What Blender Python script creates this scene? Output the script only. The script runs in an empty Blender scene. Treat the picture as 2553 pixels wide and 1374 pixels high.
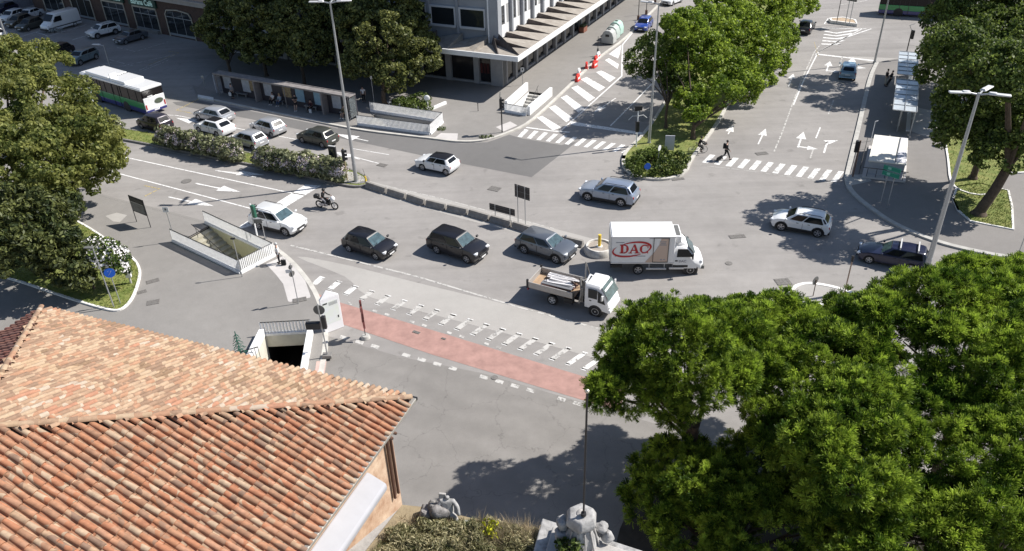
import bpy, bmesh, math, random
import numpy as np
from mathutils import Matrix, Vector
from mathutils.geometry import tessellate_polygon
R = math.radians
C = bpy.context.scene.collection
sc = bpy.context.scene

# ---------------------------------------------------------------- camera
PW, PH, PF = 2553.0, 1374.0, 1950.0
CH = 28.7
TH = math.atan(PF/3100.0)
RO = math.atan2(101, 3100)
ct, st = math.cos(TH), math.sin(TH)
cr, sr = math.cos(RO), math.sin(RO)
fw = Vector((0, ct, -st)); rt = Vector((1, 0, 0)); dn = Vector((0, -st, -ct))
Rv = cr*rt + sr*dn; Dv = -sr*rt + cr*dn
cam = bpy.data.cameras.new('camera'); co = bpy.data.objects.new('camera', cam); C.objects.link(co)
m = Matrix.Identity(4)
for i in range(3):
    m[i][0] = Rv[i]; m[i][1] = -Dv[i]; m[i][2] = -fw[i]
m[2][3] = CH
co.matrix_world = m
cam.sensor_width = 36; cam.lens = PF/PW*36; cam.clip_end = 900; cam.clip_start = .2
sc.camera = co

# ---------------------------------------------------------------- light
SUN_EL, SUN_AZ = 46.0, 12.5           # azimuth measured from +x towards +y
w = bpy.data.worlds.new("World"); sc.world = w; w.use_nodes = True
nt = w.node_tree; bg = nt.nodes['Background']
sky = nt.nodes.new('ShaderNodeTexSky'); sky.sky_type = 'NISHITA'; sky.sun_disc = False
sky.sun_elevation = R(SUN_EL); sky.sun_rotation = R(90-SUN_AZ)
sky.air_density = 1.0; sky.dust_density = 0.6
nt.links.new(sky.outputs[0], bg.inputs[0]); bg.inputs[1].default_value = 0.078
sl = bpy.data.lights.new('sun', 'SUN'); sl.energy = 4.8; sl.angle = R(.5); sl.color = (1, .955, .89)
so = bpy.data.objects.new('sun', sl); C.objects.link(so)
sd = Vector((math.cos(R(SUN_EL))*math.cos(R(SUN_AZ)), math.cos(R(SUN_EL))*math.sin(R(SUN_AZ)), math.sin(R(SUN_EL))))
so.rotation_euler = sd.to_track_quat('Z', 'Y').to_euler(); so.location = (40, 20, 60)
sc.view_settings.view_transform = 'Standard'; sc.view_settings.look = 'None'
sc.view_settings.exposure = 0.55; sc.view_settings.gamma = 1

# ---------------------------------------------------------------- helpers
def G(x, y, z=0.0):
    """the point of the place at height z that lies along a sight line (surveyed from the photo)"""
    u, v = (x-PW/2)/PF, (y-PH/2)/PF
    u2 = cr*u - sr*v; v2 = sr*u + cr*v
    d = Vector((u2, ct-v2*st, -st-v2*ct)); t = (z-CH)/d.z
    return Vector((d.x*t, d.y*t, z))
def GG(pts, z=0.0): return [G(p[0], p[1], z) for p in pts]
def az(a, b): return math.atan2(b.y-a.y, b.x-a.x)
def polar(a, l): return Vector((math.cos(a)*l, math.sin(a)*l, 0))

MATS = {}
def mat(name, col, rough=.8, metal=0, var=.0, vs=3.0, bump=0, bs=40, spec=None, coat=0, trans=0, emit=None, alpha_wear=0, wscale=6, col2=None, island=0):
    if name in MATS: return MATS[name]
    m = bpy.data.materials.new(name); m.use_nodes = True; MATS[name] = m
    n = m.node_tree.nodes; l = m.node_tree.links; b = n['Principled BSDF']
    b.inputs['Base Color'].default_value = (*col, 1); b.inputs['Roughness'].default_value = rough
    b.inputs['Metallic'].default_value = metal
    if spec is not None: b.inputs['Specular IOR Level'].default_value = spec
    if coat: b.inputs['Coat Weight'].default_value = coat; b.inputs['Coat Roughness'].default_value = .05
    tc = n.new('ShaderNodeTexCoord')
    if var or col2:
        nz = n.new('ShaderNodeTexNoise'); nz.inputs['Scale'].default_value = vs; nz.inputs['Detail'].default_value = 6
        nz.inputs['Roughness'].default_value = .65
        l.new(tc.outputs['Object'], nz.inputs['Vector'])
        rp = n.new('ShaderNodeValToRGB'); c2 = col2 or tuple(min(1, c*(1+var)) for c in col)
        c1 = col if col2 else tuple(c*(1-var) for c in col)
        rp.color_ramp.elements[0].position = .32; rp.color_ramp.elements[1].position = .68
        rp.color_ramp.elements[0].color = (*c1, 1); rp.color_ramp.elements[1].color = (*c2, 1)
        l.new(nz.outputs['Fac'], rp.inputs[0]); src = rp.outputs[0]
        if island:
            ge = n.new('ShaderNodeNewGeometry'); hs = n.new('ShaderNodeHueSaturation')
            mr = n.new('ShaderNodeMapRange'); mr.inputs[3].default_value = 1-island; mr.inputs[4].default_value = 1+island
            l.new(ge.outputs['Random Per Island'], mr.inputs[0]); l.new(mr.outputs[0], hs.inputs['Value']); l.new(src, hs.inputs['Color']); src = hs.outputs[0]
        l.new(src, b.inputs['Base Color'])
    if bump:
        nb = n.new('ShaderNodeTexNoise'); nb.inputs['Scale'].default_value = bs; nb.inputs['Detail'].default_value = 4
        l.new(tc.outputs['Object'], nb.inputs['Vector'])
        bp = n.new('ShaderNodeBump'); bp.inputs['Strength'].default_value = bump; bp.inputs['Distance'].default_value = .02
        l.new(nb.outputs['Fac'], bp.inputs['Height']); l.new(bp.outputs[0], b.inputs['Normal'])
    if trans: b.inputs['Transmission Weight'].default_value = trans
    if emit: b.inputs['Emission Color'].default_value = (*emit[:3], 1); b.inputs['Emission Strength'].default_value = emit[3]
    if alpha_wear:
        nw = n.new('ShaderNodeTexNoise'); nw.inputs['Scale'].default_value = wscale; nw.inputs['Detail'].default_value = 8; nw.inputs['Roughness'].default_value = .75
        l.new(tc.outputs['Object'], nw.inputs['Vector'])
        rw = n.new('ShaderNodeValToRGB'); rw.color_ramp.elements[0].position = alpha_wear; rw.color_ramp.elements[1].position = alpha_wear+.12
        l.new(nw.outputs['Fac'], rw.inputs[0]); l.new(rw.outputs[0], b.inputs['Alpha'])
    return m

def asphalt(name, base, contrast=.12, cracks=0.0, tint=(1, .945, .90), wear=None):
    m = bpy.data.materials.new(name); m.use_nodes = True; MATS[name] = m
    n = m.node_tree.nodes; l = m.node_tree.links; b = n['Principled BSDF']; b.inputs['Roughness'].default_value = .9
    b.inputs['Specular IOR Level'].default_value = .25
    tc = n.new('ShaderNodeTexCoord')
    def noise(scale, det, ro=.6, dist=0):
        z = n.new('ShaderNodeTexNoise'); z.inputs['Scale'].default_value = scale; z.inputs['Detail'].default_value = det
        z.inputs['Roughness'].default_value = ro; z.inputs['Distortion'].default_value = dist; l.new(tc.outputs['Object'], z.inputs['Vector']); return z
    a = noise(.09, 5, .6, .6); c = noise(1.1, 7, .7); d = noise(28, 3, .8)
    def mr(src, lo, hi, f0=.3, f1=.7):
        q = n.new('ShaderNodeMapRange'); q.inputs[1].default_value = f0; q.inputs[2].default_value = f1
        q.inputs[3].default_value = lo; q.inputs[4].default_value = hi; l.new(src, q.inputs[0]); return q.outputs[0]
    def mul(p, q):
        x = n.new('ShaderNodeMath'); x.operation = 'MULTIPLY'; l.new(p, x.inputs[0]); l.new(q, x.inputs[1]); return x.outputs[0]
    v = mul(mul(mr(a.outputs[0], 1-contrast, 1+contrast), mr(c.outputs[0], 1-contrast*.6, 1+contrast*.5)), mr(d.outputs[0], .86, 1.14))
    if cracks:
        vo = n.new('ShaderNodeTexVoronoi'); vo.feature = 'DISTANCE_TO_EDGE'; vo.inputs['Scale'].default_value = .32
        wv = noise(1.2, 4); mx = n.new('ShaderNodeVectorMath'); mx.operation = 'MULTIPLY_ADD'
        l.new(wv.outputs['Color'], mx.inputs[0]); mx.inputs[1].default_value = (1.4, 1.4, 0); l.new(tc.outputs['Object'], mx.inputs[2]); l.new(mx.outputs[0], vo.inputs['Vector'])
        ck = mr(vo.outputs['Distance'], 1-cracks, 1, 0, .008); v = mul(v, ck)
        wa = n.new('ShaderNodeTexWave'); wa.inputs['Scale'].default_value = .16; wa.inputs['Distortion'].default_value = 9; wa.inputs['Detail'].default_value = 5
        mp = n.new('ShaderNodeMapping'); mp.inputs['Rotation'].default_value = (0, 0, R(-62)); l.new(tc.outputs['Object'], mp.inputs[0]); l.new(mp.outputs[0], wa.inputs[0])
        v = mul(v, mr(wa.outputs['Fac'], .95, 1.04, 0, 1))
    if wear is not None:
        mp = n.new('ShaderNodeMapping'); mp.inputs['Rotation'].default_value = (0, 0, -wear); mp.inputs['Scale'].default_value = (.035, .62, 1); l.new(tc.outputs['Object'], mp.inputs[0])
        z = n.new('ShaderNodeTexNoise'); z.inputs['Scale'].default_value = 1.0; z.inputs['Detail'].default_value = 5; z.inputs['Roughness'].default_value = .6; l.new(mp.outputs[0], z.inputs['Vector']); v = mul(v, mr(z.outputs[0], .90, 1.07, .35, .65))
        s_ = noise(.85, 3, .5); v = mul(v, mr(s_.outputs[0], .80, 1, .27, .36))
    cb = n.new('ShaderNodeVectorMath'); cb.operation = 'SCALE'; cb.inputs[0].default_value = tuple(base*t for t in tint); l.new(v, cb.inputs['Scale'])
    l.new(cb.outputs[0], b.inputs['Base Color'])
    bp = n.new('ShaderNodeBump'); bp.inputs['Strength'].default_value = .25; bp.inputs['Distance'].default_value = .01
    l.new(d.outputs[0], bp.inputs['Height']); l.new(bp.outputs[0], b.inputs['Normal'])
    return m

def tag(o, label=None, cat=None, group=None, kind=None):
    if label: o['label'] = label
    if cat: o['category'] = cat
    if group: o['group'] = group
    if kind: o['kind'] = kind
    return o
def thing(name, label, cat, loc=(0, 0, 0), rz=0, group=None):
    o = bpy.data.objects.new(name, None); C.objects.link(o); o.location = loc; o.rotation_euler = (0, 0, rz)
    o.empty_display_size = .3
    return tag(o, label, cat, group)
def children(o): return list(o.children)
def dup(o, loc=None, rz=None, label=None, parent=None):
    def cp(q, par):
        c = q.copy(); C.objects.link(c); c.parent = par
        for ch in list(q.children): cp(ch, c)
        return c
    c = cp(o, parent)
    if loc is not None: c.location = loc
    if rz is not None: c.rotation_euler = (0, 0, rz)
    if label: c['label'] = label
    return c

class MB:
    """collects shapes, links them as ONE mesh object"""
    def __init__(s): s.v = []; s.f = []; s.M = Matrix.Identity(4)
    def at(s, loc=(0, 0, 0), rz=0, rx=0, ry=0):
        s.M = Matrix.Translation(Vector(loc)) @ Matrix.Rotation(rz, 4, 'Z') @ Matrix.Rotation(ry, 4, 'Y') @ Matrix.Rotation(rx, 4, 'X'); return s
    def add(s, vs, fs):
        o = len(s.v); s.v += [tuple(s.M @ Vector(v)) for v in vs]; s.f += [tuple(i+o for i in f) for f in fs]; return s
    def box(s, x0, x1, y0, y1, z0, z1):
        return s.add([(x0,y0,z0),(x1,y0,z0),(x1,y1,z0),(x0,y1,z0),(x0,y0,z1),(x1,y0,z1),(x1,y1,z1),(x0,y1,z1)],
                     [(0,3,2,1),(4,5,6,7),(0,1,5,4),(1,2,6,5),(2,3,7,6),(3,0,4,7)])
    def cb(s, c, sx, sy, sz): return s.box(c[0]-sx/2, c[0]+sx/2, c[1]-sy/2, c[1]+sy/2, c[2]-sz/2, c[2]+sz/2)
    def prism(s, poly, z0, z1):
        poly = [Vector((p[0], p[1], 0)) for p in poly]; n = len(poly)
        if sum(poly[i].x*poly[(i+1)%n].y-poly[(i+1)%n].x*poly[i].y for i in range(n)) < 0: poly.reverse()
        tr = tessellate_polygon([poly])
        vs = [(p.x, p.y, z0) for p in poly]+[(p.x, p.y, z1) for p in poly]
        fs = []
        for a, b, c in tr:
            A, B, D = poly[a], poly[b], poly[c]
            if (B-A).cross(D-A).z < 0: b, c = c, b
            fs += [(a+n, b+n, c+n), (a, c, b)]
        fs += [(i, (i+1)%n, (i+1)%n+n, i+n) for i in range(n)]
        return s.add(vs, fs)
    def plate(s, poly, t):
        """poly of (a,b) in the local xz plane, thickness t along y"""
        k = MB(); k.prism(poly, -t/2, t/2)
        return s.add([(v[0], -v[2], v[1]) for v in k.v], k.f)
    def cyl(s, p, r, h, n=12, r2=None, cap=True):
        r2 = r if r2 is None else r2; p = Vector(p)
        vs = [(p.x+math.cos(2*math.pi*i/n)*r, p.y+math.sin(2*math.pi*i/n)*r, p.z) for i in range(n)]
        vs += [(p.x+math.cos(2*math.pi*i/n)*r2, p.y+math.sin(2*math.pi*i/n)*r2, p.z+h) for i in range(n)]
        fs = [(i, (i+1)%n, (i+1)%n+n, i+n) for i in range(n)]
        if cap: fs += [tuple(range(n-1, -1, -1)), tuple(range(n, 2*n))]
        return s.add(vs, fs)
    def tube(s, pts, r, n=8, r2=None):
        pts = [Vector(p) for p in pts]; r2 = r if r2 is None else r2; N = len(pts); vs = []; fs = []
        for i, p in enumerate(pts):
            d = (pts[min(i+1, N-1)]-pts[max(i-1, 0)]).normalized()
            a = d.orthogonal().normalized(); b = d.cross(a); rr = r+(r2-r)*i/max(1, N-1)
            if i and vs: # keep frames aligned
                a0 = (Vector(vs[(i-1)*n])-pts[i-1]).normalized(); a = (a0-d*a0.dot(d)).normalized(); b = d.cross(a)
            vs += [tuple(p+(a*math.cos(2*math.pi*k/n)+b*math.sin(2*math.pi*k/n))*rr) for k in range(n)]
        for i in range(N-1):
            fs += [(i*n+k, i*n+(k+1)%n, (i+1)*n+(k+1)%n, (i+1)*n+k) for k in range(n)]
        fs += [tuple(range(n-1, -1, -1)), tuple((N-1)*n+k for k in range(n))]
        return s.add(vs, fs)
    def bar(s, a, b, w=.05, h=None):
        a = Vector(a); b = Vector(b); h = h or w; d = (b-a).normalized(); up = Vector((0, 0, 1))
        if abs(d.z) > .99: up = Vector((0, 1, 0))
        x = d.cross(up).normalized()*w/2; y = x.normalized().cross(d)*h/2
        return s.add([tuple(q) for q in (a-x-y, a+x-y, a+x+y, a-x+y, b-x-y, b+x-y, b+x+y, b-x+y)],
                     [(0,3,2,1),(4,5,6,7),(0,1,5,4),(1,2,6,5),(2,3,7,6),(3,0,4,7)])
    def quad(s, *p): return s.add([tuple(q) for q in p], [tuple(range(len(p)))])
    def wall(s, a, b, z0, z1, t=.2):
        d = (Vector(b)-Vector(a)); d.z = 0; d.normalize(); nrm = Vector((-d.y, d.x, 0))*t/2; a = Vector((a[0], a[1], 0)); b = Vector((b[0], b[1], 0))
        return s.prism([a-nrm, b-nrm, b+nrm, a+nrm], z0, z1)
    def sphere(s, c, rx, ry=None, rz=None, n=12, k=8):
        ry = ry or rx; rz = rz or rx; vs = []; fs = []
        for i in range(k+1):
            th = math.pi*i/k
            for j in range(n):
                ph = 2*math.pi*j/n; vs.append((c[0]+rx*math.sin(th)*math.cos(ph), c[1]+ry*math.sin(th)*math.sin(ph), c[2]+rz*math.cos(th)))
        for i in range(k):
            for j in range(n):
                fs.append((i*n+j, (i+1)*n+j, (i+1)*n+(j+1)%n, i*n+(j+1)%n))
        return s.add(vs, fs)
    def build(s, name, m, parent=None, loc=None, bevel=0, smooth=False, seg=2):
        if loc is not None:
            L = Vector(loc); s.v = [tuple(Vector(v)-L) for v in s.v]
        me = bpy.data.meshes.new(name); me.from_pydata(s.v, [], s.f); me.validate(); me.update(); me.materials.append(m)
        o = bpy.data.objects.new(name, me); C.objects.link(o); o.parent = parent
        if loc is not None and parent is None: o.location = loc
        if bevel:
            b = o.modifiers.new('bevel', 'BEVEL'); b.width = bevel; b.segments = seg; b.limit_method = 'ANGLE'; b.angle_limit = R(30)
        if smooth or bevel:
            me.polygons.foreach_set('use_smooth', [True]*len(me.polygons))
            if not bevel or True:
                try: me.set_sharp_from_angle(angle=R(48))
                except Exception: pass
        return o

def sheet(name, poly, z, m, holes=(), kind='structure', label=None):
    """flat ground sheet with holes"""
    vs = []; loops = []
    for lp in [poly]+list(holes):
        loops.append([Vector((p[0], p[1], 0)) for p in lp]); vs += [(p[0], p[1], z) for p in lp]
    tr = tessellate_polygon(loops); fs = []
    for a, b, c in tr:
        A, B, D = Vector(vs[a]), Vector(vs[b]), Vector(vs[c])
        if (B-A).cross(D-A).z < 0: b, c = c, b
        fs.append((a, b, c))
    k = MB(); k.add(vs, fs); o = k.build(name, m)
    if kind: o['kind'] = kind
    return o
def smooth_poly(p, n=4, closed=True):
    out = []; N = len(p)
    for i in range(N if closed else N-1):
        a, b, c, d = [Vector(p[(i+k) % N]) if closed else Vector(p[min(max(i+k, 0), N-1)]) for k in (-1, 0, 1, 2)]
        for j in range(n):
            t = j/n
            out.append(.5*((2*b)+(c-a)*t+(2*a-5*b+4*c-d)*t*t+(3*b-a-3*c+d)*t**3))
    if not closed: out.append(Vector(p[-1]))
    return out
def offset_line(pts, d):
    out = []
    for i, p in enumerate(pts):
        a = pts[max(i-1, 0)]; b = pts[min(i+1, len(pts)-1)]; t = Vector((b.x-a.x, b.y-a.y, 0)).normalized()
        out.append(Vector((p.x-t.y*d, p.y+t.x*d, p.z)))
    return out
def strip(mb, pts, wid, z):
    """ribbon of width wid centred on pts at height z"""
    L = offset_line(pts, wid/2); Rr = offset_line(pts, -wid/2)
    for i in range(len(pts)-1):
        mb.quad((Rr[i].x, Rr[i].y, z), (Rr[i+1].x, Rr[i+1].y, z), (L[i+1].x, L[i+1].y, z), (L[i].x, L[i].y, z))
def rib(mb, pts, wid, z0, z1):
    """solid ribbon (kerb)"""
    L = offset_line(pts, wid/2); Rr = offset_line(pts, -wid/2)
    for i in range(len(pts)-1):
        a, b, c, d = Rr[i], Rr[i+1], L[i+1], L[i]
        q = [(p.x, p.y, z) for z in (z0, z1) for p in (a, b, c, d)]
        fs = [(4,5,6,7), (0,1,5,4), (2,3,7,6)]
        if i == 0: fs.append((3,0,4,7))
        if i == len(pts)-2: fs.append((1,2,6,5))
        mb.add(q, fs)
def arc_disc(c, r, n=20): return [(c[0]+r*math.cos(2*math.pi*i/n), c[1]+r*math.sin(2*math.pi*i/n)) for i in range(n)]
def text(name, s, size, m, parent, loc, rot, extrude=.004, bold=0, shear=0, align='CENTER', sx=1):
    cu = bpy.data.curves.new(name, 'FONT'); cu.body = s; cu.size = size; cu.extrude = extrude; cu.offset = bold; cu.shear = shear
    cu.align_x = align; cu.align_y = 'CENTER'; cu.resolution_u = 3
    o = bpy.data.objects.new(name, cu); C.objects.link(o)
    dg = bpy.context.evaluated_depsgraph_get(); me = bpy.data.meshes.new_from_object(o.evaluated_get(dg))
    bpy.data.objects.remove(o); o = bpy.data.objects.new(name, me); C.objects.link(o); me.materials.clear(); me.materials.append(m)
    o.parent = parent; o.location = loc; o.rotation_euler = rot; o.scale = (sx, 1, 1); return o

# ---------------------------------------------------------------- materials
RD = asphalt('road_asphalt', .285, wear=R(-29))
RD2 = asphalt('dark_asphalt', .16, .08, tint=(1, .97, .95))
RD3 = asphalt('light_asphalt', .37, .08, tint=(1, .955, .90))
SQ = asphalt('square_asphalt', .225, .12, cracks=.28, tint=(1, .945, .885))
PV = asphalt('pavement_asphalt', .24, .1, tint=(1, .95, .895))
PVD = asphalt('grey_pavement', .22, .1)
CONC = mat('concrete', (.42, .41, .385), .9, var=.15, vs=2, bump=.2)
CONCD = mat('grey_concrete', (.20, .19, .18), .9, var=.18, vs=3, bump=.2)
KERB = mat('kerb_stone', (.5, .48, .44), .85, var=.15, vs=1.5)
KERBW = mat('white_kerb', (.75, .73, .7), .8, var=.1, vs=2)
WPV = mat('white_paving', (.50, .475, .46), .85, var=.08, vs=.8)
PAINT = mat('road_paint', (.74, .73, .715), .8, var=.06, vs=4, alpha_wear=.35, wscale=3.5)
PAINT2 = mat('worn_road_paint', (.50, .485, .46), .8, alpha_wear=.39, wscale=2.2)
PAINT3 = mat('faded_road_paint', (.70, .69, .67), .8, alpha_wear=.36, wscale=2.6)
YPAINT = mat('yellow_road_paint', (.55, .42, .14), .8, alpha_wear=.42, wscale=4)
REDP = mat('red_cycle_paint', (.36, .215, .185), .88, var=.18, vs=1.4)
GRASS = mat('grass_blades', (.10, .15, .02), .9, col2=(.2, .25, .045), vs=.5, var=.1, island=.35)
GRASSB = mat('turf', (.11, .155, .03), .95, col2=(.23, .23, .07), vs=1.2, var=.1)
STEEL = mat('galvanised_steel', (.42, .43, .44), .45, .6, var=.08, vs=8)
STEELP = mat('pale_metal', (.62, .62, .62), .5, .2)
DARKM = mat('dark_metal', (.03, .03, .033), .5, .3)
BLACK = mat('black_plastic', (.018, .018, .02), .5)
RUBBER = mat('tyre_rubber', (.02, .02, .021), .85)
GLASS = mat('vehicle_glass', (.010, .012, .015), .06, spec=.35)
GLASSL = mat('clear_windscreen', (.06, .10, .115), .08, spec=.8, var=.45, vs=2.5)
RIM = mat('alloy_rim', (.5, .5, .52), .35, .7)
LAMPW = mat('headlight_glass', (.75, .77, .8), .15, spec=.8)
LAMPR = mat('red_lens', (.42, .01, .012), .2, spec=.8)
PLATE = mat('plate_white', (.75, .75, .75), .5)
WHITE = mat('white_enamel', (.78, .78, .78), .4, var=.04, vs=3)
WHITEM = mat('white_painted_metal', (.82, .82, .82), .5, var=.08, vs=5)
BARK = mat('bark', (.09, .065, .045), .95, var=.35, vs=5, bump=.6, bs=18)
GLS = mat('shelter_glass', (.55, .6, .62), .08, trans=.85)
YEL = mat('yellow_paint', (.75, .52, .06), .5, var=.08)
BLUE = mat('blue_sign', (.01, .12, .62), .5)
REDS = mat('red_plastic', (.62, .03, .02), .5, var=.1)
GREENS = mat('green_sign', (.005, .22, .14), .5)
BACKS = mat('sign_back_grey', (.13, .13, .125), .6, var=.1)
BROWNB = mat('dark_board_back', (.055, .045, .043), .6, var=.1)
# ================================================================ GROUND
# openings of the four underpass stairs (plan outlines)
HOLE_MID = [(446,608),(604,680),(676,641),(522,566)]                   # left middle, open at the upper left
HOLE_FRONT = [(662,842),(771,836),(742,985),(596,985)]
HOLE_RIGHT = [(1266,279),(1314,288),(1366,238),(1319,231)]
HOLE_TOP = [(905,318),(1066,334),(1093,308),(935,288)]
HOLES = [GG(h) for h in (HOLE_MID, HOLE_FRONT, HOLE_RIGHT, HOLE_TOP)]
KH = .13
big = [(-260, -60), (260, -60), (320, 420), (-420, 420)]
sheet('road', big, 0.0, RD, HOLES)

# --- raised pavements (top face sheets + kerbs)
def pavement(name, px, m, holes=(), kerb=None, kw=.28, km=None, z=KH, closed_kerb=False, smooth=0):
    P = [G(*p) for p in px]
    if smooth: P = smooth_poly(P, smooth)
    sheet(name, P, z, m, holes)
    if kerb is None: K = P+[P[0]]
    else: K = [G(*p) for p in kerb]; K = smooth_poly(K, 4, False)
    kb = MB(); rib(kb, K, kw, 0, z+.012); o = kb.build('kerb', km or KERB); o['kind'] = 'structure'

pl_kerb = [(-60,415),(120,440),(258,491),(400,527),(519,560),(640,597),(700,632),(745,674),(785,730),(806,790),(812,850),(806,905),(790,990),(760,1200),(740,1500)]
pl = [tuple(p) for p in pl_kerb]+[(300,1900),(-700,1500),(-700,415)]
K = smooth_poly([G(*p) for p in pl_kerb], 4, False)
plP = K+[G(*p) for p in pl[len(pl_kerb):]]
# kept as one sheet a step above the road; the two stair openings pierce it
sheet('left_pavement', plP, KH, PV, [HOLES[0], HOLES[1]])
kb = MB(); rib(kb, K[18:], .32, 0, KH+.012); o = kb.build('kerb', KERB); o['kind'] = 'structure'
kb = MB(); rib(kb, K[:19], .25, 0, KH+.006); o = kb.build('flush_kerb', PV); o['kind'] = 'structure'

tk = [(495,243),(590,263),(690,284),(880,322),(1000,338),(1080,347),(1140,354),(1200,352),(1262,334),(1330,298),(1430,205),(1500,140),(1560,95),(1640,15),(1715,-60)]
K2 = smooth_poly([G(*p) for p in tk], 4, False)
tp = K2+[G(*p) for p in [(1560,-90),(1300,-60),(1000,-60),(820,0),(700,60),(590,130),(520,190),(490,225)]]
sheet('upper_pavement', tp, KH, PV, [HOLES[2], HOLES[3]])
kb = MB(); rib(kb, K2, .3, 0, KH+.012); o = kb.build('kerb', KERB); o['kind'] = 'structure'

# right pavement
rk = [(2186,158),(2168,200),(2140,320),(2114,430),(2112,452),(2122,478),(2160,513),(2230,560),(2330,602),(2440,630),(2553,648),(2760,668)]
K3 = smooth_poly([G(*p) for p in rk], 4, False)
rp = K3+[G(*p) for p in [(2960,500),(2960,150),(2700,100),(2330,140),(2230,150)]]
sheet('right_pavement', rp, KH, PVD)
kb = MB(); rib(kb, K3, .4, 0, KH+.012); o = kb.build('kerb', CONC); o['kind'] = 'structure'
# verges with rim stones
def verge(name, px, m=GRASSB, rim=KERBW, rw=.16, z=KH+.02, h=.06, sm=5, base=0):
    P = smooth_poly([G(*p) for p in px], sm) if sm else [G(*p) for p in px]
    q = MB(); q.prism(P, base, z+h); o = q.build(name, m); o['kind'] = 'structure'
    k = MB(); rib(k, P+[P[0], P[1]], rw, base, z+h+.03); o = k.build('kerb', rim); o['kind'] = 'structure'
    return P
ISL = verge('grass_verge', [(-120,680),(0,695),(60,710),(110,727),(200,757),(270,777),(300,778),(322,762),(338,735),(350,692),(345,665),(322,640),(290,618),(200,560),(100,520),(-100,480)], sm=4)
VG1 = verge('tree_verge', [(2352,290),(2362,400),(2378,470),(2460,490),(2500,440),(2600,420),(2700,300),(2600,260),(2400,262)], sm=4)
VG2 = verge('tree_verge', [(2375,500),(2388,530),(2418,556),(2524,577),(2521,520),(2512,480),(2440,462),(2385,470)], sm=0, h=.03)
MED = verge('central_reservation', [(1556,392),(1556,418),(1575,436),(1610,447),(1655,449),(1690,441),(1712,424),(1722,402),(1757,352),(1790,305),(1835,225),(1880,150),(1925,60),(1975,-40),(1930,-60),(1860,-30),(1790,80),(1725,160),(1672,235),(1632,300),(1600,342),(1570,372)], z=.1, rim=KERB, rw=.3, sm=3)
HDG = verge('hedge_verge', [(120,300),(300,323),(430,344),(620,384),(720,402),(800,412),(880,428),(915,446),(918,458),(905,466),(870,466),(780,446),(700,428),(600,408),(430,374),(305,350),(120,320)], z=.1, rim=CONCD, rw=.2, sm=3)
# paved tip of the hedge verge round the lamp
sheet('paved_verge_tip', smooth_poly(GG([(850,434),(880,434),(908,447),(912,458),(900,462),(870,461),(835,452)]), 3), .19, RD3)
# concrete strip behind the barriers and the far traffic islands
sheet('concrete_strip', GG([(916,450),(1010,474),(1200,520),(1370,567),(1480,596),(1540,610),(1540,640),(1475,632),(1380,604),(1150,545),(960,490),(905,466)]), .004, RD3)
sheet('asphalt_patch', GG([(842,318),(1080,349),(1150,358),(1215,355),(1270,336),(1300,345),(1400,362),(1440,352),(1325,442),(1120,402),(960,368),(850,345)]), .004, RD2)
sheet('asphalt_patch2' if 0 else 'asphalt_patch', GG([(495,250),(620,276),(880,328),(850,345),(640,300),(440,262),(430,255)]), .006, RD2)
sheet('asphalt_patch', smooth_poly(GG([(740,640),(860,690),(920,740),(1100,790),(1330,850),(1560,915),(1800,980),(1820,930),(1500,820),(1300,768),(1040,705),(860,660)]), 3), .004, RD3)
sheet('bus_bay', GG([(2112,140),(2330,150),(2330,170),(2180,160)]), .004, RD3)
# the square in front of the gate and the road behind the crossing
sheet('square', GG([(818,838),(1000,890),(1200,930),(1460,1006),(1800,1105),(2700,1350),(2700,1900),(600,1900),(700,1500),(792,990),(812,900)]), .004, SQ)
sheet('cycle_path', GG([(800,742),(850,755),(1100,830),(1475,945),(1560,971),(1545,1026),(1460,1000),(1080,885),(864,812),(812,795)]), .008, REDP)
sheet('cycle_path', GG([(770,725),(812,740),(812,795),(800,790),(786,752)]), .010, REDP)
# pale paving on the left pavement
sheet('white_paving', smooth_poly(GG([(664,662),(690,690),(707,712),(719,755),(724,757),(774,746),(775,742),(757,690),(735,662),(712,640)]), 1), KH+.004, WPV)
sheet('white_paving', GG([(1080,349),(1140,354),(1142,336),(1100,335)]), KH+.004, WPV)
sheet('white_paving', GG([(1236,320),(1256,331),(1290,316),(1272,306)]), KH+.004, WPV)
sheet('white_paving', GG([(264,542),(283,556),(300,558),(318,540),(292,534)]), KH+.004, RD3)
sheet('pink_paving', GG([(790,905),(815,905),(800,1000),(775,1000)]), KH+.006, mat('pink_stone', (.5, .36, .32), .9, var=.1))
sheet('white_paving', GG([(2112,440),(2160,438),(2172,455),(2120,466)]), KH+.004, CONC)
sheet('gravel_strip', GG([(2280,270),(2350,285),(2350,360),(2270,330)]), KH+.004, RD3)
sheet('asphalt_patch', GG([(480,215),(620,255),(700,275),(690,284),(495,243)]), KH+.004, PVD)

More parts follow.
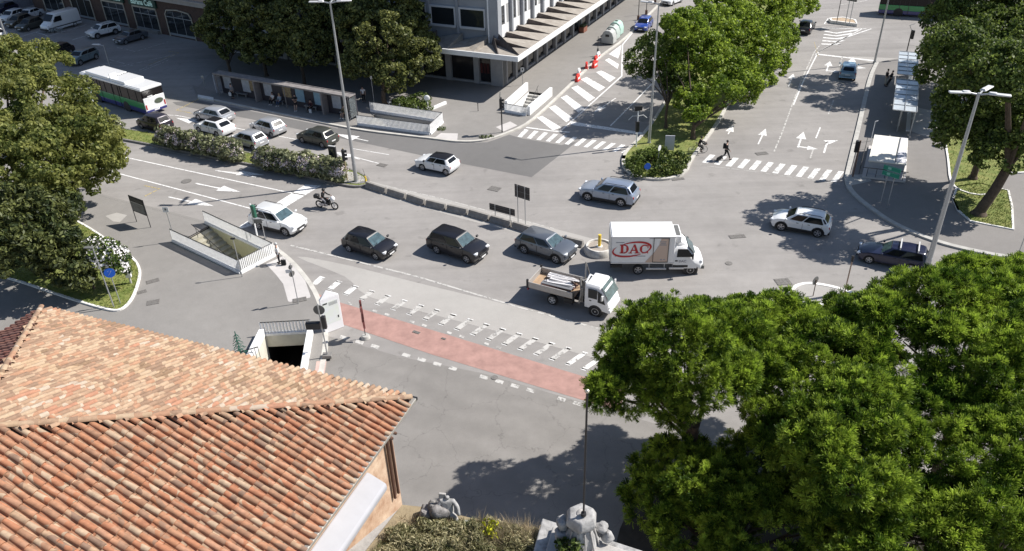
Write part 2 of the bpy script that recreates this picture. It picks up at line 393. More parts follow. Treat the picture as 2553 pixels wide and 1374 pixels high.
# ---------------------------------------------------------------- markings
mk = MB(); mw = MB()
def line(px, wid, b=mk, z=.012, sm=0):
    P = [G(*p) for p in px]
    if sm: P = smooth_poly(P, sm, False)
    strip(b, P, wid, z)
def poly(px, b=mk, z=.012): b.add([tuple(G(p[0], p[1], z)) for p in px], [tuple(range(len(px)))][::1])
def fix(b):
    out = []
    for f in b.f:
        A, B, D = [Vector(b.v[i]) for i in f[:3]]
        out.append(f if (B-A).cross(D-A).z > 0 else tuple(reversed(f)))
    b.f = out
line([(250,375),(315,393),(705,477),(760,487)], .14)
line([(250,420),(315,438),(640,524)], .14)
line([(300,345),(420,378),(600,414),(820,458)], .10, mw)
line([(537,425),(640,442)], .14); line([(488,457),(560,473)], .14); line([(420,491),(490,507)], .14)
def lane_arrow(tip, tail, hw=.35, hl=2.2, w_=.13, b=mk, z=.013):
    a = G(*tail); t = G(*tip); d = (t-a).normalized(); n_ = Vector((-d.y, d.x, 0)); e = t-d*hl
    up = Vector((0, 0, z))
    b.quad(*[tuple(q+up) for q in (a-n_*w_/2, e-n_*w_/2, e+n_*w_/2, a+n_*w_/2)])
    b.add([tuple(q+up) for q in (e-n_*hw, t, e+n_*hw)], [(0, 1, 2)])
lane_arrow((660,437),(545,427), .5, 2.6); lane_arrow((600,479),(492,459), .5, 2.2); lane_arrow((533,514),(422,492), .55, 2.4)
lane_arrow((438,294),(505,308), .6, 2.6); lane_arrow((836,334),(918,352), .6, 2.6); lane_arrow((830,378),(898,398),.5,2.2)
poly([(762,460),(800,463),(640,560),(590,573),(600,562)])          # stop line
line([(390,286),(440,288),(500,300),(600,322),(760,352)], .12)
line([(870,388),(960,412)], .12); line([(880,371),(970,386)], .1)
line([(545,250),(470,240),(440,262),(500,280)], .10, MB())
yb = MB(); line([(500,243),(492,249),(440,275),(480,283)], .12, yb); line([(822,318),(806,327),(770,322)], .12, yb)
line([(360,463),(398,471),(360,490)], .12, yb); line([(2030,105),(2040,140)], .05, yb)
line([(370,162),(446,132),(420,128)], .1, yb)
fix(yb); o = yb.build('yellow_marking', YPAINT); o['kind'] = 'structure'
line([(725,612),(900,655),(1040,690),(1300,768),(1560,838)], .16, mw)
line([(930,478),(1010,496),(1100,518)], .1, mw); line([(1100,518),(1300,566),(1450,610)], .08, mw)
line([(960,463),(1100,495),(1250,535),(1380,570)], .09, mw)
# crossing over the left street
L0, L1 = (1308,322), (1588,366); M0, M1 = (1290,341), (1562,383)
for i in range(12):
    t = i/11.6
    def q(a, b, s): return (a[0]+(b[0]-a[0])*s, a[1]+(b[1]-a[1])*s)
    s2 = t+.038
    poly([q(M0, M1, t), q(M0, M1, s2), q(L0, L1, s2), q(L0, L1, t)])
line([(1312,318),(1380,327),(1420,330)], .25)
# crossing over the right street
m3 = MB()
A0, A1 = (1770,385), (2120,430); B0, B1 = (1750,405), (2100,457)
for i in range(12):
    t = i/12
    poly([q(B0, B1, t), q(B0, B1, t+.040), q(A0, A1, t+.040), q(A0, A1, t)], m3)
line([(1745,412),(1850,424),(2095,460)], .06, mw)
# long worn crossing beside the cycle path
c0, c1 = (798,688), (1545,905); e0, e1 = (776,707), (1500,935)
random.seed(3)
for i in range(19):
    t = i/18.3; a = q(e0, e1, t); b_ = q(c0, c1, t); a2 = q(e0, e1, t+.018); b2 = q(c0, c1, t+.018)
    poly([a, a2, b2, b_], m3 if i < 3 or i > 15 else mw)
    if i > 0:
        poly([q(b_, a, -.06), q(b2, a2, -.06), q(b2, a2, .1), q(b_, a, .1)], mk); poly([q(b_, a, .93), q(b2, a2, .93), q(b2, a2, 1.05), q(b_, a, 1.05)], mk)
    # squares on either side of the cycle path
for i in range(17):
    t = i/16; a = q((850,835), (1470,1010), t)
    if i % 5 != 3: poly([a, (a[0]+19, a[1]+6), (a[0]+15, a[1]+14), (a[0]-4, a[1]+8)], mw, .014)
for i in range(13):
    t = i/12; a = q((868,752), (1240,862), t)
    if i % 3 != 1: poly([a, (a[0]+11, a[1]+4), (a[0]+8, a[1]+9), (a[0]-3, a[1]+5)], mw, .014)
# hatched zone by the barriers
h1 = [(1310,380),(1545,190),(1550,95),(1640,10)]
line([(1398,327),(1550,190),(1552,112),(1660,-20)], .16)
for (a, b_, c, d) in [((1338,293),(1352,289),(1400,318),(1378,325)), ((1368,268),(1384,262),(1428,294),(1412,305)),
                      ((1398,243),(1413,237),(1458,270),(1442,281)), ((1424,219),(1440,213),(1484,244),(1468,254)),
                      ((1448,198),(1463,192),(1509,218),(1494,228)), ((1486,180),(1500,176),(1535,194),(1520,205)),
                      ((1508,150),(1518,145),(1543,160),(1540,172)), ((1518,135),(1549,112),(1546,132),(1541,146))]:
    poly([a, b_, c, d])
line([(1522,314),(1578,258),(1630,204),(1760,70)], .14)
poly([(1425,303),(1600,330),(1606,337),(1422,311)])                 # stop line left street
lane_arrow((1480,282),(1535,245), .45, 2)
# right street lines and arrows
line([(1930,378),(1950,330),(1975,262),(1998,200),(2030,130),(2045,112)], .13, mw)
line([(1978,262),(2004,200),(2040,130),(2150,72)], .14)
line([(2033,135),(2182,152)], .45)
line([(2034,345),(2045,318)], .12, mk); line([(2065,285),(2078,250)], .12, mw); line([(2093,165),(2100,142)], .12, mw)
line([(2020,395),(2028,370)], .12, mw)
lane_arrow((1978,184),(1966,216), .4, 1.8); lane_arrow((1909,321),(1890,360), .4, 1.8); lane_arrow((1828,312),(1815,335), .4, 1.8)
def turn_arrow(p, d, side, b=mk):
    o_ = G(*p); d = d.normalized(); n_ = Vector((-d.y, d.x, 0))*side; Z = Vector((0, 0, .013))
    def Q(*c): b.add([tuple(o_+d*x+n_*y+Z) for x, y in c], [tuple(range(len(c)))])
    Q((0, -.08), (2.2, -.08), (2.2, .08), (0, .08)); Q((2.2, -.45), (4.0, 0), (2.2, .45)); Q((.1, .08), (.35, .08), (.35, .8), (.1, .8)); Q((-.25, .8), (.25, 1.7), (.7, .8))
dR = G(2040,120)-G(1920,400)
turn_arrow((1989,368), dR, -1); turn_arrow((2060,178), dR, -1); turn_arrow((2120,168), dR, -1)
line([(2054,382),(2060,362),(2068,352)], .16); 
def arr(a, b_, hw=.45, hl=1.3, w_=.18): lane_arrow(b_, a, hw, hl, w_)
arr((2066,354), (2090,350))
for k in range(5):
    line([(2056-k*2,78+k*8),(2085,83+k*7),(2125-k*7,77+k*8),(2140-k*16,74+k*9)], .45, mk)
line([(2045,70),(2160,72)], .2); line([(2172,72),(2105,95),(2040,130)], .2)
line([(2095,12),(2140,6),(2200,-10)], .2, mw); line([(2055,60),(2065,46)], .15)
line([(1865,50),(1900,20)], .12, mw)
# bays of the car park
for a, b_ in [((40,95),(130,68)),((90,100),(215,62)),((180,100),(232,84)),((290,118),(338,129)),((338,129),(420,104)),((270,148),(330,164)),((240,180),(445,134)),((215,172),(300,150)),((330,183),(440,135)),((300,200),(420,150)),((88,80),(120,90))]:
    line([a, b_], .11, mw if a[0] > 200 else mk)
# far small island markings and the right island ring
fix(mk); o = mk.build('road_marking', PAINT); o['kind'] = 'structure'
fix(m3); o = m3.build('faded_road_marking', PAINT3); o['kind'] = 'structure'
fix(mw); o = mw.build('worn_road_marking', PAINT2); o['kind'] = 'structure'
# small traffic island ring
P = smooth_poly(GG([(1972,738),(1980,720),(2005,711),(2040,712),(2095,724),(2140,744),(2120,775),(2040,762),(2000,757)]), 4)
sheet('traffic_island', P, .12, RD3)
kb = MB(); rib(kb, P+[P[0], P[1]], .26, 0, .15); o = kb.build('kerb', KERBW); o['kind'] = 'structure'
P = GG([(2068,52),(2072,58),(2135,66),(2130,56),(2100,50)])
q_ = MB(); q_.prism(P, 0, .35); o = q_.build('traffic_island', mat('pale_earth', (.42, .32, .22), .95, var=.15)); o['kind'] = 'structure'
kb = MB(); rib(kb, P+[P[0]], .3, 0, .4); o = kb.build('kerb', KERBW); o['kind'] = 'structure'

sheet('dark_ground_sheet', GG([(1592,1215),(1545,1320),(1500,1500),(2700,1800),(2700,1300),(2200,1230),(1900,1190),(1700,1170)]), .012, mat('dark_ground', (.045, .038, .03), .95, var=.3, vs=2, bump=.5))  # flat dark ground sheet under the pines
# ---------------------------------------------------------------- manholes and patches
IRON = mat('cast_iron', (.17, .16, .15), .8, .1, var=.3, vs=14)
def cover(px, sx=.8, sy=.6, a=0, label='', z=.010, rnd=False):
    t = G(*px); b = MB()
    if rnd: b.cyl((0, 0, 0), sx/2, .02, 16)
    else:
        b.box(-sx/2, sx/2, -sy/2, sy/2, 0, .014)
        for i in range(4):
            for j in range(3): b.cb((-sx/2+sx*(i+.5)/4, -sy/2+sy*(j+.5)/3, .018), sx/4*.7, sy/3*.65, .014)
    o = b.build('manhole_cover', IRON); o.location = (t.x, t.y, z); o.rotation_euler = (0, 0, a)
    tag(o, label, 'manhole cover', 'iron covers let into the ground')
RD_A = R(-29)
cover((382,705), .85, .5, .5, 'grey iron cover beside the grass verge, nearest the kerb corner', KH+.004)
cover((355,732), .6, .4, .5, 'small pair of iron grates at the edge of the white verge kerb', KH+.004)
cover((383,758), .8, .6, .3, 'grey iron cover below the verge, nearest the tiled roof', KH+.004)
cover((1233,471), 1.0, .8, RD_A, 'dark square grate in the road above the tall sign back')
cover((953,412), .9, .6, RD_A, 'dark grate near the lane line between lamp post and white small car')
cover((1899,383), 1.1, .6, .2, 'iron grate just behind the crossing on the right street')
cover((1952,703), 1.0, .8, .1, 'iron grate in the road left of the small traffic island')
cover((1817,657), .5, .5, 0, 'small round cover in the road right of the white box truck', rnd=True)
cover((1038,829), .5, .22, RD_A, 'small grate in the red path near the white banner', .016)
cover((1106,845), .3, .15, RD_A, 'small slot cover in the middle of the red path', .016)
cover((748,752), .9, .5, .3, 'rusty cover at the end of the white paving', KH+.01)
cover((1570,430), 1.1, .5, .2, 'drain grate at the left edge of the planted island')
cover((1690,447), 1.1, .4, .2, 'drain grate at the lower right edge of the planted island')
cover((465,452), .9, .7, RD_A, 'worn round cover in the lane left of the stop line', rnd=True)
cover((1233,942), .4, .4, 0, 'dark round patch cover on the square below the red path', .012, rnd=True)
cover((1838,590), 1.2, .5, .1, 'faint dark patch cover in the road left of the white crossover', .008)
# ================================================================ UNDERPASS STAIRS
CREAM = mat('cream_plaster', (.55, .53, .36), .85, var=.1, vs=1.5)
STEPM = mat('stair_stone', (.36, .34, .27), .9, var=.15, vs=3)
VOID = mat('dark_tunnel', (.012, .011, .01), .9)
def underpass(label, A, B, D, Cc, n=13, depth=2.9, wallm=CREAM, lintel=.85, top=KH, stepm=STEPM):
    """A-B is the entry edge at street level, D-C the deep end"""
    A, B, D, Cc = [G(*p) for p in (A, B, D, Cc)]
    o = (A+B)/2; t = thing('underpass_stairs', label, 'stairs', o)
    s = MB()
    for i in range(n):
        t0, t1 = i/n, (i+1)/n; z1 = top-.01-depth*(i+1)/n
        a0, a1 = A.lerp(D, t0), A.lerp(D, t1); b0, b1 = B.lerp(Cc, t0), B.lerp(Cc, t1)
        s.prism([a0, a1, b1, b0], z1-.6, z1)
    s.build('steps', stepm, t, o)
    w_ = MB(); zb = top-depth-.3
    def out(p, q, inner):   # wall slab just outside the opening
        d = Vector((q.x-p.x, q.y-p.y, 0)).normalized(); nn = Vector((-d.y, d.x, 0))
        if nn.dot(inner-p) > 0: nn = -nn
        return [p, q, q+nn*.22, p+nn*.22]
    cen = (A+B+Cc+D)/4
    w_.prism(out(A, D, cen), zb, top-.02); w_.prism(out(B, Cc, cen), zb, top-.02)
    w_.build('side_wall', wallm, t, o)
    l_ = MB(); l_.prism(out(D, Cc, cen), top-lintel, top-.02); l_.build('lintel', wallm, t, o)
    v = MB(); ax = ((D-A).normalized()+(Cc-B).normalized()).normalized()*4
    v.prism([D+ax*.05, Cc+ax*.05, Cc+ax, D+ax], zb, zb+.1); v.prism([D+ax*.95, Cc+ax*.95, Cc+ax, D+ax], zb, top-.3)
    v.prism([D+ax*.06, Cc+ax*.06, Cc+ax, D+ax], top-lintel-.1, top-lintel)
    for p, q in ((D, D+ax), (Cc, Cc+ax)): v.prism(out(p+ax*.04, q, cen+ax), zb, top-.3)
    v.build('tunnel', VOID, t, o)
    h = MB()
    m0 = A.lerp(B, .5); m1 = D.lerp(Cc, .5)
    h.tube([m0+Vector((0, 0, .95)), m1+Vector((0, 0, .95-depth))], .025)
    for k in range(5):
        q = m0.lerp(m1, (k+.3)/5); z = top-depth*(k+.3)/5; h.tube([(q.x, q.y, z-.1), (q.x, q.y, z+.85)], .02)
    h.build('handrail', DARKM, t, o)
    return t
underpass('cream walled stairs going down inside the white picket railing on the left pavement', (446,608), (522,566), (604,680), (676,641), n=15)
underpass('underpass mouth with dark opening and white side walls just beyond the tiled roof', (596,985), (742,985), (662,842), (771,836), n=12, wallm=mat('pale_plaster', (.6, .58, .5), .85, var=.1, vs=1.5))
underpass('stairs between white parapets beside the hatched street, in front of the shops', (1319,231), (1366,238), (1266,279), (1314,288), n=14, wallm=WHITEM, stepm=CONC)
underpass('shaded stairs going down inside the railing in front of the trees', (905,318), (935,288), (1066,334), (1093,308), n=14, wallm=mat('grey_wall', (.35, .34, .33), .9))

def railing(name, label, runs, h=1.0, sp=.14, top=KH, pm=WHITEM, base=.16, pw=.075, railm=DARKM, group=None, ht=None, cat='railing'):
    o = G(*runs[0][0]); t = thing(name, label, cat, o, 0, group)
    for a, b in runs:
        a = G(*a); b = G(*b); L = (b-a).length; d = (b-a)/L; nn = Vector((-d.y, d.x, 0))
        q = MB(); n = int(L/sp); A_ = math.atan2(d.y, d.x)
        for i in range(n+1):
            p = a+d*(i*L/n); q.at((p.x, p.y, 0), A_); q.box(-pw/2, pw/2, -.03, .03, top+base, top+h)
        q.at(); q.bar(a+Vector((0, 0, top+base+.05)), b+Vector((0, 0, top+base+.05)), .06, .06)
        q.build('railing_panel', pm, t, o)
        r = MB(); r.tube([a+Vector((0, 0, top+h)), b+Vector((0, 0, top+h))], .032, 6)
        for e in (a, b): r.tube([e+Vector((0, 0, top)), e+Vector((0, 0, top+h))], .03, 6)
        r.build('top_rail', railm, t, o)
        if base:
            k = MB(); k.wall(a, b, top, top+base, .24); k.build('base_kerb', WHITEM, t, o)
    return t
railing('picket_railing', 'white picket railing round three sides of the stairs on the left pavement', [((433,606),(602,686)), ((602,686),(686,642)), ((686,642),(514,560))], h=1.08)
railing('picket_railing', 'short white picket railing over the dark underpass mouth beyond the tiled roof', [((656,840),(778,833))], h=.95, sp=.2, pw=.09)
railing('picket_railing', 'grey picket railing round the shaded stairs in front of the big dark tree', [((893,315),(1073,339)), ((1073,339),(1104,309)), ((1104,309),(925,281))], h=1.05)
railing('picket_railing', 'short railing closing the near end of the stairs by the hatched street', [((1259,282),(1313,292))], h=.9)
def parapet(label, a, b, h=1.0, t_=.3, group='white parapets of the underpass stairs', z0=KH, m=WHITE, taper=0):
    A = G(*a); B = G(*b); b_ = MB(); b_.wall(A, B, z0, z0+h, t_)
    if taper:   # low at A
        for i, v in enumerate(b_.v):
            if v[2] > z0+.1 and (Vector((v[0], v[1], 0))-A).length < 1: b_.v[i] = (v[0], v[1], z0+.25)
    b_.box(0, 0, 0, 0, 0, 0) if 0 else None
    o = b_.build('parapet_wall', m, None, A, bevel=.02); tag(o, label, 'parapet', group)
parapet('long white parapet on the road side of the stairs by the hatched street', (1318,291), (1374,242), .95)
parapet('white parapet on the shop side of the stairs by the hatched street', (1262,277), (1314,229), .95)
parapet('white side wall left of the dark underpass mouth, touching the tiled roof', (588,985), (657,842), .55)
parapet('white side wall right of the dark underpass mouth beside the round sign', (752,985), (777,836), .55)

# ================================================================ TILED HOUSE ON THE GATE
HZ = 16.0
E0 = G(1025, 995, HZ); E1 = G(105, 770, HZ)
ex = (E0-E1).normalized(); ey = Vector((ex.y, -ex.x, 0))        # ex along the far eave, ey inwards (towards us)
if ey.y > 0: ey = -ey
HL = (E0-E1).length; HD = 17.0; INW = HL/2; RISE = 2.5
house = thing('tiled_house', 'house with an orange clay tile hip roof in the lower left corner', 'house', (E1.x, E1.y, 0))
A1 = E1+ex*INW+ey*INW+Vector((0, 0, RISE)); A2 = E1+ex*INW+ey*(HD-INW)+Vector((0, 0, RISE))
F0 = E0+ey*HD; F1 = E1+ey*HD
def tilemat(name, cols, dark=.25):
    cols = [tuple(.84*c+.16*(.30, .20, .145)[k] if 0 else (.80*c+.20*(.38, .215, .12)[k])*.88 for k, c in enumerate(q)) for q in cols]
    m = bpy.data.materials.new(name); m.use_nodes = True; n = m.node_tree.nodes; l = m.node_tree.links; b = n['Principled BSDF']
    b.inputs['Roughness'].default_value = .85
    ge = n.new('ShaderNodeNewGeometry'); rp = n.new('ShaderNodeValToRGB'); rp.color_ramp.interpolation = 'CONSTANT'
    el = rp.color_ramp.elements
    while len(el) < len(cols): el.new(.5)
    for i, c in enumerate(cols): el[i].position = i/len(cols); el[i].color = (*c, 1)
    tc = n.new('ShaderNodeTexCoord'); nz = n.new('ShaderNodeTexNoise'); nz.inputs['Scale'].default_value = .55; nz.inputs['Detail'].default_value = 3
    l.new(tc.outputs['Object'], nz.inputs['Vector'])
    ma = n.new('ShaderNodeMath'); ma.operation = 'MULTIPLY_ADD'; ma.inputs[1].default_value = 1.45; l.new(nz.outputs['Fac'], ma.inputs[0])
    m2 = n.new('ShaderNodeMath'); m2.operation = 'MULTIPLY_ADD'; m2.inputs[1].default_value = .62; m2.inputs[2].default_value = -.54; l.new(ge.outputs['Random Per Island'], m2.inputs[0]); l.new(m2.outputs[0], ma.inputs[2])
    l.new(ma.outputs[0], rp.inputs[0])
    n2 = n.new('ShaderNodeTexNoise'); n2.inputs['Scale'].default_value = 7; n2.inputs['Detail'].default_value = 6; n2.inputs['Roughness'].default_value = .7; l.new(tc.outputs['Object'], n2.inputs['Vector'])
    mr = n.new('ShaderNodeMapRange'); mr.inputs[1].default_value = .3; mr.inputs[2].default_value = .7; mr.inputs[3].default_value = 1-dark; mr.inputs[4].default_value = 1+dark*.6; l.new(n2.outputs['Fac'], mr.inputs[0])
    hs = n.new('ShaderNodeHueSaturation'); l.new(mr.outputs[0], hs.inputs['Value']); l.new(rp.outputs[0], hs.inputs['Color']); l.new(hs.outputs[0], b.inputs['Base Color'])
    bp = n.new('ShaderNodeBump'); bp.inputs['Strength'].default_value = .4; bp.inputs['Distance'].default_value = .01; l.new(n2.outputs['Fac'], bp.inputs['Height']); l.new(bp.outputs[0], b.inputs['Normal'])
    return m
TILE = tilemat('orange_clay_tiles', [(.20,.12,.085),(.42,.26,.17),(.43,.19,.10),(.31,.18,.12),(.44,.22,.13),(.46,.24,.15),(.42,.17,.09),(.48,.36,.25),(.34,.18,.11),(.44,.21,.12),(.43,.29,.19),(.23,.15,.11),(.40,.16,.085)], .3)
TILEF = tilemat('tan_clay_tiles', [(.24,.16,.10),(.47,.34,.22),(.42,.26,.17),(.27,.18,.125),(.50,.38,.26),(.43,.24,.15),(.29,.19,.13),(.48,.35,.24),(.40,.27,.18),(.53,.45,.36),(.45,.22,.14)], .25)  # paler, tanner palette for the far slope
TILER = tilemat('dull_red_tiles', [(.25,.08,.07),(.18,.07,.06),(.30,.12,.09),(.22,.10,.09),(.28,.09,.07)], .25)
def slope(origin, along, inward, length, rise_per, width_at, m, name, sp=.17, ln=.34, seed=1):
    """tiles over a roof slope: origin at one eave corner; along = eave direction; inward = plan direction up the slope"""
    rnd = random.Random(seed); b = MB(); up = Vector((inward.x, inward.y, rise_per)).normalized(); nrm = along.cross(up)
    if nrm.z < 0: nrm = -nrm
    cs = math.sqrt(1+rise_per**2); N = int(length/sp); L = 7.2
    for i in range(N+1):
        x = (i+.5)*length/N; row = int(L*cs/ln)+2
        for j in range(row):
            s = j*ln-.10; pl = s/cs; lo, hi = width_at(max(0, pl))
            if x < lo+.11 or x > hi-.11 or pl > INW-.05: continue
            base = origin+along*(x+rnd.uniform(-.008, .008))+up*s+nrm*(.032+rnd.uniform(-.006, .008))
            vs = []; fs = []; K = 6; tl = ln+.05; tw = rnd.uniform(-.012, .012)
            for e, (rr, zz) in enumerate(((.065, .022), (.056, .0))):
                p = base+up*(tl*e)+along*(tw*e)
                for k in range(K+1):
                    a = math.pi*k/K; vs.append(tuple(p+along*(math.cos(a)*rr)+nrm*(math.sin(a)*rr*1.05+zz-.02)))
            fs = [(k, k+1, K+2+k, K+1+k) for k in range(K)]; fs.append(tuple(range(K, -1, -1)))
            b.add(vs, fs)
    # channel tiles between the rows
    for i in range(N):
        x = (i+1)*length/N
        lo = 0
        for j in range(int(L*cs/.36)+1):
            s = j*.36; lo, hi = width_at((s+.5)/cs)
            if x < lo or x > hi or (s+.4)/cs > INW-.05: continue
            p = origin+along*x+up*s+nrm*.035; q = up*.38
            b.add([tuple(p-along*.05), tuple(p-nrm*.025), tuple(p+along*.05), tuple(p-along*.05+q), tuple(p-nrm*.025+q), tuple(p+along*.05+q)], [(0,1,4,3), (1,2,5,4)])
    return b
rp_ = RISE/INW
b = slope(E1, ex, ey, HL, rp_, lambda p: (p, HL-p), TILEF, 'far'); b.build('roof_slope', TILEF, house, (E1.x, E1.y, 0), smooth=True)['label'] = 'far slope of pale tan tiles'
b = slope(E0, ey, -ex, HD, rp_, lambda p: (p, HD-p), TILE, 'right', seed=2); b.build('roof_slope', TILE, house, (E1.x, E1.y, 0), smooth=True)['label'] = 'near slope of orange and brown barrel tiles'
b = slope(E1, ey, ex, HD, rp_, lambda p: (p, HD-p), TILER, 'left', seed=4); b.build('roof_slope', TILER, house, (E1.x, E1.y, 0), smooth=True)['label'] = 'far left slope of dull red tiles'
def hipline(p, q, r=.08, ln=.34, sd=5):
    rnd = random.Random(sd); b = MB(); d = (q-p); L = d.length; d /= L; sx = d.cross(Vector((0, 0, 1))).normalized(); nr = sx.cross(d)
    for j in range(int(L/ln)+1):
        vs = []; K = 7; c = p+d*j*ln
        for e, rr in enumerate((r, r*.86)):
            cc = c+d*(e*(ln+.06))+nr*(.055+(.02 if e == 0 else 0))
            vs += [tuple(cc+sx*math.cos(math.pi*k/K)*rr+nr*math.sin(math.pi*k/K)*rr*.8) for k in range(K+1)]
        b.add(vs, [(k, k+1, K+2+k, K+1+k) for k in range(K)]+[tuple(range(K, -1, -1))])
    return b
for p, q, m_, s_ in ((E0, A1, TILEF, 1), (E1, A1, TILEF, 2), (A1, A2, TILE, 3)):
    hipline(p, q, sd=s_).build('ridge_tiles', m_, house, (E1.x, E1.y, 0), smooth=True)
und = MB(); UNDM = mat('roof_underlay', (.09, .055, .04), .95)
for f in ((E1, E0, A1), (E0, F0, A2, A1), (E1, A1, A2, F1)): und.quad(*[p-Vector((0, 0, .02)) for p in f])
und.build('roof_deck', UNDM, house, (E1.x, E1.y, 0))
ins = .42
W0 = E0-ex*ins+ey*ins; W1 = E1+ex*ins+ey*ins; W2 = F1+ex*ins; W3 = F0-ex*ins
PLAS = mat('peeling_brick_plaster', (.36, .21, .13), .95, col2=(.62, .47, .34), vs=2.2, var=.1, bump=.5, bs=12)
b = MB(); b.prism([W0, W1, W2, W3], 0, HZ-.12); b.build('wall', PLAS, house, (E1.x, E1.y, 0))
gm = mat('gutter_grey', (.33, .31, .28), .5, .3, var=.1, vs=6)
b = MB(); off = Vector((0, 0, -.03))
b.bar(E0+ex*.06-ey*.05+off, F0+ex*.06+off, .12, .1)
b.build('gutter', gm, house, (E1.x, E1.y, 0), bevel=.02)
b = MB(); b.bar(E1-ey*.09-ex*.1+Vector((0, 0, -.06)), E0-ey*.09+ex*.1+Vector((0, 0, -.06)), .1, .08); b.build('gutter', DARKM, house, (E1.x, E1.y, 0))
for k, dd in enumerate((.18, .36)):
    b = MB(); p = W0+ex*.06+ey*dd; zt = HZ-.25
    b.tube([E0+ex*.06+ey*(dd+.9)+Vector((0,0,-.12)), E0+ex*.0+ey*(dd+.7)+Vector((0,0,-.35)), (p.x, p.y, zt-.35), (p.x, p.y, 13.2)], .04, 8)
    b.build('downpipe', mat('brown_pipe', (.12, .06, .04), .6), house, (E1.x, E1.y, 0), smooth=True)
b = MB(); p = W0+ey*1.25; q = W3
b.add([tuple(v) for v in (p+Vector((0,0,-.95)), q+Vector((0,0,-.95)), q+ex*.52+Vector((0,0,-1.2)), p+ex*.52+Vector((0,0,-1.2)), p+Vector((0,0,-1.3)), q+Vector((0,0,-1.3)), q+ex*.52+Vector((0,0,-1.4)), p+ex*.52+Vector((0,0,-1.4)))],
      [(0,3,2,1),(4,5,6,7),(0,1,5,4),(1,2,6,5),(2,3,7,6),(3,0,4,7)])
b.build('white_ledge', mat('whitewash', (.36, .36, .385), .7, var=.05, vs=2), house, (E1.x, E1.y, 0), bevel=.06, seg=3)

# ================================================================ OLD GATE (under us)
GZ = 13.8
STONE = mat('weathered_stone', (.40, .38, .36), .9, var=.25, vs=2.2, bump=.6, bs=9)
STONEL = mat('pale_limestone', (.20, .195, .19), .9, col2=(.47, .46, .45), vs=4.5, var=.1, bump=.5, bs=14)
STONED = mat('shade_toned_stone', (.10, .095, .09), .95, col2=(.34, .32, .31), vs=4, var=.2, bump=.6, bs=14)  # darker stone, the shade on the carved armour is put into its colour
gate = thing('stone_gate', 'old stone gate with weeds growing on top along the bottom edge of the photo', 'gate building', (0, 10, 0))
gp = [G(x, y, GZ) for x, y in [(1003,1262),(1060,1268),(1180,1296),(1340,1326),(1356,1296),(1605,1378),(1640,1480),(1500,1800),(500,1900),(640,1560)]]
b = MB(); b.prism(gp, 0, GZ); b.build('wall', STONE, gate, (0, 10, 0))
SOIL = mat('dry_soil', (.20, .16, .10), .95, col2=(.34, .27, .17), vs=2.5, var=.1, bump=.5, bs=20)
b = MB(); b.prism(gp[:5]+[G(1340,1374,GZ)]+[G(1300,1700,GZ), G(500,1900,GZ)], GZ, GZ+.05); b.build('earth_bed', SOIL, gate, (0, 10, 0))
# projecting cornice slabs of the pedestal
cs = MB(); sl_ = [G(x, y, GZ+.5) for x, y in [(1352,1291),(1604,1373),(1590,1480),(1300,1480)]]
cs.prism(sl_, GZ-.3, GZ+.5); cs.build('cornice_slab', STONEL, gate, (0, 10, 0), bevel=.03)
cs = MB(); s2 = [G(x, y, GZ+.62) for x, y in [(1378,1311),(1575,1376),(1560,1480),(1330,1480)]]
cs.prism(s2, GZ+.5, GZ+.62); cs.build('cornice_slab', STONE, gate, (0, 10, 0), bevel=.03)

# ================================================================ OFFICE BUILDING
uA = math.atan2((G(1530,-20,4.6)-G(1290,142,4.6)).y, (G(1530,-20,4.6)-G(1290,142,4.6)).x)
U = polar(uA, 1); V = polar(uA+R(90), 1)                      # U up the side street, V to the left
oB = G(1256, 219)
office = thing('office_building', 'grey office block with a projecting shop canopy at the street corner', 'building', oB)
UPG = mat('grey_facade', (.30, .315, .34), .8, var=.08, vs=.6)
UPW = mat('white_spandrel', (.68, .68, .68), .7, var=.05, vs=.8)
WG = mat('dark_window_glass', (.02, .024, .028), .07, spec=.7)
FELT = mat('canopy_felt', (.24, .21, .18), .95, col2=(.36, .33, .29), vs=1.3, var=.1, bump=.3)
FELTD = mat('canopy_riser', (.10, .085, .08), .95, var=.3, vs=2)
COL = mat('grey_pillar', (.30, .30, .31), .75, var=.08, vs=2)
SHOP = mat('dark_shopfront', (.018, .018, .02), .12, spec=.6)
FASC = mat('white_fascia', (.74, .74, .74), .6, var=.06, vs=1)
def L3(u, v, z): return oB+U*u+V*v+Vector((0, 0, z))
CZ = 4.6; Pc = G(1290, 142, CZ); dP = Pc-oB; cu, cv = dP.dot(U), dP.dot(V)      # canopy corner in office axes (negative = outwards)
UL, VL = 62.0, 40.0; iu, iv = 1.3, 1.2      # upper storeys set back
def bx(b, u0, u1, v0, v1, z0, z1):
    b.prism([L3(u0, v0, 0), L3(u1, v0, 0), L3(u1, v1, 0), L3(u0, v1, 0)], z0, z1)
# ground floor core
b = MB(); bx(b, .35, UL, .35, VL, 0, CZ-.5); b.build('ground_floor', SHOP, office, oB)
b = MB(); bx(b, .1, UL, .1, VL, 0, .35); b.build('plinth', COL, office, oB)
k = 0
for i in range(19):
    b = MB(); u = .2+i*3.0; bx(b, u, u+.5, -.05, .45, 0, CZ-.5) if i else bx(b, 0, 1.2, 0, .5, 0, CZ-.5)
    b.build('pillar', COL, office, oB)
    f = MB(); bx(f, u+1.0, u+2.6, .2, .35, .9, 3.3); f.build('shop_window', WG, office, oB)
    f = MB(); bx(f, u+.5, u+3.0, .1, .34, 3.4, CZ-.52); f.build('sign_band', mat('shop_sign_band', (.16, .16, .165), .6), office, oB)
for v in (3.0, 6.6, 10.4, 14, 18, 22, 26, 30):
    b = MB(); bx(b, -.05, .5, v, v+.65, 0, CZ-.5); b.build('pillar', COL, office, oB)
b = MB(); bx(b, -.1, .9, .0, 1.5, 0, CZ-.5); b.build('corner_pillar', COL, office, oB, bevel=.03)
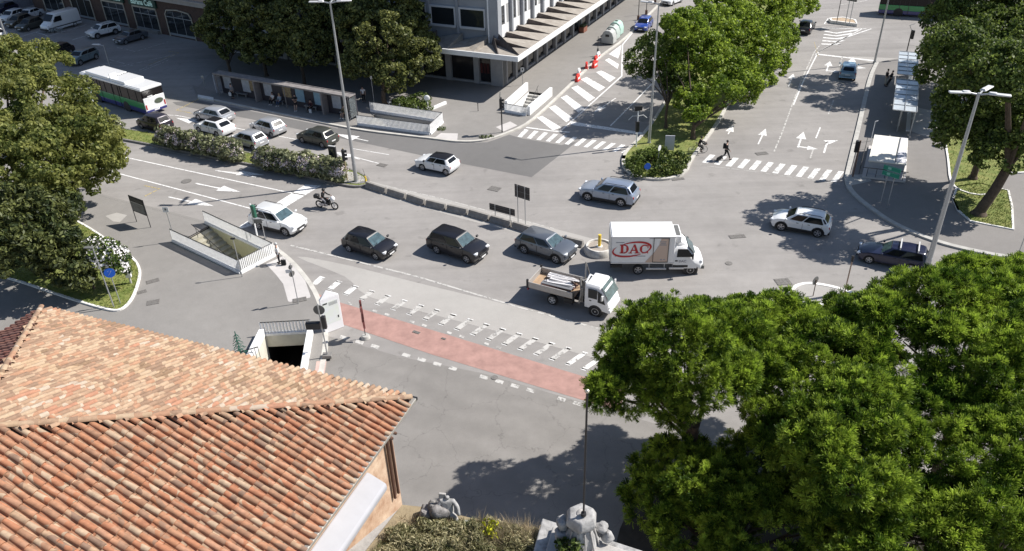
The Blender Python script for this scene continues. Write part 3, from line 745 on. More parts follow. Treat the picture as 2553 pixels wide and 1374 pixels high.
# shop interiors: red and white display seen in the middle window
rr = random.Random(8)
for v, c in ((2.0, (.06,.008,.008)), (2.4, (.045,.006,.006)), (2.8, (.07,.012,.012))):
    b = MB(); bx(b, .28, .34, v-.12, v+.16, 1.3, 2.4); b.build('window_display', mat('red_display%d' % int(v*10), c, .8), office, oB)
sm = mat('beige_sign_board', (.47, .44, .36), .7)
b = MB(); bx(b, -.05, .12, 1.65, 3.55, 3.25, 3.8); b.build('sign_board', sm, office, oB)
b = MB(); bx(b, -.05, .12, 3.75, 6.4, 3.25, 3.75); b.build('sign_board', mat('grey_sign_board', (.2, .19, .19), .7), office, oB)
p = L3(-.07, 2.6, 3.52)-oB
text('sign_lettering', 'ZALFUNGHI', .42, BLACK, office, p, (R(90), 0, uA-R(90)), .01, .012)
p = L3(-.07, 5.0, 3.50)-oB
b = MB()
for k2 in range(9): bx(b, -.075, -.06, 4.1+k2*.24, 4.24+k2*.24, 3.42, 3.56)
b.build('sign_marks', mat('pale_letters', (.45, .44, .42), .7), office, oB)
# canopy: deck, fascia, sawtooth ridges
b = MB(); b.prism([L3(cu, cv, 0), L3(UL, cv, 0), L3(UL, iv+.1, 0), L3(iu+.1, iv+.1, 0), L3(iu+.1, VL, 0), L3(cu, VL, 0)], CZ-.30, CZ-.12); b.build('canopy_deck', FELT, office, oB)
b = MB(); bx(b, cu-.1, UL, cv-.1, cv+.08, CZ-.5, CZ+.02); bx(b, cu-.1, cu+.08, cv+.08, VL, CZ-.5, CZ+.02); b.build('fascia', FASC, office, oB)
for i in range(20):
    u0 = .6+i*3.0; u1 = u0+2.95; h = .68; ye = cv+.15; yw = iv
    b = MB(); z = CZ-.12
    vs = [L3(u0, yw, z), L3(u0, yw, z+h), L3(u0, ye, z+.03), L3(u0, ye, z), L3(u1, yw, z), L3(u1, yw, z+.06), L3(u1, ye, z+.03), L3(u1, ye, z)]
    b.add([tuple(q) for q in vs], [(1,5,6,2), (0,4,5,1), (4,7,6,5), (3,2,6,7)]); b.build('canopy_ridge', FELT, office, oB)
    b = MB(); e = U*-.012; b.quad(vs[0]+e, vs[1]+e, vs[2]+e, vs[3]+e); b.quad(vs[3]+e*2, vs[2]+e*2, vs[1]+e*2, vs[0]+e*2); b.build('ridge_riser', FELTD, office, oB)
for i in range(9):
    v0 = 2.2+i*3.3; z = CZ-.12
    vs = [L3(iu, v0, z), L3(iu, v0, z+.8), L3(cu+.15, v0, z+.03), L3(cu+.15, v0, z), L3(iu, v0+3.2, z), L3(iu, v0+3.2, z+.06), L3(cu+.15, v0+3.2, z+.03), L3(cu+.15, v0+3.2, z)]
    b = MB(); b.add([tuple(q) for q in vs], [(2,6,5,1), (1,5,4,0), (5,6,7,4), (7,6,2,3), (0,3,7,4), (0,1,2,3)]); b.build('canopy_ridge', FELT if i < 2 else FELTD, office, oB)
for (a, c, w_) in (((iu, iv, 1.2), (cu+.9, cv+.25, .05), .3), ((iu, iv+.5, 1.0), (cu+.3, cv+2.4, .05), .25)):
    b = MB(); p = L3(a[0], a[1], CZ-.1); q = L3(c[0], c[1], CZ-.1); d = (q-p).normalized(); s_ = Vector((-d.y, d.x, 0))*w_
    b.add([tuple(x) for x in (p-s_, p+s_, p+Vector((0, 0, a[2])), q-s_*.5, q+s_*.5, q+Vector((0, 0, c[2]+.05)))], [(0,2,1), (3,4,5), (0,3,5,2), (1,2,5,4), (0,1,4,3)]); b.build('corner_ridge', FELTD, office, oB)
# upper storeys
OH = 30.0
b = MB(); bx(b, iu+.3, UL, iv+.3, VL, CZ-.2, OH); b.build('upper_wall', UPG, office, oB)
b = MB(); bx(b, iu-.3, iu+.6, iv-.3, iv+.9, CZ-.1, OH); b.build('corner_pier', UPG, office, oB)
b = MB(); bx(b, iu-.42, iu-.3, iv+.8, iv+.92, CZ-.1, OH); b.build('drainpipe', WHITEM, office, oB)
for f in range(2):
    z0 = CZ+.1+f*3.4
    for i in range(15):                      # street side: white spandrels and paired windows
        u = iu+.9+i*3.0
        b = MB(); bx(b, u, u+2.5, iv+.1, iv+.3, z0, z0+1.35); b.build('spandrel', UPW, office, oB)
        b = MB(); bx(b, u+.2, u+1.2, iv+.16, iv+.3, z0+1.4, z0+3.3); b.build('window', WG, office, oB)
        b = MB(); bx(b, u+1.3, u+1.75, iv+.08, iv+.3, z0+1.36, z0+3.36); b.build('panel', UPW, office, oB)
        b = MB(); bx(b, u+1.9, u+2.5, iv+.1, iv+.3, z0+1.36, z0+3.36); b.build('panel', mat('grey_panel', (.34, .34, .34), .7), office, oB)
        b = MB(); bx(b, u+2.55, u+2.9, iv-.25, iv+.3, z0-.02, z0+3.4); b.build('pilaster', UPG, office, oB)
    for i in range(9):                       # front: wide windows in white frames
        v = iv+1.3+i*3.7
        b = MB(); bx(b, iu+.18, iu+.3, v+.35, v+3.25, z0+1.25, z0+3.1); fr = b.build('window', WG, office, oB)
        b = MB(); bx(b, iu+.05, iu+.3, v+.2, v+3.4, z0+1.0, z0+1.25); bx(b, iu+.1, iu+.3, v+3.25, v+3.45, z0+1.25, z0+3.1); bx(b, iu+.1, iu+.3, v+.15, v+.35, z0+1.25, z0+3.1); bx(b, iu+.1, iu+.3, v+.15, v+3.45, z0+3.1, z0+3.3)
        b.build('window_frame', mat('pale_frame', (.55, .56, .58), .6), office, oB)
        b = MB(); bx(b, iu, iu+.3, v-.25, v+.05, z0-.02, z0+3.4); b.build('mullion', UPG, office, oB)

# ================================================================ CAFE BUILDING (upper left, in its own shade)
oC = G(420, 88); CA = az(G(263, 57), G(420, 88)); CU = polar(CA, 1); CV = polar(CA+R(90), 1)
cafe = thing('cafe_building', 'dark brick building with two green cafe signs over its shopfronts, upper left', 'building', oC)
def K3_(u, v, z): return oC+CU*u+CV*v+Vector((0, 0, z))
BRK = mat('dark_brick', (.075, .045, .035), .9, var=.25, vs=3, bump=.4, bs=20)
STN = mat('beige_trim', (.42, .38, .31), .8)
CORN = mat('stone_cornice', (.36, .33, .30), .85, var=.1, vs=1)
def kx(b, u0, u1, v0, v1, z0, z1): b.prism([K3_(u0, v0, 0), K3_(u1, v0, 0), K3_(u1, v1, 0), K3_(u0, v1, 0)], z0, z1)
CHT = 19.0
b = MB(); kx(b, -34, 18, 0, 14, 0, CHT); b.build('wall', BRK, cafe, oC)
b = MB(); kx(b, -34.1, 18.1, -.35, 0, 4.75, 5.3); kx(b, -34.1, 18.1, -.55, 0, 5.3, 5.45); b.build('cornice', CORN, cafe, oC)
b = MB(); kx(b, -34.1, 18.1, -.04, 0, 5.45, CHT); b.build('upper_render', mat('pinkish_render', (.33, .25, .21), .9, var=.1), cafe, oC)
CGREEN = mat('cafe_green', (.004, .045, .03), .6)
CLET = mat('cafe_letters', (.42, .62, .58), .6, emit=(.5, .75, .7, .12))
def opening(u0, w_, h, arch=False, glass=WG, frame=True):
    f = MB(); kx(f, u0, u0+w_, -.03, .0, .25, h-.15); o = f.build('shop_window', glass, cafe, oC)
    g = MB()
    if arch:
        pts = [K3_(u0, -.08, 0), K3_(u0, -.08, h-.7), K3_(u0+.5, -.08, h-.1), K3_(u0+w_/2, -.08, h+.1), K3_(u0+w_-.5, -.08, h-.1), K3_(u0+w_, -.08, h-.7), K3_(u0+w_, -.08, 0)]
        for a, c in zip(pts, pts[1:]): g.bar(a, c, .13)
    else:
        kx(g, u0-.12, u0, -.12, -.0, 0, h); kx(g, u0+w_, u0+w_+.12, -.12, 0, 0, h); kx(g, u0-.12, u0+w_+.12, -.1, 0, h-.12, h+.12) if frame else None
    g.build('window_surround', STN, cafe, oC)
    t_ = MB(); kx(t_, u0+w_*.3, u0+w_*.3+.08, -.07, -.04, .3, h-.2); kx(t_, u0, u0+w_, -.08, -.04, .2, .5); kx(t_, u0+w_*.66, u0+w_*.66+.08, -.07, -.04, .3, h-.2); kx(t_, u0, u0+w_, -.07, -.04, h*.72, h*.72+.1); t_.build('window_bars', mat('grey_bars', (.25, .26, .27), .6), cafe, oC)
opening(-30.5, 5.6, 4.0, True); opening(-22.6, 5.4, 4.1, True, VOID); opening(-14.2, 5.2, 3.4); opening(-6.7, 5.2, 3.4); opening(.6, 5.6, 3.7, True); opening(8.1, 5.4, 3.7, True)
for u0 in (-14.6, -7.1):
    b = MB(); kx(b, u0, u0+6.2, -.26, -.02, 3.6, 4.7); s_ = b.build('cafe_sign', CGREEN, cafe, oC)
    p = K3_(u0+3.1, -.275, 4.12)-oC
    text('sign_lettering', 'Barana Café', 1.02, CLET, cafe, p, (R(90), 0, CA), .01, .012)
b = MB(); kx(b, -6.4, -1.6, -.5, -.05, .0, .45); b.build('planter', CONCD, cafe, oC)
# plain grey neighbour at the far left
o_ = G(40, 22); b = MB(); a_ = CU; c_ = CV
P = [o_, o_-a_*22, o_-a_*22+c_*12, o_+c_*12]; b.prism(P, 0, 13); t = b.build('wall', mat('grey_blue_render', (.22, .22, .25), .9, var=.1), None, o_)
tb = thing('neighbour_building', 'plain grey building behind the parked cars at the far upper left corner', 'building', o_)
t.parent = tb; t.location = (0, 0, 0)
f = MB()
for i in range(4):
    q = o_-a_*(3+i*5)-c_*.03; f.wall(q, q-a_*2.4, 1.2, 3.4, .06)
f.build('window_row', WG, tb, o_)
# ================================================================ VEHICLES
def paint(name, col, metal=.0, rough=.28): return mat(name, col, rough, metal, var=.03, vs=2, coat=.8 if max(col) > .1 else .35)
P_WHITE = paint('white_car_paint', (.74, .75, .76)); P_BLACK = paint('black_car_paint', (.012, .012, .016)); P_GREY = paint('grey_car_paint', (.13, .145, .17), .4)
P_SILV = paint('silver_car_paint', (.50, .51, .53), .5, .32); P_BLUEG = paint('blue_grey_car_paint', (.30, .35, .44), .5, .3); P_NAVY = paint('navy_car_paint', (.012, .016, .045))
P_DKG = paint('olive_grey_car_paint', (.075, .078, .068), .4, .35); P_BLUE = paint('bright_blue_car_paint', (.02, .06, .32), .2); P_LBLUE = paint('pale_blue_car_paint', (.22, .34, .43), .3)
P_PLUM = paint('dark_plum_car_paint', (.035, .03, .04), .3); P_GB = paint('teal_grey_car_paint', (.20, .27, .30), .4, .3)

def make_car(name, label, cat='car', L=4.2, W=1.76, H=1.5, wb=2.6, rw=.32, sill=.24, hoodf=.72, cowl=.98, xc=.95, xrf=.45, xrr=-1.35, xt=-1.95, belt=.98, body=None, roofm=None, clad=False, rails=False, tail='hatch', axf=None, glassm=None, wsm=None, roofglass=False, rimm=None, bars=False, group=None):
    body = body or P_WHITE; t = thing(name, label, cat, (0, 0, 0), 0, group)
    axf = (L/2-.85) if axf is None else axf; axr = axf-wb; R_ = rw+.055
    def arch(cx):
        out = []
        for k in range(9):
            a = math.pi-math.pi*k/8; out.append((cx-math.cos(math.pi-a)*R_*-1 if 0 else cx+math.cos(a)*R_, max(sill, rw+math.sin(a)*R_)))
        return out
    x0, x1 = -L/2, L/2
    low = [(x0+.10, sill+.06)]+arch(axr)+arch(axf)+[(x1-.14, sill)]
    top = [(x1-.02, sill+.2), (x1, .52), (x1-.05, hoodf-.06), (x1-.22, hoodf), ((x1-.2+xc)/2+.1, hoodf+(cowl-hoodf)*.72), (xc, cowl)]
    top += [((xc+xt)/2, belt+.01), (xt, belt+.02)]
    if tail == 'saloon': top += [(x0+.15, belt-.02), (x0+.02, belt-.14)]
    else: top += [(x0+.10, belt-.04), (x0+.02, belt-.2)]
    top += [(x0, .6), (x0+.02, sill+.2)]
    prof = low+top; n = len(prof); nl = len(low)
    b = MB(); vs = []; sl_ = [(-1, .1), (-.95, .035), (-.78, .006), (0, 0), (.78, .006), (.95, .035), (1, .1)]
    for s, ins in sl_:
        bul = (1-abs(s)**3)*.07
        for i, (x, z) in enumerate(prof):
            if i >= nl or i in (0, nl-1):
                k = x/(L/2); xx = x*(1-ins*.8*abs(k)**3)+(bul if k > .9 else (-bul*.5 if k < -.9 else 0))-(.07 if k > .9 else 0)
                zz = z-(ins*.75 if z > .8*hoodf else 0)+(0.02*(1-s*s) if z > .9*hoodf else 0)
            else: xx, zz = x, z
            vs.append((xx, s*W/2*(1 if abs(s) < 1 else .985), zz))
    fs = []
    for j in range(len(sl_)-1):
        for i in range(n):
            a, c = j*n+i, j*n+(i+1) % n; fs.append((a, a+n, c+n, c))
    b.add(vs, fs)
    for j, rev in ((0, True), (len(sl_)-1, False)):     # sides
        P = [Vector((p[0], p[2], 0)) for p in vs[j*n:(j+1)*n]]
        for tri in tessellate_polygon([P]):
            A, B_, D = [P[i] for i in tri]; sg = (B_-A).cross(D-A).z
            tr = tri if (sg < 0) == (not rev) else tri[::-1]
            b.add([vs[j*n+i] for i in tr], [(0, 1, 2)])
    bo = b.build('body', body, t); 
    bm = bmesh.new(); bm.from_mesh(bo.data); bmesh.ops.remove_doubles(bm, verts=bm.verts, dist=.0005); bmesh.ops.recalc_face_normals(bm, faces=bm.faces); bm.to_mesh(bo.data); bm.free()
    bo.data.polygons.foreach_set('use_smooth', [True]*len(bo.data.polygons)); bo.data.set_sharp_from_angle(angle=R(38))
    # dark floor and wheel wells
    u = MB(); u.box(x0+.2, x1-.2, -W/2+.12, W/2-.12, .2, cowl-.2); u.build('underbody', BLACK, t)
    # cabin
    wbh = W/2-.035; wr = W/2-.19; zb = belt-.03; zm = H-.06
    ring = []
    def rg(pts): ring.append(pts)
    xcm = xc-.04
    base = [(xcm, wbh-.1), ((xc+xt)/2+.3, wbh), (xt+.2, wbh-.01), (xt-.02, wbh-.14)]
    roof = [(xrf, wr-.07), ((xrf+xrr)/2, wr), (xrr+.12, wr-.02), (xrr-.02, wr-.12)]
    def full(ps, z, dz=(0, 0, 0, 0)):
        out = [(p[0], -p[1], z+d) for p, d in zip(ps, dz)]; return out+[(p[0], p[1], z+d) for p, d in reversed(list(zip(ps, dz)))]
    r0 = full(base, zb, (cowl-belt, 0, 0, 0)); r1 = full(roof, zm, (-.03, 0.02, 0.0, -.02)); r2 = full([(p[0]*.96+(xrf+xrr)*.02, p[1]*.82) for p in roof], H, (-.035, 0, -.01, -.035))
    c = MB(); N = 8; c.add(r0+r1+r2, [(i, (i+1) % N, (i+1) % N+N, i+N) for i in range(N)]+[(i+N, (i+1) % N+N, (i+1) % N+2*N, i+2*N) for i in range(N)]+[(16, 17, 18, 19, 20, 21, 22, 23)])
    cab = c.build('cabin', body if roofm is None else body, t, bevel=.025)
    if roofm:
        q = MB(); q.add([(v[0], v[1], v[2]+.012) for v in r1+r2], [(i, (i+1) % N, (i+1) % N+N, i+N) for i in range(N)]+[(8, 9, 10, 11, 12, 13, 14, 15)]); q.build('roof', roofm, t, bevel=.02)
    if roofglass:
        q = MB(); q.box(xrr+.35, xrf-.15, -wr+.2, wr-.2, H+.003, H+.012); q.build('sunroof', GLASS, t)
    gl = glassm or GLASS
    def bil(a, b_, c_, d, s, h): return (a.lerp(b_, s)).lerp(d.lerp(c_, s), h)
    def pane(nm, a, b_, c_, d, s0, s1, h0, h1, m, off=.012, round_=.12):
        a, b_, c_, d = map(Vector, (a, b_, c_, d)); nn = (b_-a).cross(d-a).normalized()
        k = round_; cs = [(s0+(s1-s0)*k, h0), (s1-(s1-s0)*k, h0), (s1, h0+(h1-h0)*k), (s1, h1-(h1-h0)*k), (s1-(s1-s0)*k, h1), (s0+(s1-s0)*k, h1), (s0, h1-(h1-h0)*k), (s0, h0+(h1-h0)*k)]
        P = [bil(a, b_, c_, d, s, h) for s, h in cs]; q = MB()
        q.add([tuple(p+nn*off) for p in P]+[tuple(p-nn*.02) for p in P], [tuple(range(8))]+[(i, i+8, (i+1) % 8+8, (i+1) % 8) for i in range(8)]); return q.build(nm, m, t)
    # windscreen: ring index 0 (right front) and 7 (left front)
    pane('windscreen', r0[0], r0[7], r1[7], r1[0], .04, .96, .07, .93, wsm or gl, round_=.06)
    pane('rear_window', r0[4], r0[3], r1[3], r1[4], .07, .93, .22 if tail != 'saloon' else .1, .9, gl, round_=.1)
    for sgn in (-1, 1):
        Z = (lambda i, rr: rr[i]) if sgn < 0 else (lambda i, rr: rr[7-i])
        segs = [(0, 1, .22, .97), (1, 2, .03, .93)]
        for i0, i1, s0, s1 in segs:
            A, B_, C_, D = Z(i0, r0), Z(i1, r0), Z(i1, r1), Z(i0, r1)
            if sgn < 0: pane('side_window', B_, A, D, C_, 1-s1, 1-s0, .09, .92, gl, .02, .06)
            else: pane('side_window', A, B_, C_, D, s0, s1, .09, .92, gl, .02, .06)
        A, B_, C_, D = Z(2, r0), Z(3, r0), Z(3, r1), Z(2, r1)
        if tail in ('wagon', 'suv'):
            if sgn < 0: pane('quarter_window', B_, A, D, C_, .3, .95, .25, .88, gl, .015, .1)
            else: pane('quarter_window', A, B_, C_, D, .05, .7, .25, .88, gl, .015, .1)
        y = sgn*W/2
        q = MB(); q.cb((xc-.12, y+sgn*.10, cowl+.07), .13, .2, .14); q.build('door_mirror', body if not roofm else roofm, t, bevel=.03)
        q = MB()
        for dx in (xc-.95, xc-1.75): q.cb((dx, sgn*(W/2+.005), belt-.13), .16, .03, .03)
        q.build('door_handle', DARKM, t)
        q = MB()
        for dx in (xc-.02, (xc+xt)/2+.22, xt+.42): q = MB(); q.cb((dx, sgn*(W/2*.955+.018), (sill+belt)/2+.03), .014, .06, belt-sill-.28); q.build('door_seam', BLACK, t)
        q = MB(); q.at((x1-.23, sgn*(W/2-.24), hoodf-.09), -sgn*.35); q.cb((0.07, 0, 0), .26, .34, .14); q.build('headlight', LAMPW, t, bevel=.03)
        q = MB(); q.at((x0+.12, sgn*(W/2-.16), belt-.22), sgn*.3); q.cb((0, 0, 0), .18, .2, .2); q.build('taillight', LAMPR, t, bevel=.03)
        if rails:
            q = MB(); q.tube([(xrf-.25, sgn*(wr-.09), H-.02), (xrf-.4, sgn*(wr-.09), H+.05), (xrr+.3, sgn*(wr-.09), H+.05), (xrr+.1, sgn*(wr-.09), H-.03)], .022, 6); q.build('roof_rail', BLACK if body is not P_BLACK else RIM, t)
        if clad:
            q = MB(); q.box(axr+R_, axf-R_, sgn*(W/2-.03) if sgn > 0 else sgn*(W/2+.012), sgn*(W/2+.012) if sgn > 0 else sgn*(W/2-.03), sill-.02, sill+.17); q.build('sill_cladding', BLACK, t)
        for ax in (axf, axr):
            if clad:
                q = MB()
                for k in range(8):
                    a0, a1 = math.pi*k/8, math.pi*(k+1)/8
                    q.bar((ax+math.cos(a0)*(R_+.03), sgn*(W/2-.03), rw+math.sin(a0)*(R_+.03)), (ax+math.cos(a1)*(R_+.03), sgn*(W/2-.03), rw+math.sin(a1)*(R_+.03)), .09, .06)
                q.build('arch_cladding', BLACK, t)
            wheel(t, ax, sgn*(W/2-.12), rw, rimm)
    if bars:
        q = MB()
        for xx in (xrf-.55, xrr+.45): q.box(xx-.04, xx+.04, -wr-.02, wr+.02, H+.09, H+.14); q.box(xx-.03, xx+.03, -wr, -wr+.05, H-.03, H+.1); q.box(xx-.03, xx+.03, wr-.05, wr, H-.03, H+.1)
        q.build('roof_bars', STEELP, t)
    q = MB(); q.cb((x1-.005, 0, .58), .05, W*.46, .13); q.cb((x1-.02, 0, .36), .07, W*.6, .12); q.build('grille', BLACK, t, bevel=.02)
    q = MB(); q.cb((x1+.03, 0, .44), .02, .5, .1); q.build('licence_plate', PLATE, t); q = MB(); q.cb((x0-.03, 0, .66), .02, .5, .1); q.build('licence_plate', PLATE, t)
    if clad: q = MB(); q.box(x0-.02, x0+.2, -W/2+.1, W/2-.1, sill, sill+.2); q.build('rear_bumper', BLACK, t, bevel=.03)
    q = MB(); q.at((xc-.06, 0, cowl-.0)); q.bar((0.02, -.55, .03), (-.2, .05, .1), .02); q.bar((0.02, .15, .03), (-.2, .68, .1), .02); q.build('wiper', BLACK, t)
    t['_ax'] = (axf, axr, W); return t
def wheel(t, x, y, r, rimm=None, w_=.21, spokes=5):
    s = 1 if y > 0 else -1
    q = MB(); q.at((x, y, r), 0, R(90)); 
    pts = [(r*.66, -w_/2), (r*.93, -w_/2), (r, -w_/2+.03), (r, w_/2-.03), (r*.93, w_/2), (r*.66, w_/2)]; n = 20; vs = []; fs = []
    for i in range(n):
        a = 2*math.pi*i/n; vs += [(p*math.cos(a), p*math.sin(a), z) for p, z in pts]
    k = len(pts)
    for i in range(n):
        for j in range(k-1): fs.append((i*k+j, ((i+1) % n)*k+j, ((i+1) % n)*k+j+1, i*k+j+1))
    q.add(vs, fs); ty = q.build('tyre', RUBBER, t, smooth=True)
    q = MB(); q.at((x, y+s*(w_/2-.05), r), 0, R(90)); q.cyl((0, 0, -.02), r*.66, .02, 16); q.build('wheel_disc', DARKM, ty)
    q = MB(); q.at((x, y+s*(w_/2-.02), r), 0, R(90)); q.cyl((0, 0, -.02), r*.14, .04, 10)
    for i in range(spokes):
        a = 2*math.pi*i/spokes+.3; d = Vector((math.cos(a), math.sin(a), 0)); e = Vector((-d.y, d.x, 0))
        q.add([tuple(v) for v in (d*r*.1-e*.03, d*r*.64-e*.05, d*r*.64+e*.05, d*r*.1+e*.03)], [(0,1,2,3)]); q.add([tuple(v+Vector((0,0,-.001))) for v in (d*r*.1-e*.03, d*r*.64-e*.05, d*r*.64+e*.05, d*r*.1+e*.03)], [(3,2,1,0)])
    for i in range(16):
        a0, a1 = 2*math.pi*i/16, 2*math.pi*(i+1)/16; q.bar((math.cos(a0)*r*.65, math.sin(a0)*r*.65, 0), (math.cos(a1)*r*.65, math.sin(a1)*r*.65, 0), .03, .04)
    q.build('rim', rimm or RIM, ty)
def place(t, rear, front, side, z=0):
    """rear/front: pixels where the near-side wheels meet the ground; side: 'R' or 'L' side seen"""
    a = G(*rear, z); b = G(*front, z); A = az(a, b); axf, axr, W = t['_ax']; d = polar(A, 1); lf = Vector((-d.y, d.x, 0))
    m_ = (a+b)/2; off = (W/2-.12)*(1 if side == 'R' else -1); c = m_+lf*off-d*(axf+axr)/2
    t.location = (c.x, c.y, z); t.rotation_euler = (0, 0, A)
    del t['_ax']; return t
def put(t, px, A, z=0):
    c = G(*px, z); t.location = c; t.rotation_euler = (0, 0, A)
    if '_ax' in t: del t['_ax']
    return t
SUV = dict(L=4.5, W=1.88, H=1.70, wb=2.66, rw=.36, sill=.30, hoodf=.95, cowl=1.13, belt=1.10, xc=1.12, xrf=.42, xrr=-1.75, xt=-2.10, tail='suv', clad=True, rails=True)
HATCH = dict(L=4.02, W=1.76, H=1.55, wb=2.49, rw=.31, hoodf=.80, cowl=1.0, belt=1.0, xc=1.08, xrf=.35, xrr=-1.42, xt=-1.85)
# the queue heading right
place(make_car('suv', 'white suv with roof rails just past the white stop line, behind the picket railing', 'suv', body=P_WHITE, wsm=GLASSL, **SUV), (649,572), (713,588), 'R')
place(make_car('hatchback', 'black hatchback following behind the other black car, in the middle lane', 'hatchback', body=P_BLACK, wsm=GLASSL, **HATCH), (872,627.5), (939,648), 'R')
place(make_car('suv', 'black suv with bright window trim between black hatchback and grey suv', 'suv', body=P_BLACK, wsm=GLASSL, **{**SUV, 'clad': False, 'rails': False, 'rw': .35}), (1091,632), (1165,656), 'R')
place(make_car('suv', 'grey suv alongside the low concrete barriers, next to the round planter', 'suv', body=P_GREY, wsm=GLASSL, **{**SUV, 'L': 4.35, 'xt': -2.02, 'xrr': -1.62, 'rails': False, 'W': 1.86, 'H': 1.60}), (1309,632), (1385,656), 'R')
# crossing traffic heading left
place(make_car('suv', 'silver blue suv turning left, alone in the middle of the junction', 'suv', body=P_BLUEG, **{**SUV, 'L': 4.7, 'wb': 2.79, 'W': 1.9, 'xt': -2.2, 'xrr': -1.78}), (1548,515), (1465,500), 'L')
place(make_car('small_car', 'small white hatchback with a black roof on the dark asphalt patch', 'hatchback', body=P_WHITE, roofm=P_BLACK, **{**HATCH, 'L': 3.82, 'wb': 2.47, 'H': 1.45, 'xc': .85, 'xrf': .4, 'xrr': -1.4, 'xt': -1.72, 'hoodf': .84, 'cowl': .98, 'belt': .98}), (1112,437), (1056,425), 'L')
place(make_car('crossover', 'white crossover with grey roof rails in the tree shadow on the right', 'crossover', body=P_WHITE, **{**SUV, 'L': 4.2, 'wb': 2.57, 'W': 1.78, 'H': 1.56, 'xt': -1.95, 'xrr': -1.55, 'rails': True, 'cowl': 1.04, 'belt': 1.04, 'hoodf': .88}), (2035,591), (1947,575), 'L')
place(make_car('estate_car', 'dark navy estate car with two roof bars beside the tall lamp post', 'estate car', body=P_NAVY, bars=True, L=4.55, W=1.74, H=1.47, wb=2.62, rw=.31, hoodf=.74, cowl=.95, belt=.95, xc=.85, xrf=.25, xrr=-1.85, xt=-2.12, tail='wagon', wsm=GLASSL), (2274,678), (2158,655), 'L')
# right street
dRs = az(G(1920,400), G(2040,120))
put(make_car('small_car', 'pale blue small hatchback driving away in the right street by the arrows', 'hatchback', body=P_LBLUE, **{**HATCH, 'L': 3.7}), (2112,189), dRs+.05)
put(make_car('saloon_car', 'black saloon car driving away beside the green trees, far right street', 'saloon car', body=P_BLACK, L=4.5, W=1.8, H=1.45, tail='saloon', xt=-1.75, xrr=-1.1), (2008,78), dRs-.05)
# left street
put(make_car('small_car', 'bright blue hatchback parked at the kerb beyond the recycling bins', 'hatchback', body=P_BLUE, **{**HATCH, 'L': 4.1}), (1605,72), uA+math.pi+.05)
put(make_car('hatchback', 'white car at the top edge beyond the bright blue car', 'car', body=P_WHITE, **HATCH), (1675,9), uA+math.pi-.25)
put(make_car('hatchback', 'silver car half hidden behind the central trees', 'car', body=P_SILV, **HATCH), (1742,88), uA+math.pi)
# queue behind the hedge, heading left
place(make_car('small_car', 'silver three door hatchback in the far lane, next to the tree shadow', 'hatchback', body=P_SILV, **{**HATCH, 'L': 3.8}), (684,345), (634,330), 'L')
place(make_car('small_car', 'silver hatchback just behind the gap between the two oleander hedges', 'hatchback', body=P_SILV, **{**HATCH, 'L': 3.7, 'H': 1.52}), (637,377), (587,363), 'L')
place(make_car('hatchback', 'dark olive grey hatchback beside the black totem sign', 'hatchback', body=P_DKG, **{**HATCH, 'L': 4.2, 'wb': 2.6, 'W': 1.78}), (808,370), (754,356), 'L')
place(make_car('saloon_car', 'silver liftback in the far lane, second behind the bus', 'car', body=P_SILV, L=4.6, W=1.82, H=1.46, wb=2.7, tail='hatch', xrr=-1.4, xt=-2.05), (551,312), (490,298), 'L')
place(make_car('hatchback', 'white car with a black glass roof behind the left oleander hedge', 'hatchback', body=P_WHITE, roofglass=True, L=4.4, W=1.82, H=1.47, xrr=-1.35, xt=-1.95), (551,344), (492,329), 'L')
place(make_car('people_carrier', 'dark plum compact people carrier behind the green and white bus', 'people carrier', body=P_PLUM, L=4.05, W=1.72, H=1.62, wb=2.6, rw=.31, hoodf=.82, cowl=1.02, belt=1.0, xc=1.15, xrf=.45, xrr=-1.5, xt=-1.92), (402,334), (350,319), 'L')
# car park
place(make_car('suv', 'white suv parked in front of the second cafe window', 'suv', body=P_WHITE, **{**SUV, 'W': 1.82}), (291,85), (243,97), 'L')
place(make_car('saloon_car', 'dark grey saloon parked right of the white suv below the cafe', 'saloon car', body=P_GREY, L=4.5, W=1.8, H=1.44, tail='saloon', xt=-1.75, xrr=-1.1), (360,98), (311,112), 'L')
place(make_car('crossover', 'teal grey crossover in the sunlit gap of the car park', 'crossover', body=P_GB, **{**SUV, 'L': 4.2, 'W': 1.8, 'clad': False, 'rails': False, 'H': 1.56}), (243,147), (200,164), 'L')
place(make_car('hatchback', 'black car half hidden by the left tree, beyond the teal grey crossover', 'car', body=P_BLACK, **{**HATCH, 'L': 4.2}), (178,134), (140,148), 'L')
place(make_car('hatchback', 'dark hatchback parked next to the white panel van', 'hatchback', body=P_DKG, **{**HATCH, 'L': 4.1}), (106,67), (72,78), 'L')
place(make_car('hatchback', 'olive brown car, third in the row left of the van', 'car', body=paint('brown_car_paint', (.10, .09, .07), .3), **{**HATCH, 'L': 4.2}), (80,58), (42,70), 'L')
place(make_car('hatchback', 'white hatchback fourth in the row left of the van', 'hatchback', body=P_WHITE, **{**HATCH, 'L': 4.3, 'W': 1.8}), (66,44), (22,58), 'L')
place(make_car('saloon_car', 'white saloon roof seen between the parked hatchbacks', 'saloon car', body=P_WHITE, L=4.4, H=1.42, tail='saloon', xt=-1.7, xrr=-1.1), (104,40), (70,52), 'L')
place(make_car('hatchback', 'navy car at the far end of the row, below the grey building', 'car', body=P_NAVY, **HATCH), (45,26), (6,38), 'L')
place(make_car('hatchback', 'white car cut by the left edge above the big tree', 'car', body=P_WHITE, **{**HATCH, 'L': 4.2}), (12,98), (-26,110), 'L')

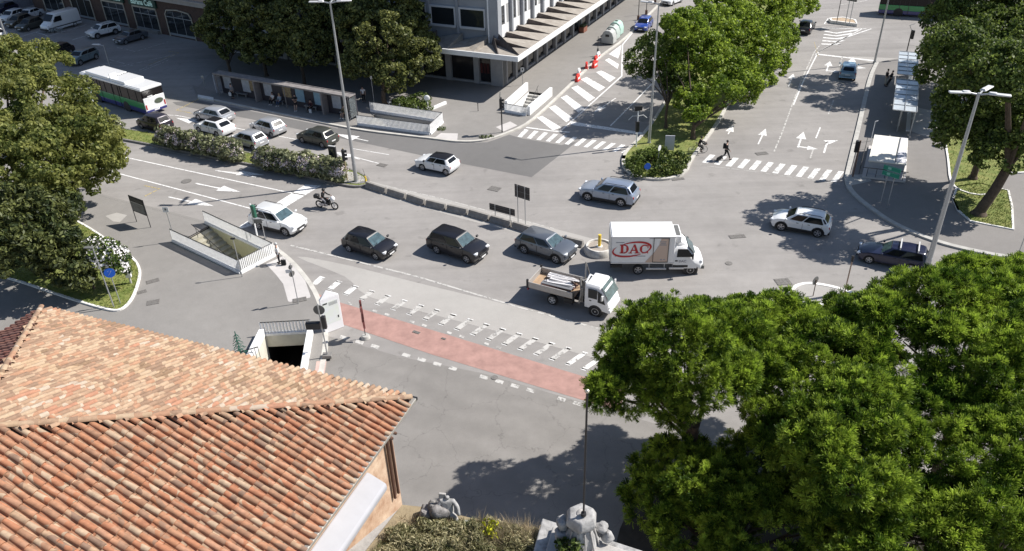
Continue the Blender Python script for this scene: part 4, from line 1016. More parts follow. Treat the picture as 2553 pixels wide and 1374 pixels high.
# ---- panel van
def box_loft(b, secs):
    """secs: list of (x, [(y,z)...]) closed rings"""
    n = len(secs[0][1]); o = len(b.v); vs = [(x, y, z) for x, r_ in secs for y, z in r_]; fs = []
    for j in range(len(secs)-1):
        for i in range(n): fs.append((j*n+i, j*n+(i+1) % n, (j+1)*n+(i+1) % n, (j+1)*n+i))
    fs.append(tuple(range(n-1, -1, -1))); fs.append(tuple((len(secs)-1)*n+i for i in range(n))); b.add(vs, fs)
def ring_(w_, z0, z1, r=.12, wt=None):
    wt = wt or w_
    return [(-w_, z0), (-w_, z1-.5), (-wt, z1-r), (-wt+r, z1), (wt-r, z1), (wt, z1-r), (w_, z1-.5), (w_, z0)]
def make_van(label):
    t = thing('panel_van', label, 'van'); w_ = .98
    b = MB(); box_loft(b, [(-2.75, ring_(w_-.03, .35, 2.35, .15, w_-.1)), (-2.7, ring_(w_, .3, 2.45, .12, w_-.06)), (.9, ring_(w_, .3, 2.45, .12, w_-.06)), (1.15, ring_(w_, .3, 2.38, .15, w_-.1)), (1.95, ring_(w_-.02, .3, 1.45, .2, w_-.08)), (2.6, ring_(w_-.08, .3, 1.12, .2, w_-.15)), (2.75, ring_(w_-.18, .35, .85, .1, w_-.25))]); b.build('body', P_WHITE, t, bevel=.03)
    b = MB(); b.add([(1.2, -.8, 2.28), (1.2, .8, 2.28), (1.97, .86, 1.5), (1.97, -.86, 1.5)], [(0, 3, 2, 1)]); b.v = [(x+.03, y, z+.04) for x, y, z in b.v]; b.build('windscreen', GLASS, t)
    for s in (-1, 1):
        b = MB(); b.plate([(.25, 1.35), (1.65, 1.35), (1.2, 2.05), (.25, 2.05)], .05); b.v = [(x, y+s*.985, z) for x, y, z in b.v]; b.build('side_window', GLASS, t)
        b = MB(); b.cb((2.55, s*.68, .95), .2, .35, .2); b.build('headlight', LAMPW, t, bevel=.03); b = MB(); b.cb((-2.74, s*.88, 1.2), .06, .12, .5); b.build('taillight', LAMPR, t)
        b = MB(); b.cb((1.55, s*1.12, 1.55), .12, .2, .3); b.build('door_mirror', BLACK, t, bevel=.02)
        b = MB(); b.box(-2.7, 2.5, s*.985-.015, s*.985+.015, .6, .72); b.build('side_moulding', BLACK, t)
        for ax in (1.75, -1.6): wheel(t, ax, s*.88, .34)
    b = MB(); b.box(2.5, 2.82, -.85, .85, .35, .6); b.build('front_bumper', BLACK, t, bevel=.04)
    t['_ax'] = (1.75, -1.6, 2.0); return t
place(make_van('white panel van parked among dark cars in the upper left car park'), (188,66), (139,80), 'L')

# ---- refrigerated box truck
t = thing('box_truck', 'white refrigerated box truck with red DAC lettering on its side', 'truck')
b = MB(); b.box(-2.98, 1.22, -1.05, 1.05, .95, 3.02); b.build('cargo_box', WHITE, t, bevel=.03)
b = MB(); 
for y in (-1.06, 1.06): b.box(-3.0, 1.24, y-.012, y+.012, 2.92, 3.01); b.box(-3.0, 1.24, y-.012, y+.012, .93, 1.02)
b.build('box_edge_trim', STEELP, t)
b = MB(); b.box(-3.04, -2.985, -1.0, 1.0, 1.0, 2.97); b.build('rear_door', STEELP, t)
b = MB(); b.box(-3.0, 1.9, -.42, .42, .5, .8); b.box(-3.0, -2.2, -.95, .95, .55, .75); b.build('chassis', BLACK, t)
DACM = mat('dac_red', (.48, .025, .03), .6); GR = mat('decal_grey', (.30, .3, .33), .6); TAN = mat('door_decal_tan', (.56, .43, .35), .6)
def glyph(polys, ox):
    for P in polys: b.add([(-2.44+(ox+x+2.47)*.86, -1.071, 1.74+y) for x, y in P], [tuple(range(len(P)))])
b = MB()
def arcband(cx_, cy_, rx, ry, w0, w1, a0, a1, n=14):
    out = []
    for i in range(n):
        q = []
        for k, s in ((0, i/n), (0, (i+1)/n), (1, (i+1)/n), (1, i/n)):
            a = a0+(a1-a0)*s; w_ = w0+(w1-w0)*abs(math.sin(a)); rr = (rx-(w_ if k else 0), ry-(w0*.45+(w_-w0)*.0 if k and abs(math.sin(a)) > .8 else (w_*.6 if k else 0))); q.append((cx_+math.cos(a)*rr[0], cy_+math.sin(a)*rr[1]))
        out.append(q[::-1] if a1 > a0 else q)
    return out
H_ = .68
glyph([[(.08,0),(.28,0),(.28,H_),(.08,H_)], [(0,0),(.42,0),(.42,.07),(0,.07)], [(0,H_-.07),(.42,H_-.07),(.42,H_),(0,H_)]]+arcband(.34,H_/2,.36,H_/2,.20,.12,R(-90),R(90)), -2.47)
glyph([[(.02,0),(.12,0),(.40,H_),(.34,H_)], [(.30,H_),(.46,H_),(.74,0),(.52,0)], [(.16,.2),(.56,.2),(.56,.28),(.16,.28)], [(-.06,0),(.22,0),(.22,.065),(-.06,.065)], [(.42,0),(.82,0),(.82,.065),(.42,.065)]], -1.72)
glyph(arcband(.38,H_/2,.38,H_/2,.20,.12,R(48),R(312))+[[(.60,.40),(.67,.40),(.67,H_),(.60,H_)], [(.60,0),(.67,0),(.67,.2),(.60,.2)]], -.86-.07)
b.build('logo_letters', DACM, t)
b = MB()
def swoosh(a0, a1, rx, rz, cx_, cz_, wmax, tilt):
    n = 22; pi = []; po = []
    for i in range(n+1):
        s = i/n; a = a0+(a1-a0)*s; w_ = wmax*math.sin(math.pi*min(1, .04+s*.96))**.8+.004
        for L_, k in ((pi, -.5), (po, .5)):
            x = math.cos(a)*(rx+w_*k); z = math.sin(a)*(rz+w_*k); L_.append((cx_+x*math.cos(tilt)-z*math.sin(tilt), cz_+x*math.sin(tilt)+z*math.cos(tilt)))
    for i in range(n): b.add([(p[0], -1.07, p[1]) for p in (pi[i], pi[i+1], po[i+1], po[i])], [(0, 1, 2, 3) if a1 < a0 else (3, 2, 1, 0)])
swoosh(R(118), R(-62), 1.25, .52, -1.62, 2.05, .15, R(10)); swoosh(R(298), R(138), 1.25, .52, -1.66, 2.05, .15, R(10))
b.build('logo_swoosh', DACM, t)
b = MB(); b.box(-2.75, -.7, -1.068, -1.06, 1.50, 1.545); b.box(-2.7, -2.15, -1.068, -1.06, 2.55, 2.60); b.box(-.5, -.2, -1.068, -1.06, 2.86, 2.93); b.build('small_print', GR, t)
b = MB(); b.plate([(-.7, 1.04), (.78, 1.04), (.78, 2.86), (.28, 2.86), (.18, 2.4), (-.1, 1.85)], .01); b.v = [(x, y-1.066, z) for x, y, z in b.v]; b.build('door_decal', TAN, t)
b = MB(); X0, X1 = -.2, .8
for a, c in (((X0, 1.06), (X1, 1.06)), ((X1, 1.06), (X1, 2.92)), ((X1, 2.92), (X0, 2.92)), ((X0, 2.92), (X0, 1.06))): b.bar((a[0], -1.08, a[1]), (c[0], -1.08, c[1]), .03, .035)
b.build('side_door_frame', BLACK, t)
b = MB(); b.box(.2, .62, -1.078, -1.07, 2.6, 2.66); b.box(.25, .6, -1.078, -1.07, 2.47, 2.53); b.box(.2, .66, -1.078, -1.07, 2.36, 2.42); b.box(.3, .42, -1.078, -1.07, 1.2, 1.3); b.box(.5, .62, -1.078, -1.07, 1.22, 1.3); b.build('door_print', GR, t)
b = MB(); b.box(1.22, 1.66, -.85, .85, 2.42, 2.92); fr = b.build('refrigeration_unit', WHITE, t, bevel=.05); b = MB(); b.box(1.65, 1.68, -.7, .7, 2.5, 2.84); b.build('grille', GR, fr)
b = MB(); b.box(1.3, 1.58, -.7, .7, 2.915, 2.94); b.build('fan_grille', BACKS, fr)
class XB(MB):
    def build(s, *a, **k): s.v = [(1.2+(x-1.0)*.83, y, z) for x, y, z in s.v]; return MB.build(s, *a, **k)
w_ = 1.0
b = XB(); box_loft(b, [(1.0, ring_(w_, .5, 2.25, .15, w_-.12)), (1.75, ring_(w_, .5, 2.25, .2, w_-.16)), (2.1, ring_(w_, .5, 2.1, .2, w_-.18)), (2.75, ring_(w_, .5, 1.42, .2, w_-.1)), (3.25, ring_(w_-.05, .45, 1.22, .2, w_-.18)), (3.5, ring_(w_-.22, .45, .95, .2, w_-.35))]); b.build('cab', WHITE, t, bevel=.04)
b = XB(); box_loft(b, [(1.0, [(-.8, 2.2), (-.7, 2.55), (.7, 2.55), (.8, 2.2)]), (1.5, [(-.78, 2.2), (-.65, 2.5), (.65, 2.5), (.78, 2.2)]), (2.0, [(-.7, 2.1), (-.6, 2.2), (.6, 2.2), (.7, 2.1)])]); b.build('wind_deflector', WHITE, t, bevel=.06)
b = XB(); b.add([(2.17, -.74, 2.06), (2.17, .74, 2.06), (2.80, .86, 1.47), (2.80, -.86, 1.47)], [(0, 3, 2, 1)]); b.v = [(x+.02, y, z+.04) for x, y, z in b.v]; b.build('windscreen', GLASSL, t)
for s in (-1, 1):
    b = XB(); b.plate([(1.25, 1.42), (2.62, 1.42), (2.1, 2.02), (1.3, 2.02)], .05); b.v = [(x, y+s*(w_-.0), z) for x, y, z in b.v]; b.build('side_window', GLASS, t)
    b = XB(); b.box(1.0, 2.2, s*w_-.02, s*w_+.02, .62, .78); b.build('door_cladding', BLACK, t)
    b = XB(); b.cb((2.5, s*1.2, 1.55), .1, .2, .34); b.bar((2.5, s*.98, 1.5), (2.5, s*1.15, 1.5), .04); b.build('door_mirror', BLACK, t, bevel=.02)
    b = XB(); b.cb((3.28, s*.72, .95), .2, .3, .22); b.build('headlight', LAMPW, t, bevel=.03)
    for ax in (2.42, -1.12): wheel(t, ax, s*(w_-.13), .36, w_=.24)
    b = MB(); b.cyl((0, 0, 0), .5, .3, 18); b.v = [(2.42+x, s*(w_-.02)-(z-.0)*s, .38+y) for x, y, z in b.v]; b.build('wheel_arch', BLACK, t)
b = XB(); b.box(3.2, 3.6, -.9, .9, .4, .68); b.build('front_bumper', BACKS, t, bevel=.06)
b = MB(); b.box(-.6, .75, -1.12, -1.0, .5, .58); b.bar((-.4, -1.05, .55), (-.4, -1.0, .95), .03); b.bar((.62, -1.05, .55), (.62, -1.0, .95), .03); b.box(.95, 1.95, -1.06, -1.0, .48, .62); b.build('side_guard', STEELP, t)
text('door_logo', 'DAC', .24, GR, t, (1.82, -1.018, 1.08), (R(90), 0, 0), .003, .006)
b = XB(); b.cb((1.25, -1.01, 1.12), .2, .03, .09); b.build('door_handle', BLACK, t)
t['_ax'] = (2.42, -1.12, 2.0)
place(t, (1592,683), (1717,683), 'R')

# ---- small tipper lorry with crane
t = thing('tipper_truck', 'small white dropside lorry carrying scrap metal behind its folded crane', 'truck')
DROP = mat('dropside_aluminium', (.42, .40, .38), .6, .3, var=.08, vs=4)
b = MB()
for s in (-1, 1): b.box(-2.85, .35, s*1.0-.03, s*1.0+.03, .95, 1.38)
b.box(-2.88, -2.82, -1.0, 1.0, .95, 1.38); b.build('dropside', DROP, t, bevel=.01)
b = MB()
for s in (-1, 1): b.box(-2.92, -2.80, s*1.02-.06, s*1.02+.06, .9, 1.55); b.box(.33, .42, s*1.0-.05, s*1.0+.05, .9, 1.5)
b.build('corner_post', DARKM, t)
b = MB(); b.box(-2.82, .35, -.97, .97, .90, .96); b.build('load_floor', mat('plywood_floor', (.36, .25, .16), .85, var=.15, vs=3), t)
b = MB(); b.box(-2.7, 2.3, -.4, .4, .5, .8); b.box(-2.5, .2, -.8, .8, .78, .9); b.box(-.3, .3, -.95, -.6, .45, .8); b.build('chassis', BLACK, t)
cb_ = MB(); w_ = .92
box_loft(cb_, [(1.12, ring_(w_, .55, 2.12, .1, w_-.08)), (1.25, ring_(w_, .55, 2.17, .12, w_-.1)), (2.05, ring_(w_, .55, 2.17, .12, w_-.1)), (2.35, ring_(w_-.01, .5, 1.9, .2, w_-.1)), (2.68, ring_(w_-.03, .45, 1.2, .2, w_-.1)), (2.76, ring_(w_-.08, .45, .9, .1, w_-.14))]); cb_.build('cab', WHITE, t, bevel=.04)
b = MB(); b.add([(2.14, -.76, 2.1), (2.14, .76, 2.1), (2.66, .82, 1.28), (2.66, -.82, 1.28)], [(0, 3, 2, 1)]); b.v = [(x+.05, y, z+.03) for x, y, z in b.v]; b.build('windscreen', GLASSL, t)
for s in (-1, 1):
    b = MB(); b.plate([(1.35, 1.3), (1.95, 1.3), (1.95, 1.95), (1.35, 1.95)], .05); b.v = [(x, y+s*(w_-.01), z) for x, y, z in b.v]; b.build('side_window', GLASS, t)
    b = MB(); b.plate([(2.0, 1.1), (2.5, 1.05), (2.25, 1.75), (2.0, 1.9)], .05); b.v = [(x, y+s*(w_-.01), z) for x, y, z in b.v]; b.build('side_window', GLASS, t)
    b = MB(); b.cb((2.35, s*1.1, 1.6), .1, .16, .34); b.bar((2.4, s*.9, 1.7), (2.35, s*1.1, 1.7), .03); b.build('door_mirror', STEELP, t, bevel=.02)
    b = MB(); b.cb((2.72, s*.66, .78), .1, .3, .18); b.build('headlight', LAMPW, t, bevel=.03)
    for ax in (1.85, -1.15): wheel(t, ax, s*(w_-.1), .36, STEELP, .24)
    b = MB(); b.cyl((0, 0, 0), .46, .25, 18); b.v = [(1.85+x, s*(w_+.005)-z*s, .38+y) for x, y, z in b.v]; b.build('wheel_arch', BLACK, t)
    b = MB(); b.cb((-2.9, s*.8, .75), .05, .3, .14); b.build('taillight', LAMPR, t)
b = MB(); b.box(2.6, 2.84, -.88, .88, .4, .68); b.build('front_bumper', WHITE, t, bevel=.06)
b = MB(); b.cb((1.5, -.935, 1.12), .14, .02, .06); b.build('door_handle', BLACK, t)
cr_ = MB(); cr_.box(.5, .95, -.25, .25, .8, 1.9); cr_.tube([(.72, 0, 1.5), (.6, -.45, 2.25), (.85, -.85, 1.4), (.75, -.95, .7)], .07, 8); cr_.bar((.7, .1, 1.8), (.45, .75, 2.75), .09, .12); cr_.bar((.45, .75, 2.75), (.75, .8, 1.7), .06, .08); cr_.bar((.9, -.8, .75), (.9, -.8, 1.8), .1)
cr_.build('loading_crane', mat('crane_grey', (.22, .21, .2), .55, .3, var=.2, vs=6), t, bevel=.01)
b = MB(); b.bar((1.05, -.6, .9), (1.05, -.6, 2.2), .07); b.bar((1.05, .1, 2.35), (1.3, .75, 1.75), .08); b.bar((1.05, .1, 2.35), (1.05, -.6, 2.1), .08); b.build('headboard_frame', WHITE, t)
t['_ax'] = (1.85, -1.15, 1.84)
place(t, (1383,759), (1480,785), 'R')
tip = t
SCR = [mat('pale_scrap', (.70, .68, .68), .6), mat('rusty_scrap', (.12, .06, .05), .8), mat('grey_scrap', (.28, .28, .29), .5, .5)]
rs = random.Random(5)
mw_ = Matrix.Translation(tip.location) @ Matrix.Rotation(tip.rotation_euler.z, 4, 'Z')
for i in range(26):                                   # lengths of scrap profile lying on the load floor
    b = MB(); x = rs.uniform(-2.2, -1.7); y = rs.uniform(-.75, .7); L_ = rs.uniform(1.3, 2.2); zz = .99+rs.uniform(0, .3)
    a = Vector((x, y, zz)); c = Vector((min(.2, x+L_), y+rs.uniform(-.2, .2), zz+rs.uniform(-.0, .1)))
    b.bar(a, c, rs.choice((.08, .2, .36)), .05); b.bar(a+Vector((.1, .05, .04)), c+Vector((-.2, .08, .05)), .03)
    o = b.build('scrap_bundle', SCR[(0, 0, 1, 0, 2)[i % 5]]); o.matrix_world = mw_
    tag(o, 'tangled lengths of scrap metal lying in the open bed of the dropside lorry', 'scrap metal', 'scrap metal in the lorry bed')

# ---- city buses
BG = paint('bus_green', (.012, .25, .06)); BN = paint('bus_navy', (.02, .025, .16)); BW = paint('bus_white', (.76, .77, .78)); BGL = mat('bus_glass', (.015, .013, .014), .1, spec=.25)
def make_bus(label, roofm=None):
    t = thing('city_bus', label, 'bus'); L = 5.75; W = 1.27; H = 3.0
    roofm = roofm or BW
    b = MB(); b.box(-L, L, -W, W, .80, 1.5); b.build('green_band', BG, t, bevel=.03)
    b = MB(); b.box(-L+.02, L-.02, -W+.01, W-.01, .32, .80); b.build('lower_skirt', BN, t, bevel=.03)
    b = MB(); b.box(-L+.05, L-.03, -W+.02, W-.02, 1.5, 2.72); b.build('window_band', BGL, t, bevel=.03)
    b = MB(); b.box(-L, L, -W, W, 2.72, H-.05); b.box(-L+.1, L-.1, -W+.12, W-.12, H-.05, H+.02); b.build('roof', roofm, t, bevel=.04)
    b = MB(); b.box(.2, 4.6, -W+.1, W-.1, H, H+.28); b.build('roof_pod', roofm, t, bevel=.08)
    b = MB(); b.box(-2.9, -.1, -W+.1, W-.1, H, H+.26); b.build('roof_pod', roofm, t, bevel=.08)
    b = MB(); b.box(-.25, -.15, .3, 1.1, H+.2, H+.7); b.build('raised_hatch', roofm, t)
    b = MB()
    for i in range(7): b.box(-.2, -.12, -.9+i*.26, -.75+i*.26, H+.02, H+.3)
    b.build('roof_vent', BLACK, t)
    b = MB(); b.box(-L-.06, -L+.03, -W+.05, W-.05, .55, 1.95); b.build('rear_panel', BW, t, bevel=.03)
    b = MB(); b.box(-L-.08, -L+.02, -W+.1, W-.1, .34, .62); b.build('rear_bumper', BN, t, bevel=.03)
    b = MB(); b.box(-L-.01, -L+.06, -W+.12, W-.12, 2.0, 2.68); b.build('rear_window', BGL, t)
    b = MB(); b.cyl((0, 0, 0), .34, .03, 20); b.v = [(-L-.09+z*.5, -.45+x*1.5, 1.35+y*.8) for x, y, z in b.v]; b.build('advert_panel', mat('advert_dark', (.08, .1, .07), .6), t)
    b = MB(); b.box(-L-.08, -L-.05, .1, .7, 2.0, 2.1); b.build('route_panel', PLATE, t)
    b = MB(); b.box(-L-.1, -L-.07, -.3, .3, .45, .58); b.build('licence_plate', PLATE, t)
    for s in (-1, 1):
        b = MB(); b.cb((-L-.06, s*1.08, 1.0), .05, .14, .5); b.build('taillight', LAMPR, t)
        for k in range(7):
            x = -4.7+k*1.45; b = MB(); b.box(x-.03, x+.03, s*(W-.005)-.02, s*(W-.005)+.02, 1.5, 2.7); b.build('window_pillar', BLACK, t)
        for x in (-1.4, 2.0):
            b = MB(); b.box(x, x+.06, s*W-.02, s*W+.02, .4, 2.6); b.box(x+1.15, x+1.21, s*W-.02, s*W+.02, .4, 2.6); b.build('door_edge', DARKM, t)
        for ax in (3.2, -2.3):
            wheel(t, ax, s*(W-.13), .48, STEELP, .26)
            b = MB(); b.cyl((0, 0, 0), .6, .2, 20); b.v = [(ax+x, s*(W+.01)-z*s, .52+y) for x, y, z in b.v]; b.build('wheel_arch', BLACK, t)
    for x in (-4.0, 1.0, 3.6):
        b = MB(); b.box(x, x+.8, -W-.004, -W+.03, 1.55, 2.1); b.build('seat_glimpse', mat('seat_orange', (.16, .075, .045), .5), t)
    t['_ax'] = (3.2, -2.3, 2.5); return t
bus = make_bus('green and white city bus with white roof pods stopped behind the left tree')
place(bus, (341,282), (236,249), 'L')
bus2 = make_bus('green and blue city bus crossing at the top, cut by the photo edge', BN)
put(bus2, (2300,40), az(G(2300,48), G(2225,43)))

# ---- motorcycle and bicycle
def spokewheel(t, x, r, tm=RUBBER, tr=.045):
    q = MB(); P = [(x+math.cos(2*math.pi*i/20)*r, 0, r+tr*.3+math.sin(2*math.pi*i/20)*r) for i in range(21)]; q.tube(P, tr, 6); w_ = q.build('wheel', tm, t, smooth=True)
    q = MB()
    for i in range(8):
        a = math.pi*i/8; q.bar((x-math.cos(a)*r, 0, r+tr*.3-math.sin(a)*r), (x+math.cos(a)*r, 0, r+tr*.3+math.sin(a)*r), .012)
    q.build('spokes', STEELP, w_)
moto = thing('motorcycle', 'black and white motorcycle ridden past the white stop line', 'motorcycle')
spokewheel(moto, .72, .28, RUBBER, .055); spokewheel(moto, -.68, .28, RUBBER, .06)
b = MB(); b.box(-.35, .35, -.16, .16, .35, .62); b.sphere((.15, 0, .82), .32, .17, .16); b.build('engine_and_tank', BLACK, moto, smooth=True)
b = MB(); b.sphere((-.4, 0, .80), .42, .16, .08); b.build('seat', BLACK, moto, smooth=True)
b = MB(); b.box(-1.0, -.6, -.2, .2, .85, 1.15); b.build('top_case', BLACK, moto, bevel=.05)
b = MB(); b.sphere((.62, 0, .92), .2, .2, .22); b.build('front_fairing', WHITE, moto, smooth=True)
b = MB(); b.tube([(.72, 0, .3), (.5, 0, .95)], .04); b.tube([(.45, -.34, 1.02), (.5, 0, .98), (.45, .34, 1.02)], .02); b.build('fork_and_handlebar', STEELP, moto)
b = MB(); b.tube([(-.1, .18, .35), (-.75, .2, .42)], .05); b.box(-.5, .2, -.23, -.17, .3, .5); b.build('exhaust', RIM, moto)
a = G(800,517); c = G(832,521); moto.location = (a+c)/2; moto.rotation_euler = (0, R(-0), az(a, c))
bike = thing('bicycle', 'dark bicycle with basket standing under the central tree', 'bicycle')
spokewheel(bike, .52, .33, RUBBER, .018); spokewheel(bike, -.52, .33, RUBBER, .018)
b = MB()
for a, c in (((-.52, .34), (-.12, .85)), ((-.12, .85), (.38, .82)), ((-.08, .32), (.38, .76)), ((-.08, .32), (-.16, .92)), ((-.52, .34), (-.08, .32)), ((.52, .34), (.36, .95))): b.tube([(a[0], 0, a[1]), (c[0], 0, c[1])], .018, 6)
b.tube([(.28, -.25, 1.0), (.38, 0, 1.0), (.28, .25, 1.0)], .014); b.build('frame', DARKM, bike)
b = MB(); b.sphere((-.17, 0, .95), .13, .08, .04); b.build('saddle', BLACK, bike, smooth=True)
b = MB(); b.box(.45, .75, -.15, .15, .8, 1.02); b.build('basket', BACKS, bike)
a = G(1726,381); c = G(1752,381); bike.location = (a+c)/2; bike.rotation_euler = (0, 0, az(a, c))
# ================================================================ STREET FURNITURE
def top_height(base, ytop):
    g = G(*base); lo, hi = 0, 27
    for _ in range(40):
        m_ = (lo+hi)/2; p = Vector((g.x, g.y, m_-CH)); dep = p.dot(fw); v2 = p.dot(dn)/dep; u2 = p.x/dep; y = PH/2+PF*(-sr*u2+cr*v2)
        if y > ytop: lo = m_
        else: hi = m_
    return m_
def lamp_post(label, base, h, arms, r=.13, z=0, group='tall street lamps'):
    o = G(*base, z); t = thing('street_lamp', label, 'street lamp', o, 0, group)
    b = MB(); b.cyl((0, 0, 0), r*1.9, .25, 14, r*1.6); b.cyl((0, 0, .25), r*1.25, 1.6, 14, r*1.15); b.cyl((0, 0, 1.85), r*1.05, h-1.85, 14, r*.5); b.build('pole', STEEL, t, smooth=True)
    for a in arms:
        d = polar(R(a), 1); b = MB(); b.tube([(0, 0, h-.1), tuple(d*.5+Vector((0, 0, h)))], .05); ar = b.build('arm', STEEL, t)
        b = MB(); b.at((d.x*1.05, d.y*1.05, h+.02), R(a)); b.cb((0, 0, 0), 1.15, .34, .09); b.cb((-.35, 0, .06), .4, .26, .08); b.build('lamp_head', STEELP, t, bevel=.04)
        b = MB(); b.at((d.x*1.15, d.y*1.15, h-.035), R(a)); b.cb((0, 0, 0), .7, .24, .02); b.build('lamp_glass', mat('lamp_glass', (.12, .12, .12), .2), t)
    return t
lamp_post('tall lamp post with twin heads at the tip of the hedge verge, centre left', (889,457), 15.1, (175, 5, 80), .14)
lamp_post('tall lamp post with three heads standing at the right above the pines', (2300,703), 12.9, (170, 40, -25), .16)
lamp_post('lamp post rising out of the central island beside the loose tree', (1618,360), top_height((1618,360), 8), (150,), .11)
lamp_post('dark lamp post at the right street corner near the bus lane', (2180,157), 13, (120, -60), .10)
lamp_post('lamp post cut by the top left corner beside the parked cars', (40,158), 12, (-60,), .12)
def pole_sign(name, label, base, h, cat='sign', face=None, build=None, r=.03, z=KH, pm=STEEL, group=None, A=0):
    o = G(*base, z); t = thing(name, label, cat, o, A, group)
    b = MB(); b.cyl((0, 0, 0), r, h, 8); b.build('post', pm, t, smooth=True)
    return t
def disc(t, z, r, m, back, ang, y=.05, nm='sign_face'):
    b = MB(); b.cyl((0, 0, -.012), r, .012, 20); b.v = [(x, z_, y_) for x, y_, z_ in b.v]
    b.v = [tuple(Matrix.Rotation(ang, 3, 'Z') @ Vector((x, yy-y, zz))+Vector((0, 0, z))) for x, yy, zz in b.v]; o = b.build(nm, m, t)
    b = MB(); b.cyl((0, 0, 0), r*.98, .01, 20); b.v = [(x, z_, y_) for x, y_, z_ in b.v]
    b.v = [tuple(Matrix.Rotation(ang, 3, 'Z') @ Vector((x, yy-y+.004, zz))+Vector((0, 0, z))) for x, yy, zz in b.v]; b.build('sign_back', back, t)
    return o
CAMA = 0   # sign planes: normal -y faces us at angle 0
# board on two posts at the left
a = G(341,553,KH); c = G(376,567,KH); o = a; t = thing('notice_board', 'dark board on two posts at the left pavement, casting a slanted shadow', 'board', o, az(a, c))
W_ = (c-a).length; hb = 2.35
b = MB(); b.cyl((0, 0, 0), .03, hb, 8); b.build('post', DARKM, t); b = MB(); b.cyl((W_, 0, 0), .03, hb, 8); b.build('post', DARKM, t)
b = MB(); b.box(-.02, W_+.02, -.03, .03, 1.0, hb); b.build('board_frame', DARKM, t)
BSC = mat('board_picture', (.055, .06, .065), .4, col2=(.16, .17, .18), vs=3, var=.1)
b = MB(); b.box(.06, W_-.06, -.045, -.03, 1.08, 1.85); b.build('board_picture', BSC, t); b = MB(); b.box(.1, W_-.1, -.045, -.03, 1.9, 2.25); b.build('board_heading', DARKM, t)
b = MB(); b.box(.12, W_-.12, -.05, -.045, 1.86, 1.89); b.build('divider_line', STEELP, t)
# white small sign
t = pole_sign('bus_stop_sign', 'small white square sign on a thin pole at the corner of the stair railing', (437,603), 2.75)
b = MB(); b.cb((0, -.04, 2.75), .42, .02, .42); b.build('sign_face', WHITE, t); b = MB(); b.cb((0, -.055, 2.77), .12, .008, .14); b.build('pictogram', BACKS, t)
t = pole_sign('street_lantern_sign', 'thin pole with a tiny head at the lower corner of the stair railing', (604,690), 3.1, 'pole'); b = MB(); b.cb((0, 0, 3.05), .3, .1, .1); b.build('sign_face', DARKM, t)
# signs with round plates
t = pole_sign('road_sign', 'thin pole with round sign back on the white paving strip', (744,757), 3.1, 'road sign'); disc(t, 2.3, .22, WHITE, BACKS, R(230)); disc(t, 2.8, .16, WHITE, BACKS, R(230)); b = MB(); b.cb((-.22, 0, 2.5), .35, .02, .25); b.build('sub_plate', WHITE, t)
# signal group at the front with concrete foot
o = G(817,890,KH); t = thing('signal_pole', 'pole with round sign back, dark signal and square foot beside the underpass wall', 'signal pole', o)
b = MB(); b.cyl((0, 0, .1), .045, 3.7, 10); b.build('pole', STEEL, t)
b = MB(); b.box(-.28, .28, -.2, .2, 0, .22); b.build('foot', CONCD, t, bevel=.02)
disc(t, 3.35, .33, BACKS, BACKS, R(180), .07); b = MB(); b.box(.05, .3, -.12, .12, 2.1, 2.95); b.build('signal_housing', BLACK, t, bevel=.03)
b = MB(); b.box(-.9, -.08, -.14, .14, 2.1, 2.55); b.build('signal_housing', DARKM, t, bevel=.03)
# white totem board
o = G(834,822,.01); t = thing('map_totem', 'tall white map totem with a pointed top beside the start of the red path', 'totem', o, R(34))
b = MB(); b.box(-.62, .62, -.07, .07, 0, 2.45); b.build('body', mat('bright_white_panel', (.88, .88, .9), .5), t, bevel=.02)
b = MB(); b.add([(-.62, -.07, 2.45), (.62, -.07, 2.45), (.62, .07, 2.45), (-.62, .07, 2.45), (-.1, 0, 3.0)], [(0, 1, 4), (1, 2, 4), (2, 3, 4), (3, 0, 4)]); b.build('pointed_top', mat('bright_white_panel', (.88, .88, .9), .5), t)
b = MB(); b.box(-.5, .5, -.075, -.07, .6, 2.2); b.build('map_panel', mat('map_print', (.80, .82, .87), .6, col2=(.78, .84, .74), vs=1.6, var=.1), t)
b = MB(); b.box(-.48, -.2, -.082, -.075, 2.06, 2.15); b.build('heading_mark', BLACK, t); b = MB(); b.box(.34, .42, -.082, -.075, .85, 1.02); b.build('pictogram', BLACK, t)
b = MB()
for k in range(5): b.box(-.1, .45, -.082, -.075, 2.1-k*.05, 2.11-k*.05)
b.build('text_lines', BACKS, t)
# walking figure cut from sheet metal on a round base
o = G(912,843); A_ = az(Vector((0, 0, 0)), Vector((o.x, o.y, 0)))+R(4)
t = thing('figure_sculpture', 'thin red brown sheet metal walking figure on a round white concrete base', 'sculpture', o, A_)
b = MB(); b.cyl((0, 0, 0), .30, .22, 20, .22); b.build('base', CONC, t, bevel=.02)
b = MB(); b.cyl((0, 0, .2), .025, .8, 8); b.build('post', DARKM, t)
fig = [(-.28,.9),(-.12,.92),(-.05,1.35),(.1,1.3),(.3,.98),(.42,1.08),(.22,1.5),(.12,1.75),(.2,2.0),(.33,1.75),(.42,1.8),(.28,2.25),(.1,2.35),(.12,2.45),(.16,2.62),(.08,2.78),(-.06,2.78),(-.1,2.6),(-.05,2.42),(-.2,2.35),(-.3,2.0),(-.28,1.6),(-.15,1.6),(-.14,1.3)]
b = MB(); b.plate(fig, .12); b.build('figure_plate', mat('rusty_red_sheet', (.17, .05, .045), .7, var=.3, vs=5), t)
